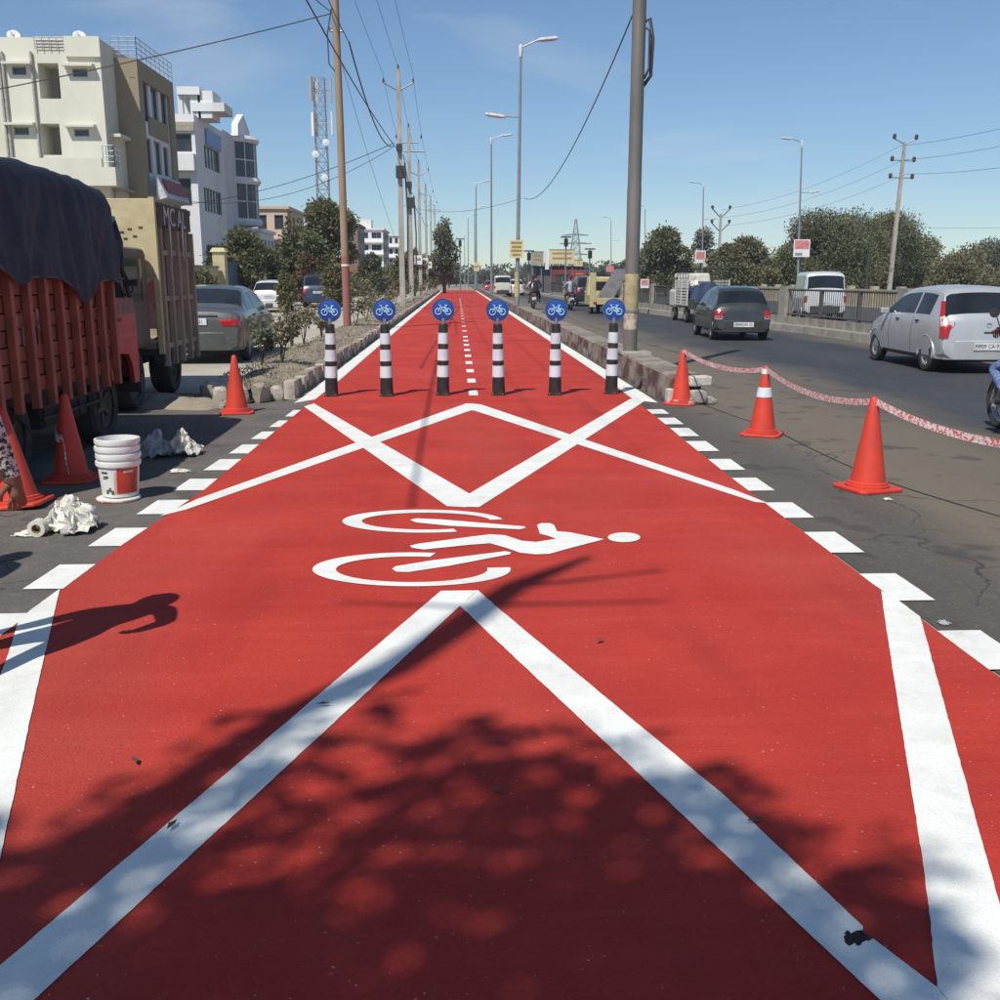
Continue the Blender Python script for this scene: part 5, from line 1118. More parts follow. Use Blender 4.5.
# tank on the roof
t = thing('water_tank', 'black water tank on the cream house roof edge', 'water tank', (cr(-6, 36)[0], Y1 + 3.2, zT - 1.0))
mb = MB(); mb.lathe([(0, 0), (.6, 0), (.6, 1.0), (.45, 1.25), (.15, 1.3), (0, 1.3)], 20); mb.build('drum', M_trim, t, smooth='auto'); mb = MB(); mb.lathe([(0, 1.29), (.18, 1.29), (.18, 1.36), (0, 1.36)], 14); mb.build('lid', M_trim, t)
# brown block -----------------------------------------------------------------
Yb0 = 54.0; pB0 = onY(134, 58, Yb0); XB = pB0.x; zB = pB0.z; xB0 = onY(100, 58, Yb0).x - 1
pB1 = onX(170.5, 82, XB)
b2_ = thing('brown_building', 'brown and white flat block with framed tall windows and shop sign', 'building')
LB = pB1.y - Yb0
def br(px, py): p = onX(px, py, XB); return p.y - Yb0, p.z
def opb(x0, y0, x1, y1, kind='win'): a, zt_ = br(x0, y0); b, _ = br(x1, y0); zb_ = br((x0 + x1) / 2, y1)[1]; return (a, b, zb_, zt_, kind)
facade(b2_, (xB0, Yb0, 0), (1, 0, 0), (0, -1, 0), XB - xB0, zB, [], M_bw, name='end_wall')
facade(b2_, (XB, Yb0, 0), (0, 1, 0), (1, 0, 0), LB, zB, [opb(140, 78, 147.5, 120), opb(150, 85, 157, 122), opb(160, 90, 166, 124), opb(143.5, 136, 151, 172), opb(153.5, 140, 160.5, 174), opb(163, 146, 168, 176), (1.0, LB - .8, 1.0, 5.2, 'dark')], M_ww)
mb = MB(); e = .12
mb.bx((XB - .3, Yb0 - .02, zB - .9), (XB + e, Yb0 + LB, zB)); mb.bx((XB + .003, Yb0 - .02, 5.5), (XB + e, Yb0 + .75, zB - .9)); mb.bx((XB + .003, Yb0 + LB - 1.0, 5.5), (XB + e, Yb0 + LB, zB - .9)); mb.bx((XB + .003, Yb0 + 1.6, 8.9), (XB + .1, Yb0 + LB - 1.5, 9.8)); 
mb.build('brown_surround', M_bw, b2_)
mb = MB(); mb.bx((xB0, Yb0 + .9, 0), (XB - .9, Yb0 + LB, zB - .2)); mb.build('core', M_bw, b2_)
mb = MB(); railing(mb, (onY(110, 50, Yb0).x, Yb0 + .1, zB), (XB + .1, Yb0 + .1, zB), 1.0, 5, 4); railing(mb, (XB + .1, Yb0 + .1, zB), (XB + .1, Yb0 + LB, zB), 1.0, 4, 9); mb.build('roof_railing', M_rail, b2_)
mb = MB(); x0 = onY(102, 140, Yb0).x; x1 = onY(131, 140, Yb0).x; za = onY(115, 141, Yb0).z; mb.bx((x0, Yb0 - 1.6, za), (x1, Yb0 - .003, za + .15)); mb.bx((x0 + .8, Yb0 - 1.2, za - 3.1), (x1 - .3, Yb0 - .004, za)); mb.build('porch_box', M_cw, b2_)
mb = MB(); mb.bx((x1 - .9, Yb0 - 1.26, za - 2.8), (x1 - .5, Yb0 - 1.2, za - .5)); mb.build('porch_panel', M_ww, b2_)
# shop sign: tilted board on the street side
sg = thing('shop_sign', 'red and white tilted shop sign on the brown block', 'sign', (0, 0, 0))
A_ = br(147, 186); B_ = br(172, 200)
mb = MB(); y0_, y1_ = Yb0 + A_[0], Yb0 + B_[0]; zs0 = br(147, 200)[1]
mb.add([(XB + .45, y0_, zs0), (XB + .45, y1_, zs0), (XB + 1.0, y1_, zs0 + .15), (XB + 1.0, y0_, zs0 + .15), (XB + .5, y0_, zs0 + 1.3), (XB + .5, y1_, zs0 + 1.3)], [(0, 1, 2, 3), (3, 2, 5, 4), (0, 3, 4), (1, 5, 2), (0, 4, 5, 1)])
mb.build('board', mat('sign_board_pale', (.62, .62, .63), .6), sg)
mb = MB(); mb.add([(XB + .90, y0_ + .5, zs0 + .42), (XB + .90, y1_ - .2, zs0 + .42), (XB + .60, y1_ - .2, zs0 + 1.12), (XB + .60, y0_ + .5, zs0 + 1.12)], [(0, 1, 2, 3)]); mb.build('red_panel', mat('sign_red', (.32, .05, .05), .6, (.25, .04, .04), 3), sg, loc=(.05, 0, .03))
# white building ---------------------------------------------------------------
XW = -17.2; pW = onX(193.5, 114, XW); YW = pW.y; zW = pW.z; YW2 = onX(222, 130, XW).y; YW3 = onX(248, 140, XW).y
b3_ = thing('white_building', 'white three-storey office block with dark ribbon windows and roof tower', 'building')
def wr(px, py): p = onX(px, py, XW); return p.y - YW, p.z
def opw(x0, y0, x1, y1, kind='win'): a, zt_ = wr(x0, y0); b, _ = wr(x1, y0); return (a, b, wr((x0+x1)/2, y1)[1], wr((x0+x1)/2, y0)[1], kind)
def wn_(px, py): p = onY(px, py, YW); return p.x, p.z
xW0 = wn_(165, 100)[0] - 4
def opn(x0, y0, x1, y1, kind='win'): a, zt_ = wn_(x0, y0); b, zb_ = wn_(x1, y1); return (a - xW0, b - xW0, zb_, zt_, kind)
Wn = XW - xW0
ops = [opn(172, 133, 192.5, 152), opn(175, 178, 192.5, 206)]; ops = [(max(.5, a), min(Wn - .15, b), c, d, k) for a, b, c, d, k in ops]
facade(b3_, (xW0, YW, 0), (1, 0, 0), (0, -1, 0), Wn, zW, ops + [(1.5, Wn - .6, .1, 3.9, 'dark')], M_ww, name='end_wall')
facade(b3_, (XW, YW, 0), (0, 1, 0), (1, 0, 0), YW2 - YW, zW, [opw(204, 148, 219, 170), opw(204, 190, 221, 213), (1.4, YW2 - YW - .6, .1, 3.9, 'dark')], M_ww)
mb = MB(); a, zt_ = wr(204.5, 129); b, _ = wr(219, 132); mb.bx((XW + .003, YW + a, wr(211, 147)[1]), (XW + .12, YW + b, wr(211, 132)[1])); mb.build('blue_panel', mat('blue_sign_panel', (.10, .22, .50), .5, (.2, .35, .6), 3), b3_)
zz = wn_(180, 122)[1]; mb = MB(); mb.bx((xW0, YW - .15, wn_(180, 131)[1]), (XW + .004, YW - .003, zz)); mb.build('beige_beam', mat('beige_beam', (.42, .37, .28), .8), b3_)
mb = MB(); mb.bx((xW0, YW - .5, wn_(180, 171)[1]), (XW - .05, YW - .003, wn_(180, 154)[1])); mb.build('balcony_front', M_ww, b3_)
mb = MB(); mb.bx((xW0, YW + 1.0, 0), (XW - .9, YW3, zW - .5)); mb.build('core', M_gw, b3_)
facade(b3_, (XW, YW2, 0), (0, 1, 0), (1, 0, 0), YW3 - YW2, zW + .2, [opw(224, 155, 229.5, 174), opw(224, 196, 229.5, 214)], mat('grey_white_render', (.60, .60, .60), .8, (.5, .5, .5), .6), name='bay_wall')
# glazed round bay
yc = onX(241, 180, XW).y; mb = MB(); zb0, zb1 = wr(241, 222)[1], wr(241, 142)[1]
bay = lambda u: (XW - .3 + 1.5 * sin(pi * u), yc - 2.0 + 4.4 * u)
for (za_, zb_, m_, n_) in ((zb0, zb1, M_pane, 'bay_glass'),):
    mb = MB(); mb.grid(lambda u, v: (*bay(u), za_ + (zb_ - za_) * v), 10, 6); mb.build(n_, mat('bay_blue_glass', (.06, .075, .10), .2, (.04, .05, .065), 2), b3_)
for k in range(5):
    zf = zb0 + (zb1 - zb0) * k / 4
    mb = MB(); mb.tube([(bay(u)[0] + .05, bay(u)[1], zf) for u in np.linspace(0, 1, 11)], .30 if k % 2 == 0 else .05, 6); mb.build('bay_band', M_ww, b3_)
for k in range(6):
    x, y_ = bay(k / 5); mb = MB(); mb.tube([(x + .04, y_, zb0), (x + .04, y_, zb1)], .05, 5); mb.build('bay_mullion', M_ww, b3_)
mb = MB(); mb.add([(XW + .4, yc - 2.2, zb1 + .1), (XW + .4, yc + 2.6, zb1 + .1), (XW + .4, yc + 2.4, zb1 + 1.0), (XW + .4, yc + .2, zb1 + 2.0), (XW + .4, yc - 2.0, zb1 + 1.0)], [(0, 1, 2, 3, 4)]); mb.build('bay_pediment', M_ww, b3_, solid=.5)
# roof tower with open frame and projecting slab
tx0, tz1 = wn_(173, 84); tx1, _ = wn_(196, 84)
mb = MB(); mb.bx((tx0, YW + .8, tz1 - .5), (tx1, YW + 3.6, tz1))
for x in (tx0 + .12, (tx0 + tx1) / 2 + .2, tx1 - .2): mb.bx((x - .16, YW + 1, zW - .1), (x + .16, YW + 1.35, tz1 - .5))
mb.bx((tx0 + .05, YW + 2.2, zW - .1), (tx1 - .05, YW + 2.4, tz1 - .5)); mb.build('roof_tower', M_ww, b3_)
sx1 = wn_(221, 104)[0]; z5 = wn_(210, 109)[1]
mb = MB(); mb.bx((tx1 - .6, YW + .9, z5), (sx1, YW + 3.5, z5 + .55)); mb.bx((tx1 - .2, YW + 1.0, zW - .1), (tx1 + .7, YW + 3.3, z5)); mb.bx((tx1 - .2, YW + 1.0, z5 + .55), (tx1 + .8, YW + 3.3, z5 + 1.3)); mb.build('roof_slab', M_ww, b3_)
# distant buildings on the left
def simple_block(name, label, Y, x0, x1, ytop, mats, rows, cols, depth=10, side=True, roofbits=(), wm=.55):
    A = onY(x0, 278, Y).x; B = onY(x1, 278, Y).x; H = onY((x0+x1)/2, ytop, Y).z
    t = thing(name, label, 'building'); W_ = B - A; ops = []
    for r_ in range(rows):
        for c in range(cols):
            u = W_ * (c + .5) / cols; du = W_ / cols * wm / 2; v0 = H * (r_ + .30) / rows; v1 = H * (r_ + .80) / rows; ops.append((u - du, u + du, v0, v1, 'win'))
    facade(t, (A, Y, 0), (1, 0, 0), (0, -1, 0), W_, H, ops, mats[0])
    if side:
        n = 4; ops = []
        for r_ in range(rows):
            for c in range(n):
                u = depth * (c + .5) / n; du = depth / n * .28; ops.append((u - du, u + du, H * (r_ + .3) / rows, H * (r_ + .8) / rows, 'win'))
        facade(t, (B, Y, 0), (0, 1, 0), (1, 0, 0), depth, H, ops, mats[1], name='side_wall')
    mb = MB(); mb.bx((A, Y + .4, 0), (B - .4, Y + depth, H - .3)); mb.build('core', mats[1], t)
    mb = MB(); mb.bx((A - .15, Y - .2, H), (B + .2, Y + depth, H + .25)); mb.build('parapet', mats[0], t)
    for r_ in range(1, rows):
        mb = MB(); mb.bx((A - .05, Y - .55, H * r_ / rows - .12), (B + .05, Y - .003, H * r_ / rows + .05)); mb.build('floor_slab', mats[0], t)
    for (a, b, zt_) in roofbits:
        mb = MB(); xa = onY(a, 278, Y).x; xb = onY(b, 278, Y).x; z_2 = onY(a, zt_, Y).z; mb.bx((xa, Y + 1, H + .25), (xb, Y + 4, z_2)); mb.build('roof_room', mats[0], t)
    return t
simple_block('pink_building', 'pale pink flat block behind the dark round-crowned trees', 95, 240, 290, 209, (M_pk, M_pk), 3, 3, roofbits=((252, 262, 205),))
simple_block('small_white_house', 'low white house in front of the pink block', 80, 246, 262, 232, (M_ww, M_ww), 2, 2, 6)
simple_block('frame_building', 'white open-balcony apartment block beyond the rusty pole', 150, 358, 384, 230, (M_ww, M_gw), 5, 2, 12, roofbits=((361, 372, 219),), wm=.75)
simple_block('frame_building', 'far white apartment block behind the electricity poles', 165, 383, 400, 236, (M_ww, M_ww), 5, 3, 8)
simple_block('brick_house', 'brown brick house half hidden behind the rusty pole', 110, 345, 359, 226, (mat('brown_brick', (.30, .17, .11), .9, (.24, .14, .1), 4), M_gw), 3, 1, 8)
simple_block('cream_house', 'small cream house far along the service road', 190, 408, 424, 254, (M_cw, M_cw), 2, 2, 8)
simple_block('yellow_wall_house', 'low cream house behind the verge shrubs', 120, 318, 345, 268, (M_cw, M_cw), 1, 3, 8)
# compound walls and gates on the service road
XG = -12.0
def gz(px, py): p = onX(px, py, XG); return p.y, p.z
t = thing('compound_wall', 'pale compound wall behind the parked white hatchback', 'wall'); mb = MB(); ya_, yb_ = gz(247, 280)[0], gz(292, 280)[0]; mb.bx((XG - .2, ya_, 0), (XG, yb_, 2.0)); mb.build('wall_panel', M_ww, t); mb = MB(); mb.bx((XG - .25, ya_, 2.0), (XG + .06, yb_, 2.1)); mb.build('coping', M_conc, t)
for k in range(5):
    mb = MB(); y_ = ya_ + (yb_ - ya_) * k / 4; mb.bx((XG + .0, y_, 0), (XG + .1, y_ + .3, 2.3)); mb.build('pier', M_conc, t)
t = thing('yard_gate', 'blue metal yard gate between cream pillars', 'gate'); ya_, yb_ = gz(224, 280)[0], gz(246, 280)[0]
n = 9
for k in range(n):
    mb = MB(); mb.bx((XG - .1, ya_ + (yb_ - ya_) * k / n, .1), (XG - .05, ya_ + (yb_ - ya_) * (k + 1) / n - .06, 2.4)); mb.build('gate_panel', mat('gate_blue', (.10, .16, .24), .6, (.08, .12, .18), 4), t)
for zz in (.4, 1.3, 2.3):
    mb = MB(); mb.bx((XG - .05, ya_, zz), (XG, yb_, zz + .08)); mb.build('gate_rail', MATS['gate_blue'], t)
for k, px in enumerate((221, 247)):
    t = thing('gate_pillar', 'cream gate pillar with cap, ' + ('beside the white office block' if k == 0 else 'beside the pale compound wall'), 'pillar', (XG, gz(px, 280)[0], 0))
    mb = MB(); mb.bx((-.3, -.3, 0), (.3, .3, 2.9)); mb.build('shaft', M_cream, t); mb = MB(); mb.box((0, 0, 3.0), (.8, .8, .2), taper=.7); mb.build('cap', M_cream, t)
t = thing('yard_wall', 'low cream yard wall with hedge beside the office block', 'wall'); mb = MB(); mb.bx((XG - .2, 36, 0), (XG, gz(219, 280)[0], 2.1)); mb.build('wall_panel', M_cream, t); mb = MB(); mb.bx((XG - .26, 36, 2.1), (XG + .06, gz(219, 280)[0], 2.2)); mb.build('coping', M_conc, t)
# shops at the far junction
YS = 108.0
sh = thing('shop_block', 'low far shop block with cream hoardings over a dark front', 'building')
def sx(px, py): p = onY(px, py, YS); return p.x, p.z
a = sx(530, 292)[0]; b = sx(552, 292)[0]; h = sx(540, 265)[1]
mb = MB(); x0, x1 = sx(531, 292)[0], sx(586, 292)[0]; mb.bx((x0, YS, 0), (x1, YS + 8, sx(560, 266)[1])); mb.build('walls', mat('shop_dark_wall', (.13, .12, .12), .8, (.1, .09, .09), 2), sh)
facade(sh, (sx(551, 292)[0], YS - .3, 0), (1, 0, 0), (0, -1, 0), sx(586, 0)[0] - sx(551, 0)[0], sx(560, 267)[1], [(.4, 1.9, .2, 2.0, 'win'), (2.2, 3.5, .2, 2.0, 'win')], mat('shop_red_front', (.22, .05, .045), .7), name='shop_front')
def hoard(x0, x1, y0, y1, m, lab, yy=YS - .6, nm='hoarding'):
    A_, zt_ = sx(x0, y0); B_, zb_ = sx(x1, y1); t = thing(nm, lab, 'hoarding'); mb = MB(); mb.bx((A_, yy, zb_), (B_, yy + .15, zt_)); mb.build('panel', m, t)
    mb = MB(); mb.bx((A_ - .06, yy - .03, zb_ - .06), (B_ + .06, yy + .02, zb_)); mb.bx((A_ - .06, yy - .03, zt_), (B_ + .06, yy + .02, zt_ + .06)); mb.build('frame', M_frame, t)
    mb = MB(); mb.tube([(A_ + .2, yy + .2, 0), (A_ + .2, yy + .2, zt_)], .06, 6); mb.tube([(B_ - .2, yy + .2, 0), (B_ - .2, yy + .2, zt_)], .06, 6); mb.build('leg', M_steel, t)
    for k in range(2):
        mb = MB(); zc = zb_ + (zt_ - zb_) * (.35 + .35 * k); mb.bx((A_ + .3, yy - .02, zc), (B_ - .3, yy - .003, zc + (zt_ - zb_) * .12)); mb.build('print_line', mat('hoard_print', (.45, .30, .10), .7), t)
M_ho = mat('hoarding_cream', (.66, .58, .34), .7, (.6, .5, .28), 2)
hoard(549, 574, 250, 264, M_ho, 'cream hoarding on top of the far shop block'); hoard(531, 543, 252, 265, mat('hoarding_grey', (.40, .37, .28), .8), 'dull grey-green hoarding at the corner of the far shops'); hoard(574, 582, 260, 266, M_ho, 'small cream hoarding beside the far shop roof'); hoard(572, 585, 271, 283, mat('hoarding_red', (.40, .04, .04), .7), 'red hoarding standing beside the far shop front')
mb = MB(); A_, z_ = sx(545, 251); mb.bx((A_, YS - .4, 2.5), (A_ + .4, YS, z_)); mb.build('white_fin', M_ww, sh)

# ================================================================ poles, lamps, wires
def lathe_pole(mb, h, r0, r1, n=14): mb.lathe([(r0 * 1.0, 0), (r0, .02), (r1, h), (0, h)], n)
rp = G(347.5, 331); t = thing('steel_pole', 'rusty brown steel pole on the verge carrying service cables', 'pole', (rp.x, rp.y, .05))
mb = MB(); mb.tube([(0, 0, 0), (-.02, 0, 6), (-.06, 0, 11.2)], [.115, .11, .10], 14); mb.build('shaft', mat('rusty_pole', (.24, .15, .095), .8, (.34, .27, .18), 3, stretch=(1, 1, .25), dirt=(.16, .08, .05), dirt_scale=3, dirt_amt=.7), t, smooth='auto')
mb = MB(); mb.tube([(.0, 0, .02), (0.0, 0, 2.2)], [.122, .12], 14); mb.build('painted_foot', mat('faded_red_foot', (.30, .10, .075), .8, (.24, .13, .1), 4), t, smooth='auto')
mb = MB()
for zz in (8.6, 9.5, 10.1): mb.tube([(-.22, 0, zz), (.16, 0, zz)], .03, 6); mb.tube([(-.22, 0, zz), (-.22, 0, zz + .1)], .035, 6)
mb.build('bracket', M_steel, t)
mb = MB(); mb.tube([(-.16, -.05, 9.2), (-.30, -.05, 8.5), (-.28, -.05, 7.7), (-.12, -.05, 7.5)], .02, 6); mb.build('cable_loop', M_wire, t)
mb = MB(); mb.tube([(-.125, 0, 1.95), (.125, 0, 1.95)], .012, 6); mb.lathe([(.125, 1.9), (.135, 1.92), (.125, 1.97)], 14, caps=False); mb.build('tied_rag', M_film, t)
sp = (2.90, 16.9, .40); spole = thing('steel_pole', 'thick grey steel pole with yellow painted band on the median wall', 'pole', sp)
mb = MB(); mb.lathe([(.117, 0), (.117, 2.6), (.112, 2.7), (.105, 9.0), (0, 9.0)], 18); mb.build('shaft', mat('old_steel_pole', (.20, .19, .175), .6, (.13, .125, .115), 3, stretch=(1, 1, .2), metal=.2, dirt=(.32, .29, .24), dirt_scale=2, dirt_amt=.4), spole, smooth='auto')
mb = MB(); mb.lathe([(.118, .36), (.120, .37), (.120, .66), (.118, .67)], 18, caps=False); mb.build('pale_band', mat('pale_peeling_band', (.52, .46, .36), .8, (.3, .26, .2), 6, contrast=(.45, .55)), spole, smooth='auto')
mb = MB(); mb.lathe([(.118, .67), (.121, .68), (.121, 1.25), (.118, 1.27)], 18, caps=False); mb.build('yellow_band', mat('yellow_band_paint', (.50, .42, .20), .8, (.36, .31, .18), 5, dirt=(.22, .19, .13), dirt_scale=5, dirt_amt=.7), spole, smooth='auto')
mb = MB(); mb.lathe([(.119, .64), (.132, .65), (.132, .69), (.119, .70)], 18, caps=False); mb.build('clamp', M_steel, spole)
mb = MB(); mb.tube([(.10, 0, 4.2), (.21, 0, 4.35), (.23, 0, 4.9), (.17, 0, 5.2), (.10, 0, 5.15)], .028, 8); mb.tube([(.10, -.05, 4.3), (.17, -.05, 4.45), (.17, -.05, 5.0), (.1, -.05, 5.05)], .02, 8); mb.build('cable_loop', M_wire, spole, smooth=True)
# concrete electricity poles along the verge
def epole(x, y, h, label, arms='v', lean=0, boxes=False):
    t = thing('electricity_pole', label, 'electricity pole', (x, y, .05), 0, 'electricity poles'); t.rotation_euler = (0, lean, 0)
    mb = MB(); mb.box((0, 0, h / 2), (.30, .22, h), taper=.6); mb.build('shaft', M_pole, t, bevel=.01)
    mb = MB(); za = h - .9
    if arms == 'v':
        mb.tube([(-.75, 0, za + .25), (0, 0, za - .15), (.75, 0, za + .25)], .04, 5)
    else: mb.tube([(-.3, 0, za - .5), (1.0, 0, za - .5)], .045, 5); mb.tube([(-.6, 0, za), (.6, 0, za)], .04, 5)
    mb.build('crossarm', M_steel, t)
    for xx, zz in ((-.75, za + .25), (.75, za + .25), (0, h)):
        mb = MB(); mb.lathe([(.02, 0), (.06, .04), (.03, .1), (.055, .15), (.02, .2), (0, .24)], 8, M=Matrix.Translation((xx, 0, zz))); mb.build('insulator', mat('insulator', (.10, .05, .035), .3), t)
    if boxes:
        mb = MB(); mb.box((.05, -.2, h * .58), (.5, .3, .6)); mb.build('junction_box', M_trim, t)
        mb = MB(); mb.box((.0, -.2, h * .68), (.3, .25, .35)); mb.build('junction_box', M_trim, t)
        mb = MB(); mb.tube([(.25, 0, h * .62), (.35, 0, h * .4), (.3, 0, h * .15)], .05, 6); mb.build('cable_bundle', M_wire, t)
    return t
EP = [(398, 70, 54, 0), (408.5, 128, 64, 1), (418.5, 163, 84, 0), (425.5, 186, 108, 0), (430.5, 198, 130, 1), (434.5, 207, 150, 0)]
elab = ['tall concrete electricity pole, first one after the rusty pole', 'concrete electricity pole with junction boxes, second after the rusty pole', 'concrete electricity pole, third after the rusty pole', 'concrete electricity pole, fourth after the rusty pole', 'concrete electricity pole, fifth after the rusty pole', 'concrete electricity pole, farthest along the verge']
EPW = []
for k, (px, py, Y, bx) in enumerate(EP):
    p = onY(px, py, Y); xb = onY(px + (1 if k else 3), 300, Y).x; epole(p.x, Y, p.z, elab[k], 'v' if not bx else 'h', 0, k in (0, 1)); EPW.append(Vector((p.x, Y, p.z + .15)))
for k, (px, py, Y) in enumerate([(418.5, 260, 84), (425, 262, 100), (429, 265, 110)]):
    p = onY(px, py, Y); o = thing('advert_board', 'small white advert board on a verge pole, ' + ['nearest the rusty pole', 'second from the rusty pole', 'third from the rusty pole'][k], 'advert board', (p.x, p.y - .35, p.z), 0, 'small boards on verge poles')
    mb = MB(); mb.box((0, 0, 0), (.62, .04, .72)); mb.build('panel', M_ww, o); mb = MB(); mb.box((0, -.024, .05), (.4, .006, .2)); mb.build('print_block', M_frame, o)
    mb = MB(); mb.box((0, .2, 0), (.1, .3, .06)); mb.build('bracket', M_steel, o)
# lamp posts
def lamp(x, y, h, label, kind=0, group='lamp posts in the median', z=.37, lean=0.):
    t = thing('street_lamp', label, 'street lamp', (x, y, z), 0, group); t.rotation_euler = (0, lean, 0)
    mb = MB(); mb.lathe([(.11, 0), (.11, 1.5), (.095, 1.6), (.05, h), (0, h)], 12); mb.build('pole', mat('lamp_pole', (.27, .29, .31), .5, (.2, .21, .23), 2, metal=.3), t, smooth='auto')
    mb = MB(); mb.lathe([(.07, h - .5), (.085, h - .48), (.085, h), (0, h + .05)], 10); mb.build('cap_sleeve', M_ww, t, smooth='auto')
    def arm(z_, sgn, ln, rise):
        mb = MB(); mb.tube([(0, 0, z_), (sgn * ln * .55, 0, z_ + rise * .7), (sgn * ln * .8, 0, z_ + rise)], .032, 6); a = mb.build('arm', M_steel, t)
        mb = MB(); mb.box((sgn * (ln * .8 + .38), 0, z_ + rise + .04), (.95, .28, .12), taper=.8, ry=-sgn * .12); hd = mb.build('lamp_head', mat('lamp_head_white', (.62, .63, .62), .45), t, bevel=.03)
        mb = MB(); mb.box((sgn * (ln * .8 + .4), 0, z_ + rise - .035), (.6, .2, .03), ry=-sgn * .12); mb.build('lens', M_lampclear, hd)
    if kind == 0: arm(h - .1, 1, 1.0, .35); arm(h * .735, -1, .9, .02)
    elif kind == 1: arm(h - .1, 1, 1.0, .3)
    elif kind == 2: arm(h - .1, -1, 1.0, .3); arm(h * .68, 1, .9, .02)
    return t
LP = [(521, 45, 47, 0), (491.5, 138, 82, 1), (476.5, 183, 115, 1), (475, 205, 148, 1), (468.5, 214, 172, 1), (465, 232, 225, 1)]
llab = ['double-armed street lamp in the median carrying a yellow board', 'street lamp in the median, next after the yellow board one', 'street lamp in the median, third from the yellow board one', 'street lamp in the median, fourth from the yellow board one', 'street lamp in the median, fifth from the yellow board one', 'street lamp in the median, farthest along the road']
LPT = []
for k, (px, py, Y, kd) in enumerate(LP):
    p = onY(px, py, Y); pb_ = onY(517 if k == 0 else px, 300, Y); lamp(pb_.x, Y, p.z - .37, llab[k], kd, lean=(math.atan2(p.x - pb_.x, p.z)) if k == 0 else 0, z=.36 if Y < 130 else 0); LPT.append((pb_.x, Y, p.z))
def board(px0, px1, py0, py1, Y, m, name, label, cat='advert board', lines=None):
    a = onY(px0, py0, Y); b = onY(px1, py1, Y); c = (a + b) / 2; W_, H_ = b.x - a.x, a.z - b.z
    t = thing(name, label, cat, (c.x, Y - .16, c.z)); mb = MB(); mb.box((0, 0, 0), (W_, .04, H_)); mb.build('panel', m, t)
    for k, (u0, u1, v0, v1, mm) in enumerate(lines or ()):
        mb = MB(); mb.bx(((u0 - .5) * W_, -.028, (v0 - .5) * H_), ((u1 - .5) * W_, -.021, (v1 - .5) * H_)); mb.build('print_block', mm, t)
    mb = MB(); mb.box((0, .07, 0), (.14, .10, H_ * .5)); mb.build('clamp', M_steel, t); return t
M_pk1 = mat('poster_red', (.55, .09, .09), .6, (.6, .3, .28), 5); M_ol = mat('poster_olive', (.33, .27, .08), .7)
board(509.5, 523, 240, 258, LP[0][2], M_ho, 'street_notice', 'yellow lettered board clamped to the double-armed lamp', 'notice', [(.1, .9, .78, .9, M_ol), (.15, .85, .55, .68, M_ol), (.1, .9, .35, .46, M_ol), (.2, .8, .12, .24, M_ol)])
mb = MB(); mb.lathe([(.115, 0), (.119, .01), (.119, 1.1), (.10, 1.12)], 12, caps=False); o = mb.build('painted_sleeve', MATS['yellow_band_paint'], loc=(LPT[0][0], LPT[0][1], .75)); tag(o, 'cream painted band round the foot of the double-armed lamp', 'painted band')
board(474, 479, 262, 271, 113, M_ho, 'street_notice', 'tiny pale board on a farther median lamp', 'notice', [(.2, .8, .4, .6, M_ol)])
RL = [(802, 141, 79, 2), (703.5, 184, 112, 2), (611, 218, 178, 2), (645, 206, 150, 2)]
rlab = ['street lamp with red poster rising behind the white van', 'street lamp with pink poster behind the cage pickup', 'street lamp farthest beyond the opposite road', 'thin street lamp behind the steel pole']
for k, (px, py, Y, kd) in enumerate(RL):
    p = onY(px, py, Y); pb_ = onY(px - (5 if k == 0 else 2 if k == 1 else 0), 300, Y); lamp(pb_.x, Y, p.z, rlab[k], kd, 'lamps beyond the opposite road', 0, math.atan2(p.x - pb_.x, p.z))
board(793.5, 808.5, 239.5, 257, 79, M_ww, 'street_poster', 'red and white poster on the lamp behind the white van', 'poster', [(.06, .94, .45, .95, M_pk1), (.1, .55, .08, .25, M_frame)])
board(695, 705, 250.5, 263, 112, M_ww, 'street_poster', 'pink poster on the lamp behind the cage pickup', 'poster', [(.1, .9, .3, .9, M_pk1)])
board(703, 716, 258, 267, 111, mat('poster_pale_green', (.55, .60, .48), .7), 'street_poster', 'pale green board among trees behind the cage pickup', 'poster', [(.2, .8, .4, .6, M_frame)])
board(606, 614, 266, 272, 170, M_pk1, 'street_poster', 'small red poster on the farthest opposite lamp', 'poster')
board(640, 648, 279, 288, 46, M_ww, 'street_poster', 'pink and white poster on the roadside railing', 'poster', [(.1, .9, .3, .9, M_pk1)])
# leaning six-insulator pole on the right
p = onY(905, 142, 88); pb_ = onY(888, 300, 88); t = thing('electricity_pole', 'leaning concrete pole with three pairs of insulators right of the van', 'electricity pole', (pb_.x, 88, 0)); t.rotation_euler = (0, math.atan2(p.x - pb_.x, p.z), 0); HP = p.z
mb = MB(); mb.box((0, 0, HP / 2), (.36, .28, HP), taper=.65); mb.build('shaft', M_pole, t)
for k, zz in enumerate((HP - .1, HP - 1.6, HP - 3.0)):
    mb = MB(); mb.tube([(-.95, 0, zz + .35), (0, 0, zz - .1), (.95, 0, zz + .35)] if k == 0 else [(-.95, 0, zz + .1), (.95, 0, zz + .1)], .05, 5); mb.build('crossarm', M_steel, t)
    for sgx in (-.95, .95):
        mb = MB(); mb.lathe([(.06, 0), (.16, .1), (.16, .35), (.08, .45), (0, .46)], 8, M=Matrix.Translation((sgx, 0, zz + (.3 if k == 0 else .0)))); mb.build('insulator', MATS['insulator'], t)
RPT = p
p2 = onY(721, 214, 105); t = thing('electricity_pole', 'dark forked electricity pole behind the cage pickup', 'electricity pole', (p2.x, 105, 0))
mb = MB(); mb.box((0, 0, p2.z / 2), (.3, .25, p2.z), taper=.7); mb.build('shaft', M_pole, t)
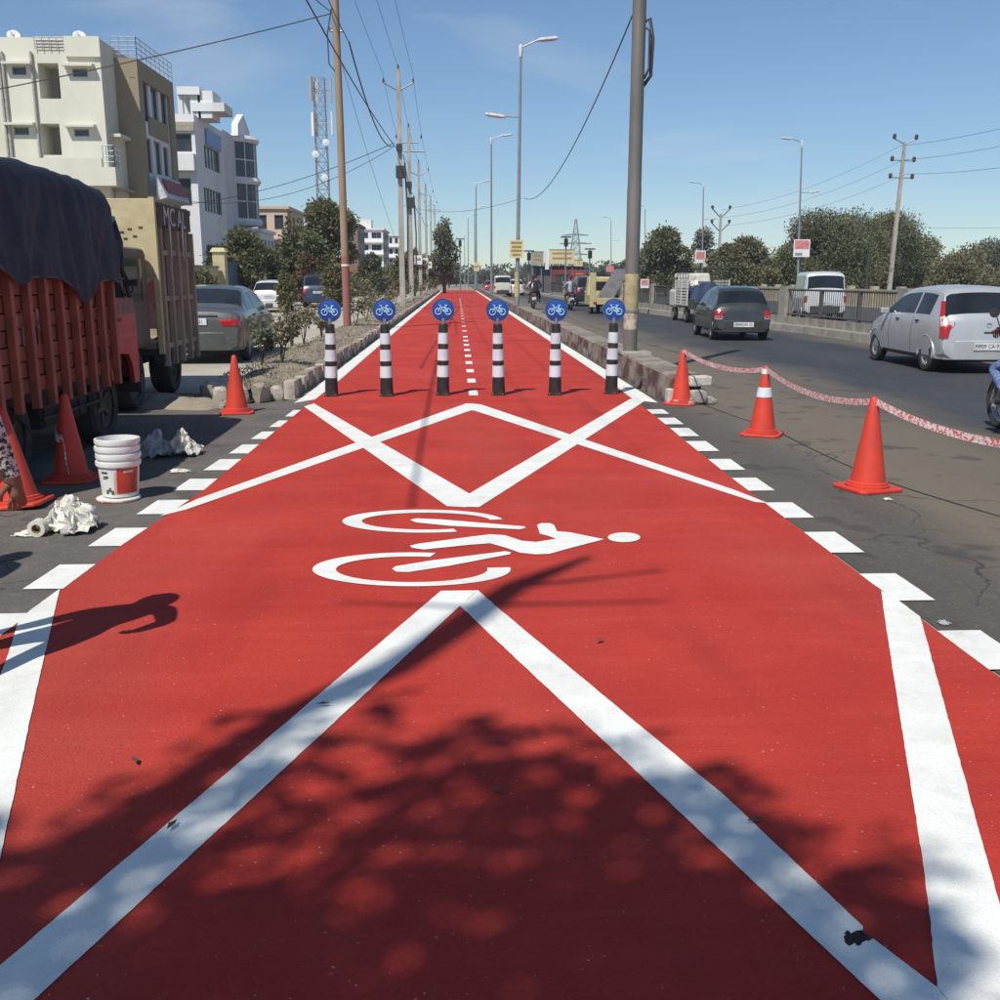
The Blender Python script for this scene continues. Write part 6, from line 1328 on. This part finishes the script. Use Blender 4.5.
for k, zz in enumerate((p2.z, p2.z - 1.4)):
    mb = MB(); mb.tube([(-.9, 0, zz + .5), (0, 0, zz - .4), (.9, 0, zz + .5)], .06, 5); mb.build('crossarm', M_trim, t)
    for sgx in (-.9, .9): mb = MB(); mb.lathe([(.06, 0), (.15, .1), (.15, .3), (0, .36)], 8, M=Matrix.Translation((sgx, 0, zz + .5))); mb.build('insulator', MATS['insulator'], t)
p3 = onY(870, 240, 70); t = thing('thin_pole', 'thin dark pole standing against the trees right of the van', 'pole', (p3.x, 70, 0)); mb = MB(); mb.lathe([(.09, 0), (.05, p3.z), (0, p3.z)], 8); mb.build('shaft', M_trim, t); mb = MB(); mb.lathe([(.1, p3.z - .05), (.1, p3.z + .05), (0, p3.z + .06)], 8); mb.build('cap', M_trim, t)
# traffic signals by the shops
for k, (px, py, Y) in enumerate([(566, 237, 95), (590, 249, 95), (529, 251, 95), (460, 239, 120)]):
    p = onY(px, py, Y); t = thing('signal_post', ['traffic signal post with flat cap before the shops', 'traffic signal post beside the far red hoarding', 'traffic signal post at the grey-green hoarding', 'signal post far along the median beside the lamps'][k], 'traffic signal', (p.x, Y, 0))
    mb = MB(); mb.lathe([(.07, 0), (.06, p.z), (0, p.z)], 8); mb.build('post', M_steel, t)
    mb = MB(); mb.box((0, 0, p.z), (.95, .3, .12)); mb.build('cap', M_trim, t); mb = MB(); mb.box((0, -.1, p.z - .5), (.36, .3, .7)); hd = mb.build('signal_head', M_trim, t)
    for q in range(3): mb = MB(); mb.lathe([(0, 0), (.09, 0), (.1, .04), (0, .02)], 10, M=Matrix.Translation((0, -.26, p.z - .28 - .22 * q)) @ Matrix.Rotation(R(90), 4, 'X')); mb.build('lens', M_dark, hd)
    if k == 2: mb = MB(); mb.box((0, -.1, p.z - 1.5), (.36, .3, .6)); mb.build('signal_head', M_trim, t)
# mobile mast and pylon
def lattice(name, label, cat, x, y, h, w0, w1, n, m, r=.04, dishes=False, armsz=()):
    t = thing(name, label, cat, (x, y, 0)); c = lambda k, z: Vector((((-1, 1, 1, -1)[k]) * (w0 + (w1 - w0) * z / h) / 2, ((-1, -1, 1, 1)[k]) * (w0 + (w1 - w0) * z / h) / 2, z))
    for k in range(4): mb = MB(); mb.tube([c(k, 0), c(k, h)], r, 5); mb.build('leg', m, t)
    mb = MB()
    for i in range(n):
        z0, z1 = h * i / n, h * (i + 1) / n
        for k in range(4):
            q = (k + 1) % 4; mb.tube([c(k, z0), c(q, z1)], r * .6, 4); mb.tube([c(q, z0), c(k, z1)], r * .6, 4); mb.tube([c(k, z1), c(q, z1)], r * .6, 4)
    mb.build('bracing', m, t)
    for zz, ww in armsz: mb = MB(); mb.tube([(-ww, 0, zz), (0, 0, zz + .5), (ww, 0, zz)], r * 1.5, 4); mb.tube([(-ww, 0, zz), (ww, 0, zz)], r * 1.5, 4); mb.build('arm', m, t)
    if dishes:
        for i, (a, zz) in enumerate([(0, h - 1), (2, h - 1), (4, h - 1), (0, h - 3.8), (2.1, h - 3.8), (4.1, h - 4)]):
            mb = MB(); mb.box((1.0 * cos(a), 1.0 * sin(a), zz), (.28, .15, 2.0), rz=a + pi/2); mb.tube([(0, 0, zz), (1.0 * cos(a), 1.0 * sin(a), zz)], .03, 4); mb.build('panel_antenna', M_ww if i % 2 else M_gw, t)
        for i, (a, zz) in enumerate([(-.9, h - 5.5), (-2.2, h - 6.5), (-1.2, h - 8.5)]):
            mb = MB(); mb.lathe([(0, 0), (.28, .05), (.31, .18), (0, .22)], 14, M=Matrix.Translation((.8 * cos(a), .8 * sin(a), zz)) @ Matrix.Rotation(R(90), 4, 'X')); mb.build('dish_antenna', M_ww, t)
    return t
p = onY(319, 78, 95); lattice('mobile_mast', 'lattice mobile phone mast with antennas above the round tree', 'mast', p.x, 95, p.z, 1.2, .9, 16, M_steel, .035, True)
p = onY(576, 219, 330); lattice('power_pylon', 'distant lattice power pylon above the shop roofs', 'pylon', p.x, 330, p.z, 5.5, .5, 10, mat('pylon_steel', (.2, .22, .25), .7), .075, False, ((p.z * .62, 5.2), (p.z * .75, 4.2), (p.z * .45, 4.6)))
# wires
WN = [0]
def wire(A, B, sag, label, r=.015, n=24):
    A, B = Vector(A), Vector(B); pts = [A.lerp(B, u) - Vector((0, 0, sag * 4 * u * (1 - u))) for u in np.linspace(0, 1, n)]
    mb = MB(); mb.tube(pts, r * .62, 5); return tag(mb.build('overhead_wire', M_wire), label, 'wire', 'overhead wires')
rpt = Vector((rp.x - .05, rp.y, 0)); at = lambda px, py, Y: onY(px, py, Y)
wire(at(333, 13, 32.3), at(-160, 118, 30), .15, 'black service cable from rusty pole over the cream house', .028)
o = wire(at(349, 42, 32.3), at(394, 146, 54), .9, 'thick cable sagging from rusty pole to the first concrete pole', .04)
wire(at(394, 143, 54), at(180, 205, 66), .5, 'cable from first concrete pole to the white office block', .03)
wire(at(392, 148, 54), at(170, 198, 62), 1.2, 'lower cable from first concrete pole to the brown block', .025)
wire(at(333, 13, 32.3), at(200, -140, 14), .2, 'cable from rusty pole running overhead toward the viewer', .022)
wire(at(349, 42, 32.3), at(310, -45, 24), .1, 'second cable from rusty pole running overhead toward the viewer', .022)
for k, dx in enumerate((-.75, 0, .75)):
    wire(EPW[0] + Vector((dx, 0, 0 if dx == 0 else -.35)), Vector((EPW[0].x + dx - .3, 2, 13.2)), .5, 'high wire over the verge toward the viewer, ' + ['on the service road side', 'on the pole tips', 'on the lane side'][k], .014)
    for q in range(len(EPW) - 1):
        wire(EPW[q] + Vector((dx, 0, 0 if dx == 0 else -.35)), EPW[q + 1] + Vector((dx, 0, 0 if dx == 0 else -.35)), .25, ['service-road-side', 'pole-tip', 'lane-side'][k] + ' high wire leaving the %s concrete pole along the verge' % ['first', 'second', 'third', 'fourth', 'fifth'][q], .014, 8)
for q in range(3): wire(EPW[q] - Vector((-.2, 0, 4.3)), EPW[q + 1] - Vector((-.2, 0, 4.0)), .4, 'low bundled cable leaving the %s concrete pole along the verge' % ['first', 'second', 'third'][q], .03, 8)
wire((-3.3, 2, 8.0), EPW[0] - Vector((-.2, 0, 4.3)), .7, 'low bundled cable over the verge toward the viewer', .03)
wire(Vector((sp[0] - .1, sp[1], 5.65)), at(524, 198, 47), .9, 'slack cable from thick steel pole to the double-armed lamp', .02)
wire(at(522, 198, 47), at(402, 205, 64), .5, 'slack cable crossing the lane from lamp to concrete poles', .016)
wire(at(338, 50, 32.3), at(396, 240, 60), .3, 'thin drop wire from rusty pole to the junction boxes', .012)
for k, (a, b) in enumerate([((900, 146), (1080, 108)), ((903, 160), (1080, 128)), ((906, 174), (1080, 155))]):
    wire(at(*a, 88), at(*b, 70), .3, ['top', 'middle', 'lowest'][k] + ' wire from leaning pole away beyond the silver car', .025)
    wire(at(*a, 88), at(721, 210 + 8 * k, 105), .8, ['top', 'middle', 'lowest'][k] + ' wire from leaning pole to the forked pole', .018)
wire(at(930, 228, 110), at(1060, 226, 110), .1, 'thin level wire above the pale bushes', .025)

# ================================================================ roadside railing on the right
M_rrail = mat('railing_grimy_iron', (.06, .055, .05), .7, (.10, .09, .075), 6); M_pier = mat('railing_pier', (.33, .30, .25), .9, (.22, .2, .17), 3, bump=.4, dirt=(.1, .09, .08), dirt_scale=2, dirt_amt=.6)
rk = struct(MB().add([(kerbx(y) + o_, y, z) for y in (2, 10, 20, 26, 30, 34, 38, 43, 48, 60, 75, 92, 110, 150) for o_, z in ((0, 0), (.03, .20), (.28, .20), (.85, .20), (.9, 0))], [(i*5+j, i*5+5+j, i*5+5+j+1, i*5+j+1) for i in range(13) for j in range(4)]).build('kerb', M_pier))
y = 14.; k = 0
RY = []
while y < 96: RY.append(y); y += 2.6 if y < 60 else 5.2
piers_at = {2, 6, 10, 14}
labn = 0
for i in range(len(RY) - 1):
    y0, y1 = RY[i], RY[i+1]; A = Vector((kerbx(y0) + .5, y0, .2)); B = Vector((kerbx(y1) + .5, y1, .2)); d = (B - A)
    t = thing('railing_panel', 'grimy iron roadside railing panel on low concrete base beside the road', 'railing', A, 0, 'railing panels along the road'); C_ = Vector((0, 0, 0)); D_ = d
    mb = MB(); mb.tube([C_ + Vector((0, 0, 1.05)), D_ + Vector((0, 0, 1.05))], .035, 6); mb.build('top_rail', M_rrail, t)
    mb = MB(); mb.tube([C_ + Vector((0, 0, .30)), D_ + Vector((0, 0, .30))], .03, 6); mb.build('bottom_rail', M_rrail, t)
    mb = MB(); nb = 18 if y0 < 60 else 24
    for q in range(1, nb): p = C_.lerp(D_, q / nb); mb.tube([p + Vector((0, 0, .30)), p + Vector((0, 0, 1.05))], .011, 4, caps=False)
    stuff(mb.build('railing_bars', M_rrail, t))
    mb = MB(); a = math.atan2(-d.x, d.y)
    if i % 3 == 1: mb.box((0, 0, .58), (.22, .50, 1.16), rz=a)
    else: mb.box((0, 0, .54), (.09, .09, 1.08), rz=a)
    mb.build('post', M_pier if i % 3 == 1 else M_rrail, t)
    nblk = 4
    for q in range(nblk):
        p = C_.lerp(D_, (q + .5) / nblk); mb = MB(); mb.box(p + Vector((0, 0, .11)), (.2, d.length / nblk * .8, .22), rz=a); mb.build('base_block', M_pier, t)
# parapet beyond the opposite road
pw = thing('parapet_wall', 'long pale parapet wall beyond the opposite road', 'wall', (24.3, 30, 0))
for k in range(30):
    y = k * 3.6; mb = MB(); mb.bx((-.12, y, 0), (.12, y + 3.2, .85)); mb.build('wall_panel', mat('parapet_buff', (.42, .36, .25), .9, (.33, .28, .2), 2, dirt=(.2, .17, .12), dirt_scale=1, dirt_amt=.5), pw)
    mb = MB(); mb.bx((-.2, y + 3.2, 0), (.2, y + 3.6, 1.15)); mb.build('pier', MATS['parapet_buff'], pw)
    mb = MB(); mb.bx((-.16, y, .85), (.16, y + 3.2, .97)); mb.build('coping', MATS['parapet_buff'], pw)

# ================================================================ trees and plants
def leafmat(name, c, c2, tr=.3):
    m = mat(name, c, .6, c2, 1.3, contrast=(.38, .62), spec=.3); n, N, L = nodes_of(m); b = N['Principled BSDF']
    src = b.inputs['Base Color'].links[0].from_socket; t = N.new('ShaderNodeBsdfTranslucent'); L.new(src, t.inputs[0]); x = N.new('ShaderNodeMixShader'); x.inputs[0].default_value = tr
    L.new(b.outputs[0], x.inputs[1]); L.new(t.outputs[0], x.inputs[2]); L.new(x.outputs[0], N['Material Output'].inputs[0]); return m
LM = dict(dark=leafmat('leaf_dark_green', (.135, .142, .068), (.195, .19, .098)), mid=leafmat('leaf_mid_green', (.165, .172, .078), (.215, .205, .10)), olive=leafmat('leaf_olive', (.215, .20, .10), (.145, .142, .072)),
          dry=leafmat('leaf_dry', (.27, .235, .145), (.18, .17, .105)), grey=leafmat('leaf_grey_green', (.16, .172, .115), (.115, .13, .085)), rust=leafmat('leaf_rusty', (.19, .10, .065), (.13, .10, .06)))
M_bark = mat('bark', (.11, .085, .06), .95, (.07, .055, .04), 5, bump=.6, stretch=(1, 1, .3))
def leaves(rng, blobs, n, size, droop=.2, shell=.55):
    """n small bent leaf sprays spread through ellipsoid clumps, denser towards their skin"""
    wts = np.array([b[1][0] * b[1][1] * b[1][2] for b in blobs]) ** .75; wts /= wts.sum()
    cnt = rng.multinomial(n, wts); V = []
    for (c, r), k in zip(blobs, cnt):
        d = rng.normal(size=(k, 3)); d /= np.linalg.norm(d, axis=1)[:, None]
        rad = (shell + (1.06 - shell) * rng.random(k) ** .6)[:, None]
        p = np.array(c) + d * rad * np.array(r) * (1 + .18 * rng.normal(size=(k, 1)))
        ax = d + rng.normal(size=(k, 3)) * .7; ax[:, 2] -= droop; ax /= np.linalg.norm(ax, axis=1)[:, None]
        b = np.cross(ax, rng.normal(size=(k, 3))); b /= np.linalg.norm(b, axis=1)[:, None] + 1e-9
        s = size * (.55 + .9 * rng.random((k, 1)))
        tip = p + ax * s; l_ = p + ax * s * .45 + b * s * .30; r_ = p + ax * s * .45 - b * s * .30
        l_[:, 2] -= s[:, 0] * .08; V.append(np.stack([p, l_, tip, r_], 1).reshape(-1, 3))
    V = np.concatenate(V); F = np.arange(len(V)).reshape(-1, 4); return V, F
def leafmesh(name, V, F, m, parent):
    me = bpy.data.meshes.new(name); me.from_pydata(V.tolist(), [], F.tolist()); me.materials.append(m)
    o = bpy.data.objects.new(name, me); COL.objects.link(o); o.parent = parent; return o
def tree(label, x, y, h, w_, m, seed, n=5000, size=.35, trunk=.3, base=.30, shape='round', name='tree', m2=None, group=None):
    rng = np.random.default_rng(seed); t = thing(name, label, 'tree', (x, y, 0), 0, group); mb = MB(); blobs = []
    r0 = max(.06, h * .02); top = h * (.9 if shape in ('cone', 'tall') else .6)
    lean = rng.normal(size=2) * .03 * h
    mb.tube([(0, 0, 0), (lean[0] * .4, lean[1] * .4, top * .5), (lean[0], lean[1], top)], [r0 * 1.2, r0 * .8, r0 * .25], 8)
    nb = {'round': 13, 'wide': 18, 'tall': 14, 'cone': 14, 'bush': 9}[shape]
    for i in range(nb):
        a = rng.random() * 6.283; f = (i + .5) / nb
        if shape in ('round', 'wide', 'bush'):
            zz = h * (base + (1 - base) * (.15 + .72 * f)); rr = w_ / 2 * (.72 * (1 - (2 * f - .75) ** 2 * .55)) * (.55 + .45 * rng.random()); br_ = w_ * (.17 + .10 * rng.random()) * (1.1 if shape == 'round' else .95)
            blobs.append(((rr * cos(a), rr * sin(a), min(zz, h - br_ * .8)), (br_, br_, br_ * .78)))
        elif shape == 'tall':
            zz = h * (base + (.97 - base) * f); prof = sin(pi * (.18 + .78 * f)); rr = w_ / 2 * prof * .6 * rng.random() ** .5; br_ = w_ * .20 * (.6 + .6 * prof) * (.8 + .4 * rng.random()); blobs.append(((rr * cos(a), rr * sin(a), zz - br_ * .5), (br_, br_, br_ * 1.0)))
        else:
            zz = h * (base + (.98 - base) * f); rr = w_ / 2 * (1 - f) * .75; br_ = w_ * .24 * (1.08 - f)
            for q in range(3): blobs.append(((rr * cos(a + q * 2.1), rr * sin(a + q * 2.1), zz), (br_, br_, br_ * .35)))
        c = blobs[-1][0]; mb.tube([(lean[0] * .5, lean[1] * .5, h * base * (.6 + .5 * f)), (c[0] * .5, c[1] * .5, (h * base + c[2]) / 2 + .1), c], [r0 * .45, r0 * .3, r0 * .1], 5, caps=False)
    mb.build('trunk', M_bark, t, smooth=True)
    for i in range(5):
        c, r_ = blobs[rng.integers(len(blobs))]; d_ = rng.normal(size=3); d_ /= np.linalg.norm(d_); blobs.append((tuple(np.array(c) + d_ * np.array(r_) * .95), tuple(np.array(r_) * .45)))
    n = int(n * 2.1); size *= .66
    V, F = leaves(rng, blobs, n, size); leafmesh('crown', V, F, LM[m], t)
    if m2: V, F = leaves(rng, [blobs[i] for i in rng.choice(len(blobs), 4, replace=False)], n // 4, size); leafmesh('crown', V, F, LM[m2], t)
    return t
def tpx(label, px, Y, ytop, wpx, m, seed, **kw):
    p = onY(px, ytop, Y); tree(label, p.x, Y, p.z, wpx * Y / 1000, m, seed, **kw)
# left side
tpx('dark bushy tree in front of the white office block bay', 236, 58, 226, 52, 'dark', 11, n=6000, size=.30, base=.15)
tpx('dark low tree between the yard gate and the conifer', 266, 60, 248, 40, 'dark', 12, n=4000, size=.28, base=.1)
tpx('layered dark conifer beside the big round tree', 288, 62, 206, 38, 'dark', 13, n=4200, size=.28, base=.12, shape='cone', name='conifer_tree')
tpx('big round dark green tree below the mobile mast', 321, 68, 196, 56, 'dark', 14, n=9000, size=.30, base=.2, m2='mid')
tpx('rusty brown shrub tree in front of the big round tree', 308, 58, 252, 26, 'rust', 15, n=2200, size=.22, base=.05)
tpx('olive shrub beside the parked navy car', 332, 52, 262, 26, 'olive', 16, n=2500, size=.2, base=.05)
tpx('mid green shrub in front of the pale compound wall', 286, 44, 270, 18, 'olive', 17, n=1800, size=.18, base=.05)
tpx('dark bush growing by the cream yard wall', 203, 47, 268, 28, 'olive', 18, n=2000, size=.22, base=.02, shape='bush')
tpx('dark tree beyond the brick house', 372, 100, 252, 22, 'dark', 19, n=2200, size=.35, base=.1)
tpx('thin dark roadside tree below the first concrete pole', 402, 75, 252, 22, 'olive', 20, n=2200, size=.26, base=.1)
tpx('olive roadside tree before the tall feathery tree', 414, 95, 246, 26, 'olive', 21, n=2600, size=.3, base=.1)
tpx('dry roadside tree below the small advert boards', 427, 118, 254, 20, 'dry', 22, n=1800, size=.35, base=.1)
tpx('tall feathery tree standing beside the far lane', 443.5, 112, 216, 32, 'olive', 23, n=2600, size=.36, base=.22, shape='tall', m2='grey')
tpx('far pale tree where the lane ends', 456, 200, 262, 14, 'grey', 24, n=900, size=.6, base=.1)
tpx('pale hazy tree far beyond the lane end', 449, 180, 256, 14, 'grey', 25, n=1000, size=.5, base=.1)
# right side
tpx('dark pointed tree between the steel pole and the cage pickup', 668, 92, 226, 46, 'dark', 31, n=6500, size=.4, base=.1, m2='mid')
tpx('dark low tree behind the steel pole', 652, 98, 246, 30, 'dark', 32, n=3000, size=.4, base=.05)
tpx('thin pale tree behind the pink poster lamp', 704, 120, 226, 26, 'grey', 33, n=1500, size=.4, base=.25)
tpx('broad olive tree behind the dark hatchback', 744, 84, 237, 58, 'olive', 34, n=7500, size=.34, base=.02, shape='wide', m2='mid')
tpx('olive tree between the broad tree and the great dark clump', 722, 90, 250, 40, 'olive', 35, n=4000, size=.36, base=.02, shape='wide')
tpx('great dark tree behind the white van', 822, 90, 210, 88, 'dark', 36, n=17000, size=.27, base=.02, shape='wide', m2='mid')
tpx('great dark tree behind the leaning pole', 884, 96, 213, 92, 'dark', 37, n=17000, size=.27, base=.02, shape='wide', m2='olive')
tpx('tall dark tree joining the two great trees behind the van', 850, 92, 211, 92, 'dark', 47, n=14000, size=.27, base=.02, shape='wide', m2='mid')
tpx('dark tree filling the gap below the great clump', 850, 90, 246, 80, 'dark', 38, n=10000, size=.26, base=.0, shape='wide', m2='mid')
tpx('dark tree under the poster lamp behind the van', 790, 84, 246, 48, 'dark', 39, n=5000, size=.32, base=.0, shape='wide')
tpx('mid green tree sloping down from the great clump', 922, 100, 236, 60, 'mid', 40, n=6000, size=.36, base=.0, shape='wide')
tpx('pale olive bush row tree right of the leaning pole', 955, 92, 256, 52, 'olive', 41, n=5500, size=.34, base=.0, shape='wide', m2='dry')
tpx('pale grey-green tree rising above the silver car roof', 992, 110, 240, 60, 'grey', 42, n=6000, size=.4, base=.0, shape='wide')
tpx('olive bush beyond the silver car', 1035, 88, 252, 60, 'olive', 43, n=4000, size=.36, base=.0, shape='wide')
for k, (px, Y, yt, wp) in enumerate([(540, 260, 268, 22), (560, 240, 268, 20), (580, 230, 262, 24), (604, 220, 266, 24), (628, 160, 262, 26), (488, 280, 271, 20), (515, 290, 271, 24), (474, 300, 273, 16)]):
    tpx(['hazy tree behind the grey-green hoarding', 'hazy tree behind the shop fin', 'hazy tree below the pylon', 'hazy tree behind the yellow tempo board', 'hazy tree left of the thick steel pole', 'hazy tree beside the second median lamp', 'hazy tree behind the double-armed lamp foot', 'hazy tree beyond the far median lamps'][k], px, Y, yt, wp, 'grey', 60 + k, n=1100, size=.7, base=.0, shape='bush', group='far hazy trees')
# scrub belts that read as one mass behind the trees
def belt(name, label, pts, m, seed, n, size, h, dep):
    rng = np.random.default_rng(seed); B = []
    for k in range(len(pts) - 1):
        a, b = Vector(pts[k]), Vector(pts[k + 1]); c = max(2, int((b - a).length / (h * .45)))
        for i in range(c):
            p = a.lerp(b, (i + rng.random()) / c); hh = h * (.6 + .5 * rng.random()) * (1 + .25 * mnoise.noise(Vector((p.x * .08, p.y * .08, seed))))
            for q in range(2): B.append(((p.x, p.y + dep * (rng.random() - .5), hh * (.25 + .45 * q)), (h * .36, h * .36, hh * .32)))
    V, F = leaves(rng, B, n, size, .2, .4); o = stuff(leafmesh(name, V, F, LM[m], None)); tag(o, label, 'scrub')
P_ = lambda px, Y: (onY(px, 278, Y).x, Y, 0)
belt('scrub_belt', 'olive scrub belt filling the gaps between the trees beyond the opposite road', [P_(640, 118), P_(760, 112), P_(880, 108), P_(1010, 108), P_(1120, 100)], 'olive', 71, 42000, .32, 5.2, 6)
belt('scrub_belt', 'low pale scrub in front of the great trees beyond the parapet', [P_(700, 100), P_(800, 98), P_(900, 99), P_(1060, 97)], 'olive', 72, 16000, .26, 2.6, 4)
belt('scrub_belt', 'distant grey-green treeline where the road disappears', [P_(428, 270), P_(520, 300), P_(640, 240)], 'grey', 73, 9000, .9, 5.0, 14)
belt('scrub_belt', 'olive undergrowth along the far edge of the service road', [P_(215, 62), P_(280, 70), P_(330, 84), P_(385, 110), P_(430, 150)], 'olive', 74, 14000, .32, 2.6, 3)
# dry saplings on the verge
def sapling(label, x, y, h, w_, m, seed, n=260, size=.085, cat='plant', name='sapling'):
    rng = np.random.default_rng(seed); t = thing(name, label, cat, (x, y, .08)); mb = MB(); blobs = []
    for i in range(4):
        a = rng.random() * 6.28; q = (w_ * .32 * cos(a), w_ * .32 * sin(a), h * (.6 + .36 * rng.random())); mb.tube([(0, 0, 0), (q[0] * .35, q[1] * .35, h * .4), q], [.014, .010, .004], 5)
        for f in (.55, .8, 1.): blobs.append(((q[0] * f, q[1] * f, h * .35 + (q[2] - h * .35) * f), (w_ * .17,) * 3))
    mb.build('stem', M_bark, t); V, F = leaves(rng, blobs, n, size, .5, .1); leafmesh('foliage', V, F, LM[m], t); return t
ords = ['first', 'second', 'third', 'fourth', 'fifth', 'sixth', 'seventh', 'eighth', 'ninth', 'tenth', 'eleventh', 'twelfth', 'thirteenth', 'fourteenth']
for k, (px, py, h, w_) in enumerate([(282, 372, .85, .65), (262, 372, .75, .6), (304, 348, .95, .85), (291, 352, .7, .6), (322, 342, .6, .5), (356, 330, .9, .75), (366, 326, 1.0, .8), (377, 318, .8, .7), (385, 313, .9, .9), (396, 308, 1.0, .9), (404, 305, 1.1, 1.0), (412, 302, 1.2, 1.2), (420, 299, 1.3, 1.2), (426, 297, 1.4, 1.4)]):
    p = G(px, py); sapling('dry leafy sapling on the verge, %s from its rubble end' % ords[k], max(-3.7, min(-2.6, p.x)), p.y, h * 1.1, w_ * 1.2, ('dry', 'grey', 'olive')[k % 3] if k > 4 else ('dry', 'grey')[k % 2], 100 + k, n=330 if k < 6 else 300, size=.085 if k < 6 else .11)
# dry grass and leaf litter on the verge
rng = np.random.default_rng(5); V = []
for i in range(5200):
    y = 13.7 + 60 * rng.random() ** 2; x = rng.uniform(-3.7, -2.42)
    if y < 15.5 and x < -3.2: continue
    a = rng.random() * 6.28; s = rng.uniform(.03, .11); z = .09 + .06 * sin(pi * (x + 3.8) / 1.4); dx, dy = cos(a) * s * .4, sin(a) * s * .4
    V += [(x - .006, y, z), (x + .006, y, z), (x + dx, y + dy, z + s * rng.uniform(.1, .9)), (x + dx * .5 - .006, y + dy * .5, z + s * .4)]
stuff(leafmesh('dry_grass', np.array(V), np.arange(len(V)).reshape(-1, 4), LM['dry'], None)); o = COL.objects['dry_grass']; tag(o, 'dry grass and leaf litter covering the verge soil', 'grass')

# ================================================================ the tree the viewer stands under
def shade_tree():
    base = Vector((-5.0, -4.6, 0)); t = thing('shade_tree', 'tall leafy roadside tree overhanging the mouth of the lane', 'tree', base); rng = np.random.default_rng(3)
    def over(px, py, z): g_ = G(px, py); return Vector((g_.x - SUN_DX * z, g_.y - SUN_DY * z, z)) - base
    mb = MB(); fork = Vector((.5, .6, 5.2)); mb.tube([(0, 0, 0), (.1, .2, 2.4), fork], [.30, .24, .20], 12)
    blobs = []; main = [(330, 870, 8.4, .40), (430, 800, 8.8, .34), (540, 800, 8.6, .40), (640, 850, 8.4, .42), (770, 880, 8.3, .36), (520, 890, 8.2, .42), (650, 960, 8.0, .36), (370, 965, 8.0, .36), (200, 890, 8.4, .32), (100, 960, 8.3, .34), (830, 950, 8.1, .28), (50, 880, 8.7, .24), (300, 1030, 7.9, .36), (520, 1050, 7.8, .42), (760, 1060, 7.8, .42), (140, 1090, 7.8, .4), (250, 790, 8.8, .22), (700, 800, 8.8, .20), (480, 745, 9.0, .20), (905, 860, 8.6, .14), (610, 755, 9.0, .18), (150, 830, 8.6, .20), (60, 1010, 8.2, .30), (200, 985, 8.2, .26), (560, 985, 8.0, .34), (740, 960, 8.2, .36), (860, 1010, 8.0, .30), (900, 930, 8.3, .18)]
    for (px, py, z, r_) in main:
        c = over(px, py, z); blobs.append((tuple(c), (r_ * .95, r_ * .95, r_ * .7))); mid = fork.lerp(c, .5) + Vector((0, 0, .35)); mb.tube([fork, mid, c], [.07, .04, .012], 6, caps=False)
    P = [fork, over(-80, 990, 7.4), over(70, 868, 7.8), over(200, 772, 8.2), over(290, 715, 8.6), over(395, 668, 9.0), over(465, 622, 9.2), over(515, 587, 9.5), over(590, 557, 9.9)]
    mb.tube(P, [.12, .095, .08, .075, .08, .095, .10, .085, .03], 8, caps=False)
    for A_, B_, r_ in (((500, 590, 9.4), (662, 571, 9.9), .028), ((470, 606, 9.3), (668, 602, 9.8), .024), ((470, 608, 9.2), (340, 602, 9.5), .022), ((350, 700, 8.8), (420, 690, 9.2), .018)): mb.tube([over(*A_), over(*B_)], [r_, r_ * .6], 5)
    mb.build('trunk', M_bark, t, smooth=True)
    for (px, py, z, r_) in ((290, 745, 8.9, .16), (400, 700, 9.1, .10), (350, 725, 9.0, .13), (220, 790, 8.9, .16), (40, 872, 8.6, .15), (110, 822, 8.7, .17), (165, 778, 8.8, .11), (240, 742, 8.9, .12), (285, 716, 9.0, .07), (10, 920, 8.5, .16), (435, 735, 9.0, .10), (540, 745, 9.0, .09)): blobs.append((tuple(over(px, py, z)), (r_,) * 3))
    for i in range(12):   # the rest of the crown, behind and beside the viewer
        a = rng.random() * 6.28; rr = 3.4 * rng.random() ** .5; c = Vector((.3 + rr * cos(a), -1.6 + rr * .8 * sin(a), 7.2 + 2.6 * rng.random()))
        blobs.append((tuple(c), (.7, .7, .5)))
    V, F = leaves(rng, blobs, 10500, .085, .4, .1); leafmesh('crown', V, F, LM['mid'], t); V, F = leaves(rng, blobs, 3400, .18, .4, .1); leafmesh('crown', V, F, LM['mid'], t)
shade_tree()

# ================================================================ thin dusty air
hz = MB(); hz.bx((-420, -60, -1.2), (420, 420, 46)); o = hz.build('haze', []); stuff(o); o['label'] = 'thin dusty haze over the whole street'; o['category'] = 'haze'
m = bpy.data.materials.new('haze_air'); m.use_nodes = True; n = m.node_tree; n.nodes.remove(n.nodes['Principled BSDF']); pv = n.nodes.new('ShaderNodeVolumePrincipled')
pv.inputs['Color'].default_value = (.78, .87, 1.0, 1); pv.inputs['Density'].default_value = .0005; pv.inputs['Anisotropy'].default_value = .2
n.links.new(pv.outputs[0], n.nodes['Material Output'].inputs['Volume']); o.data.materials.clear(); o.data.materials.append(m)
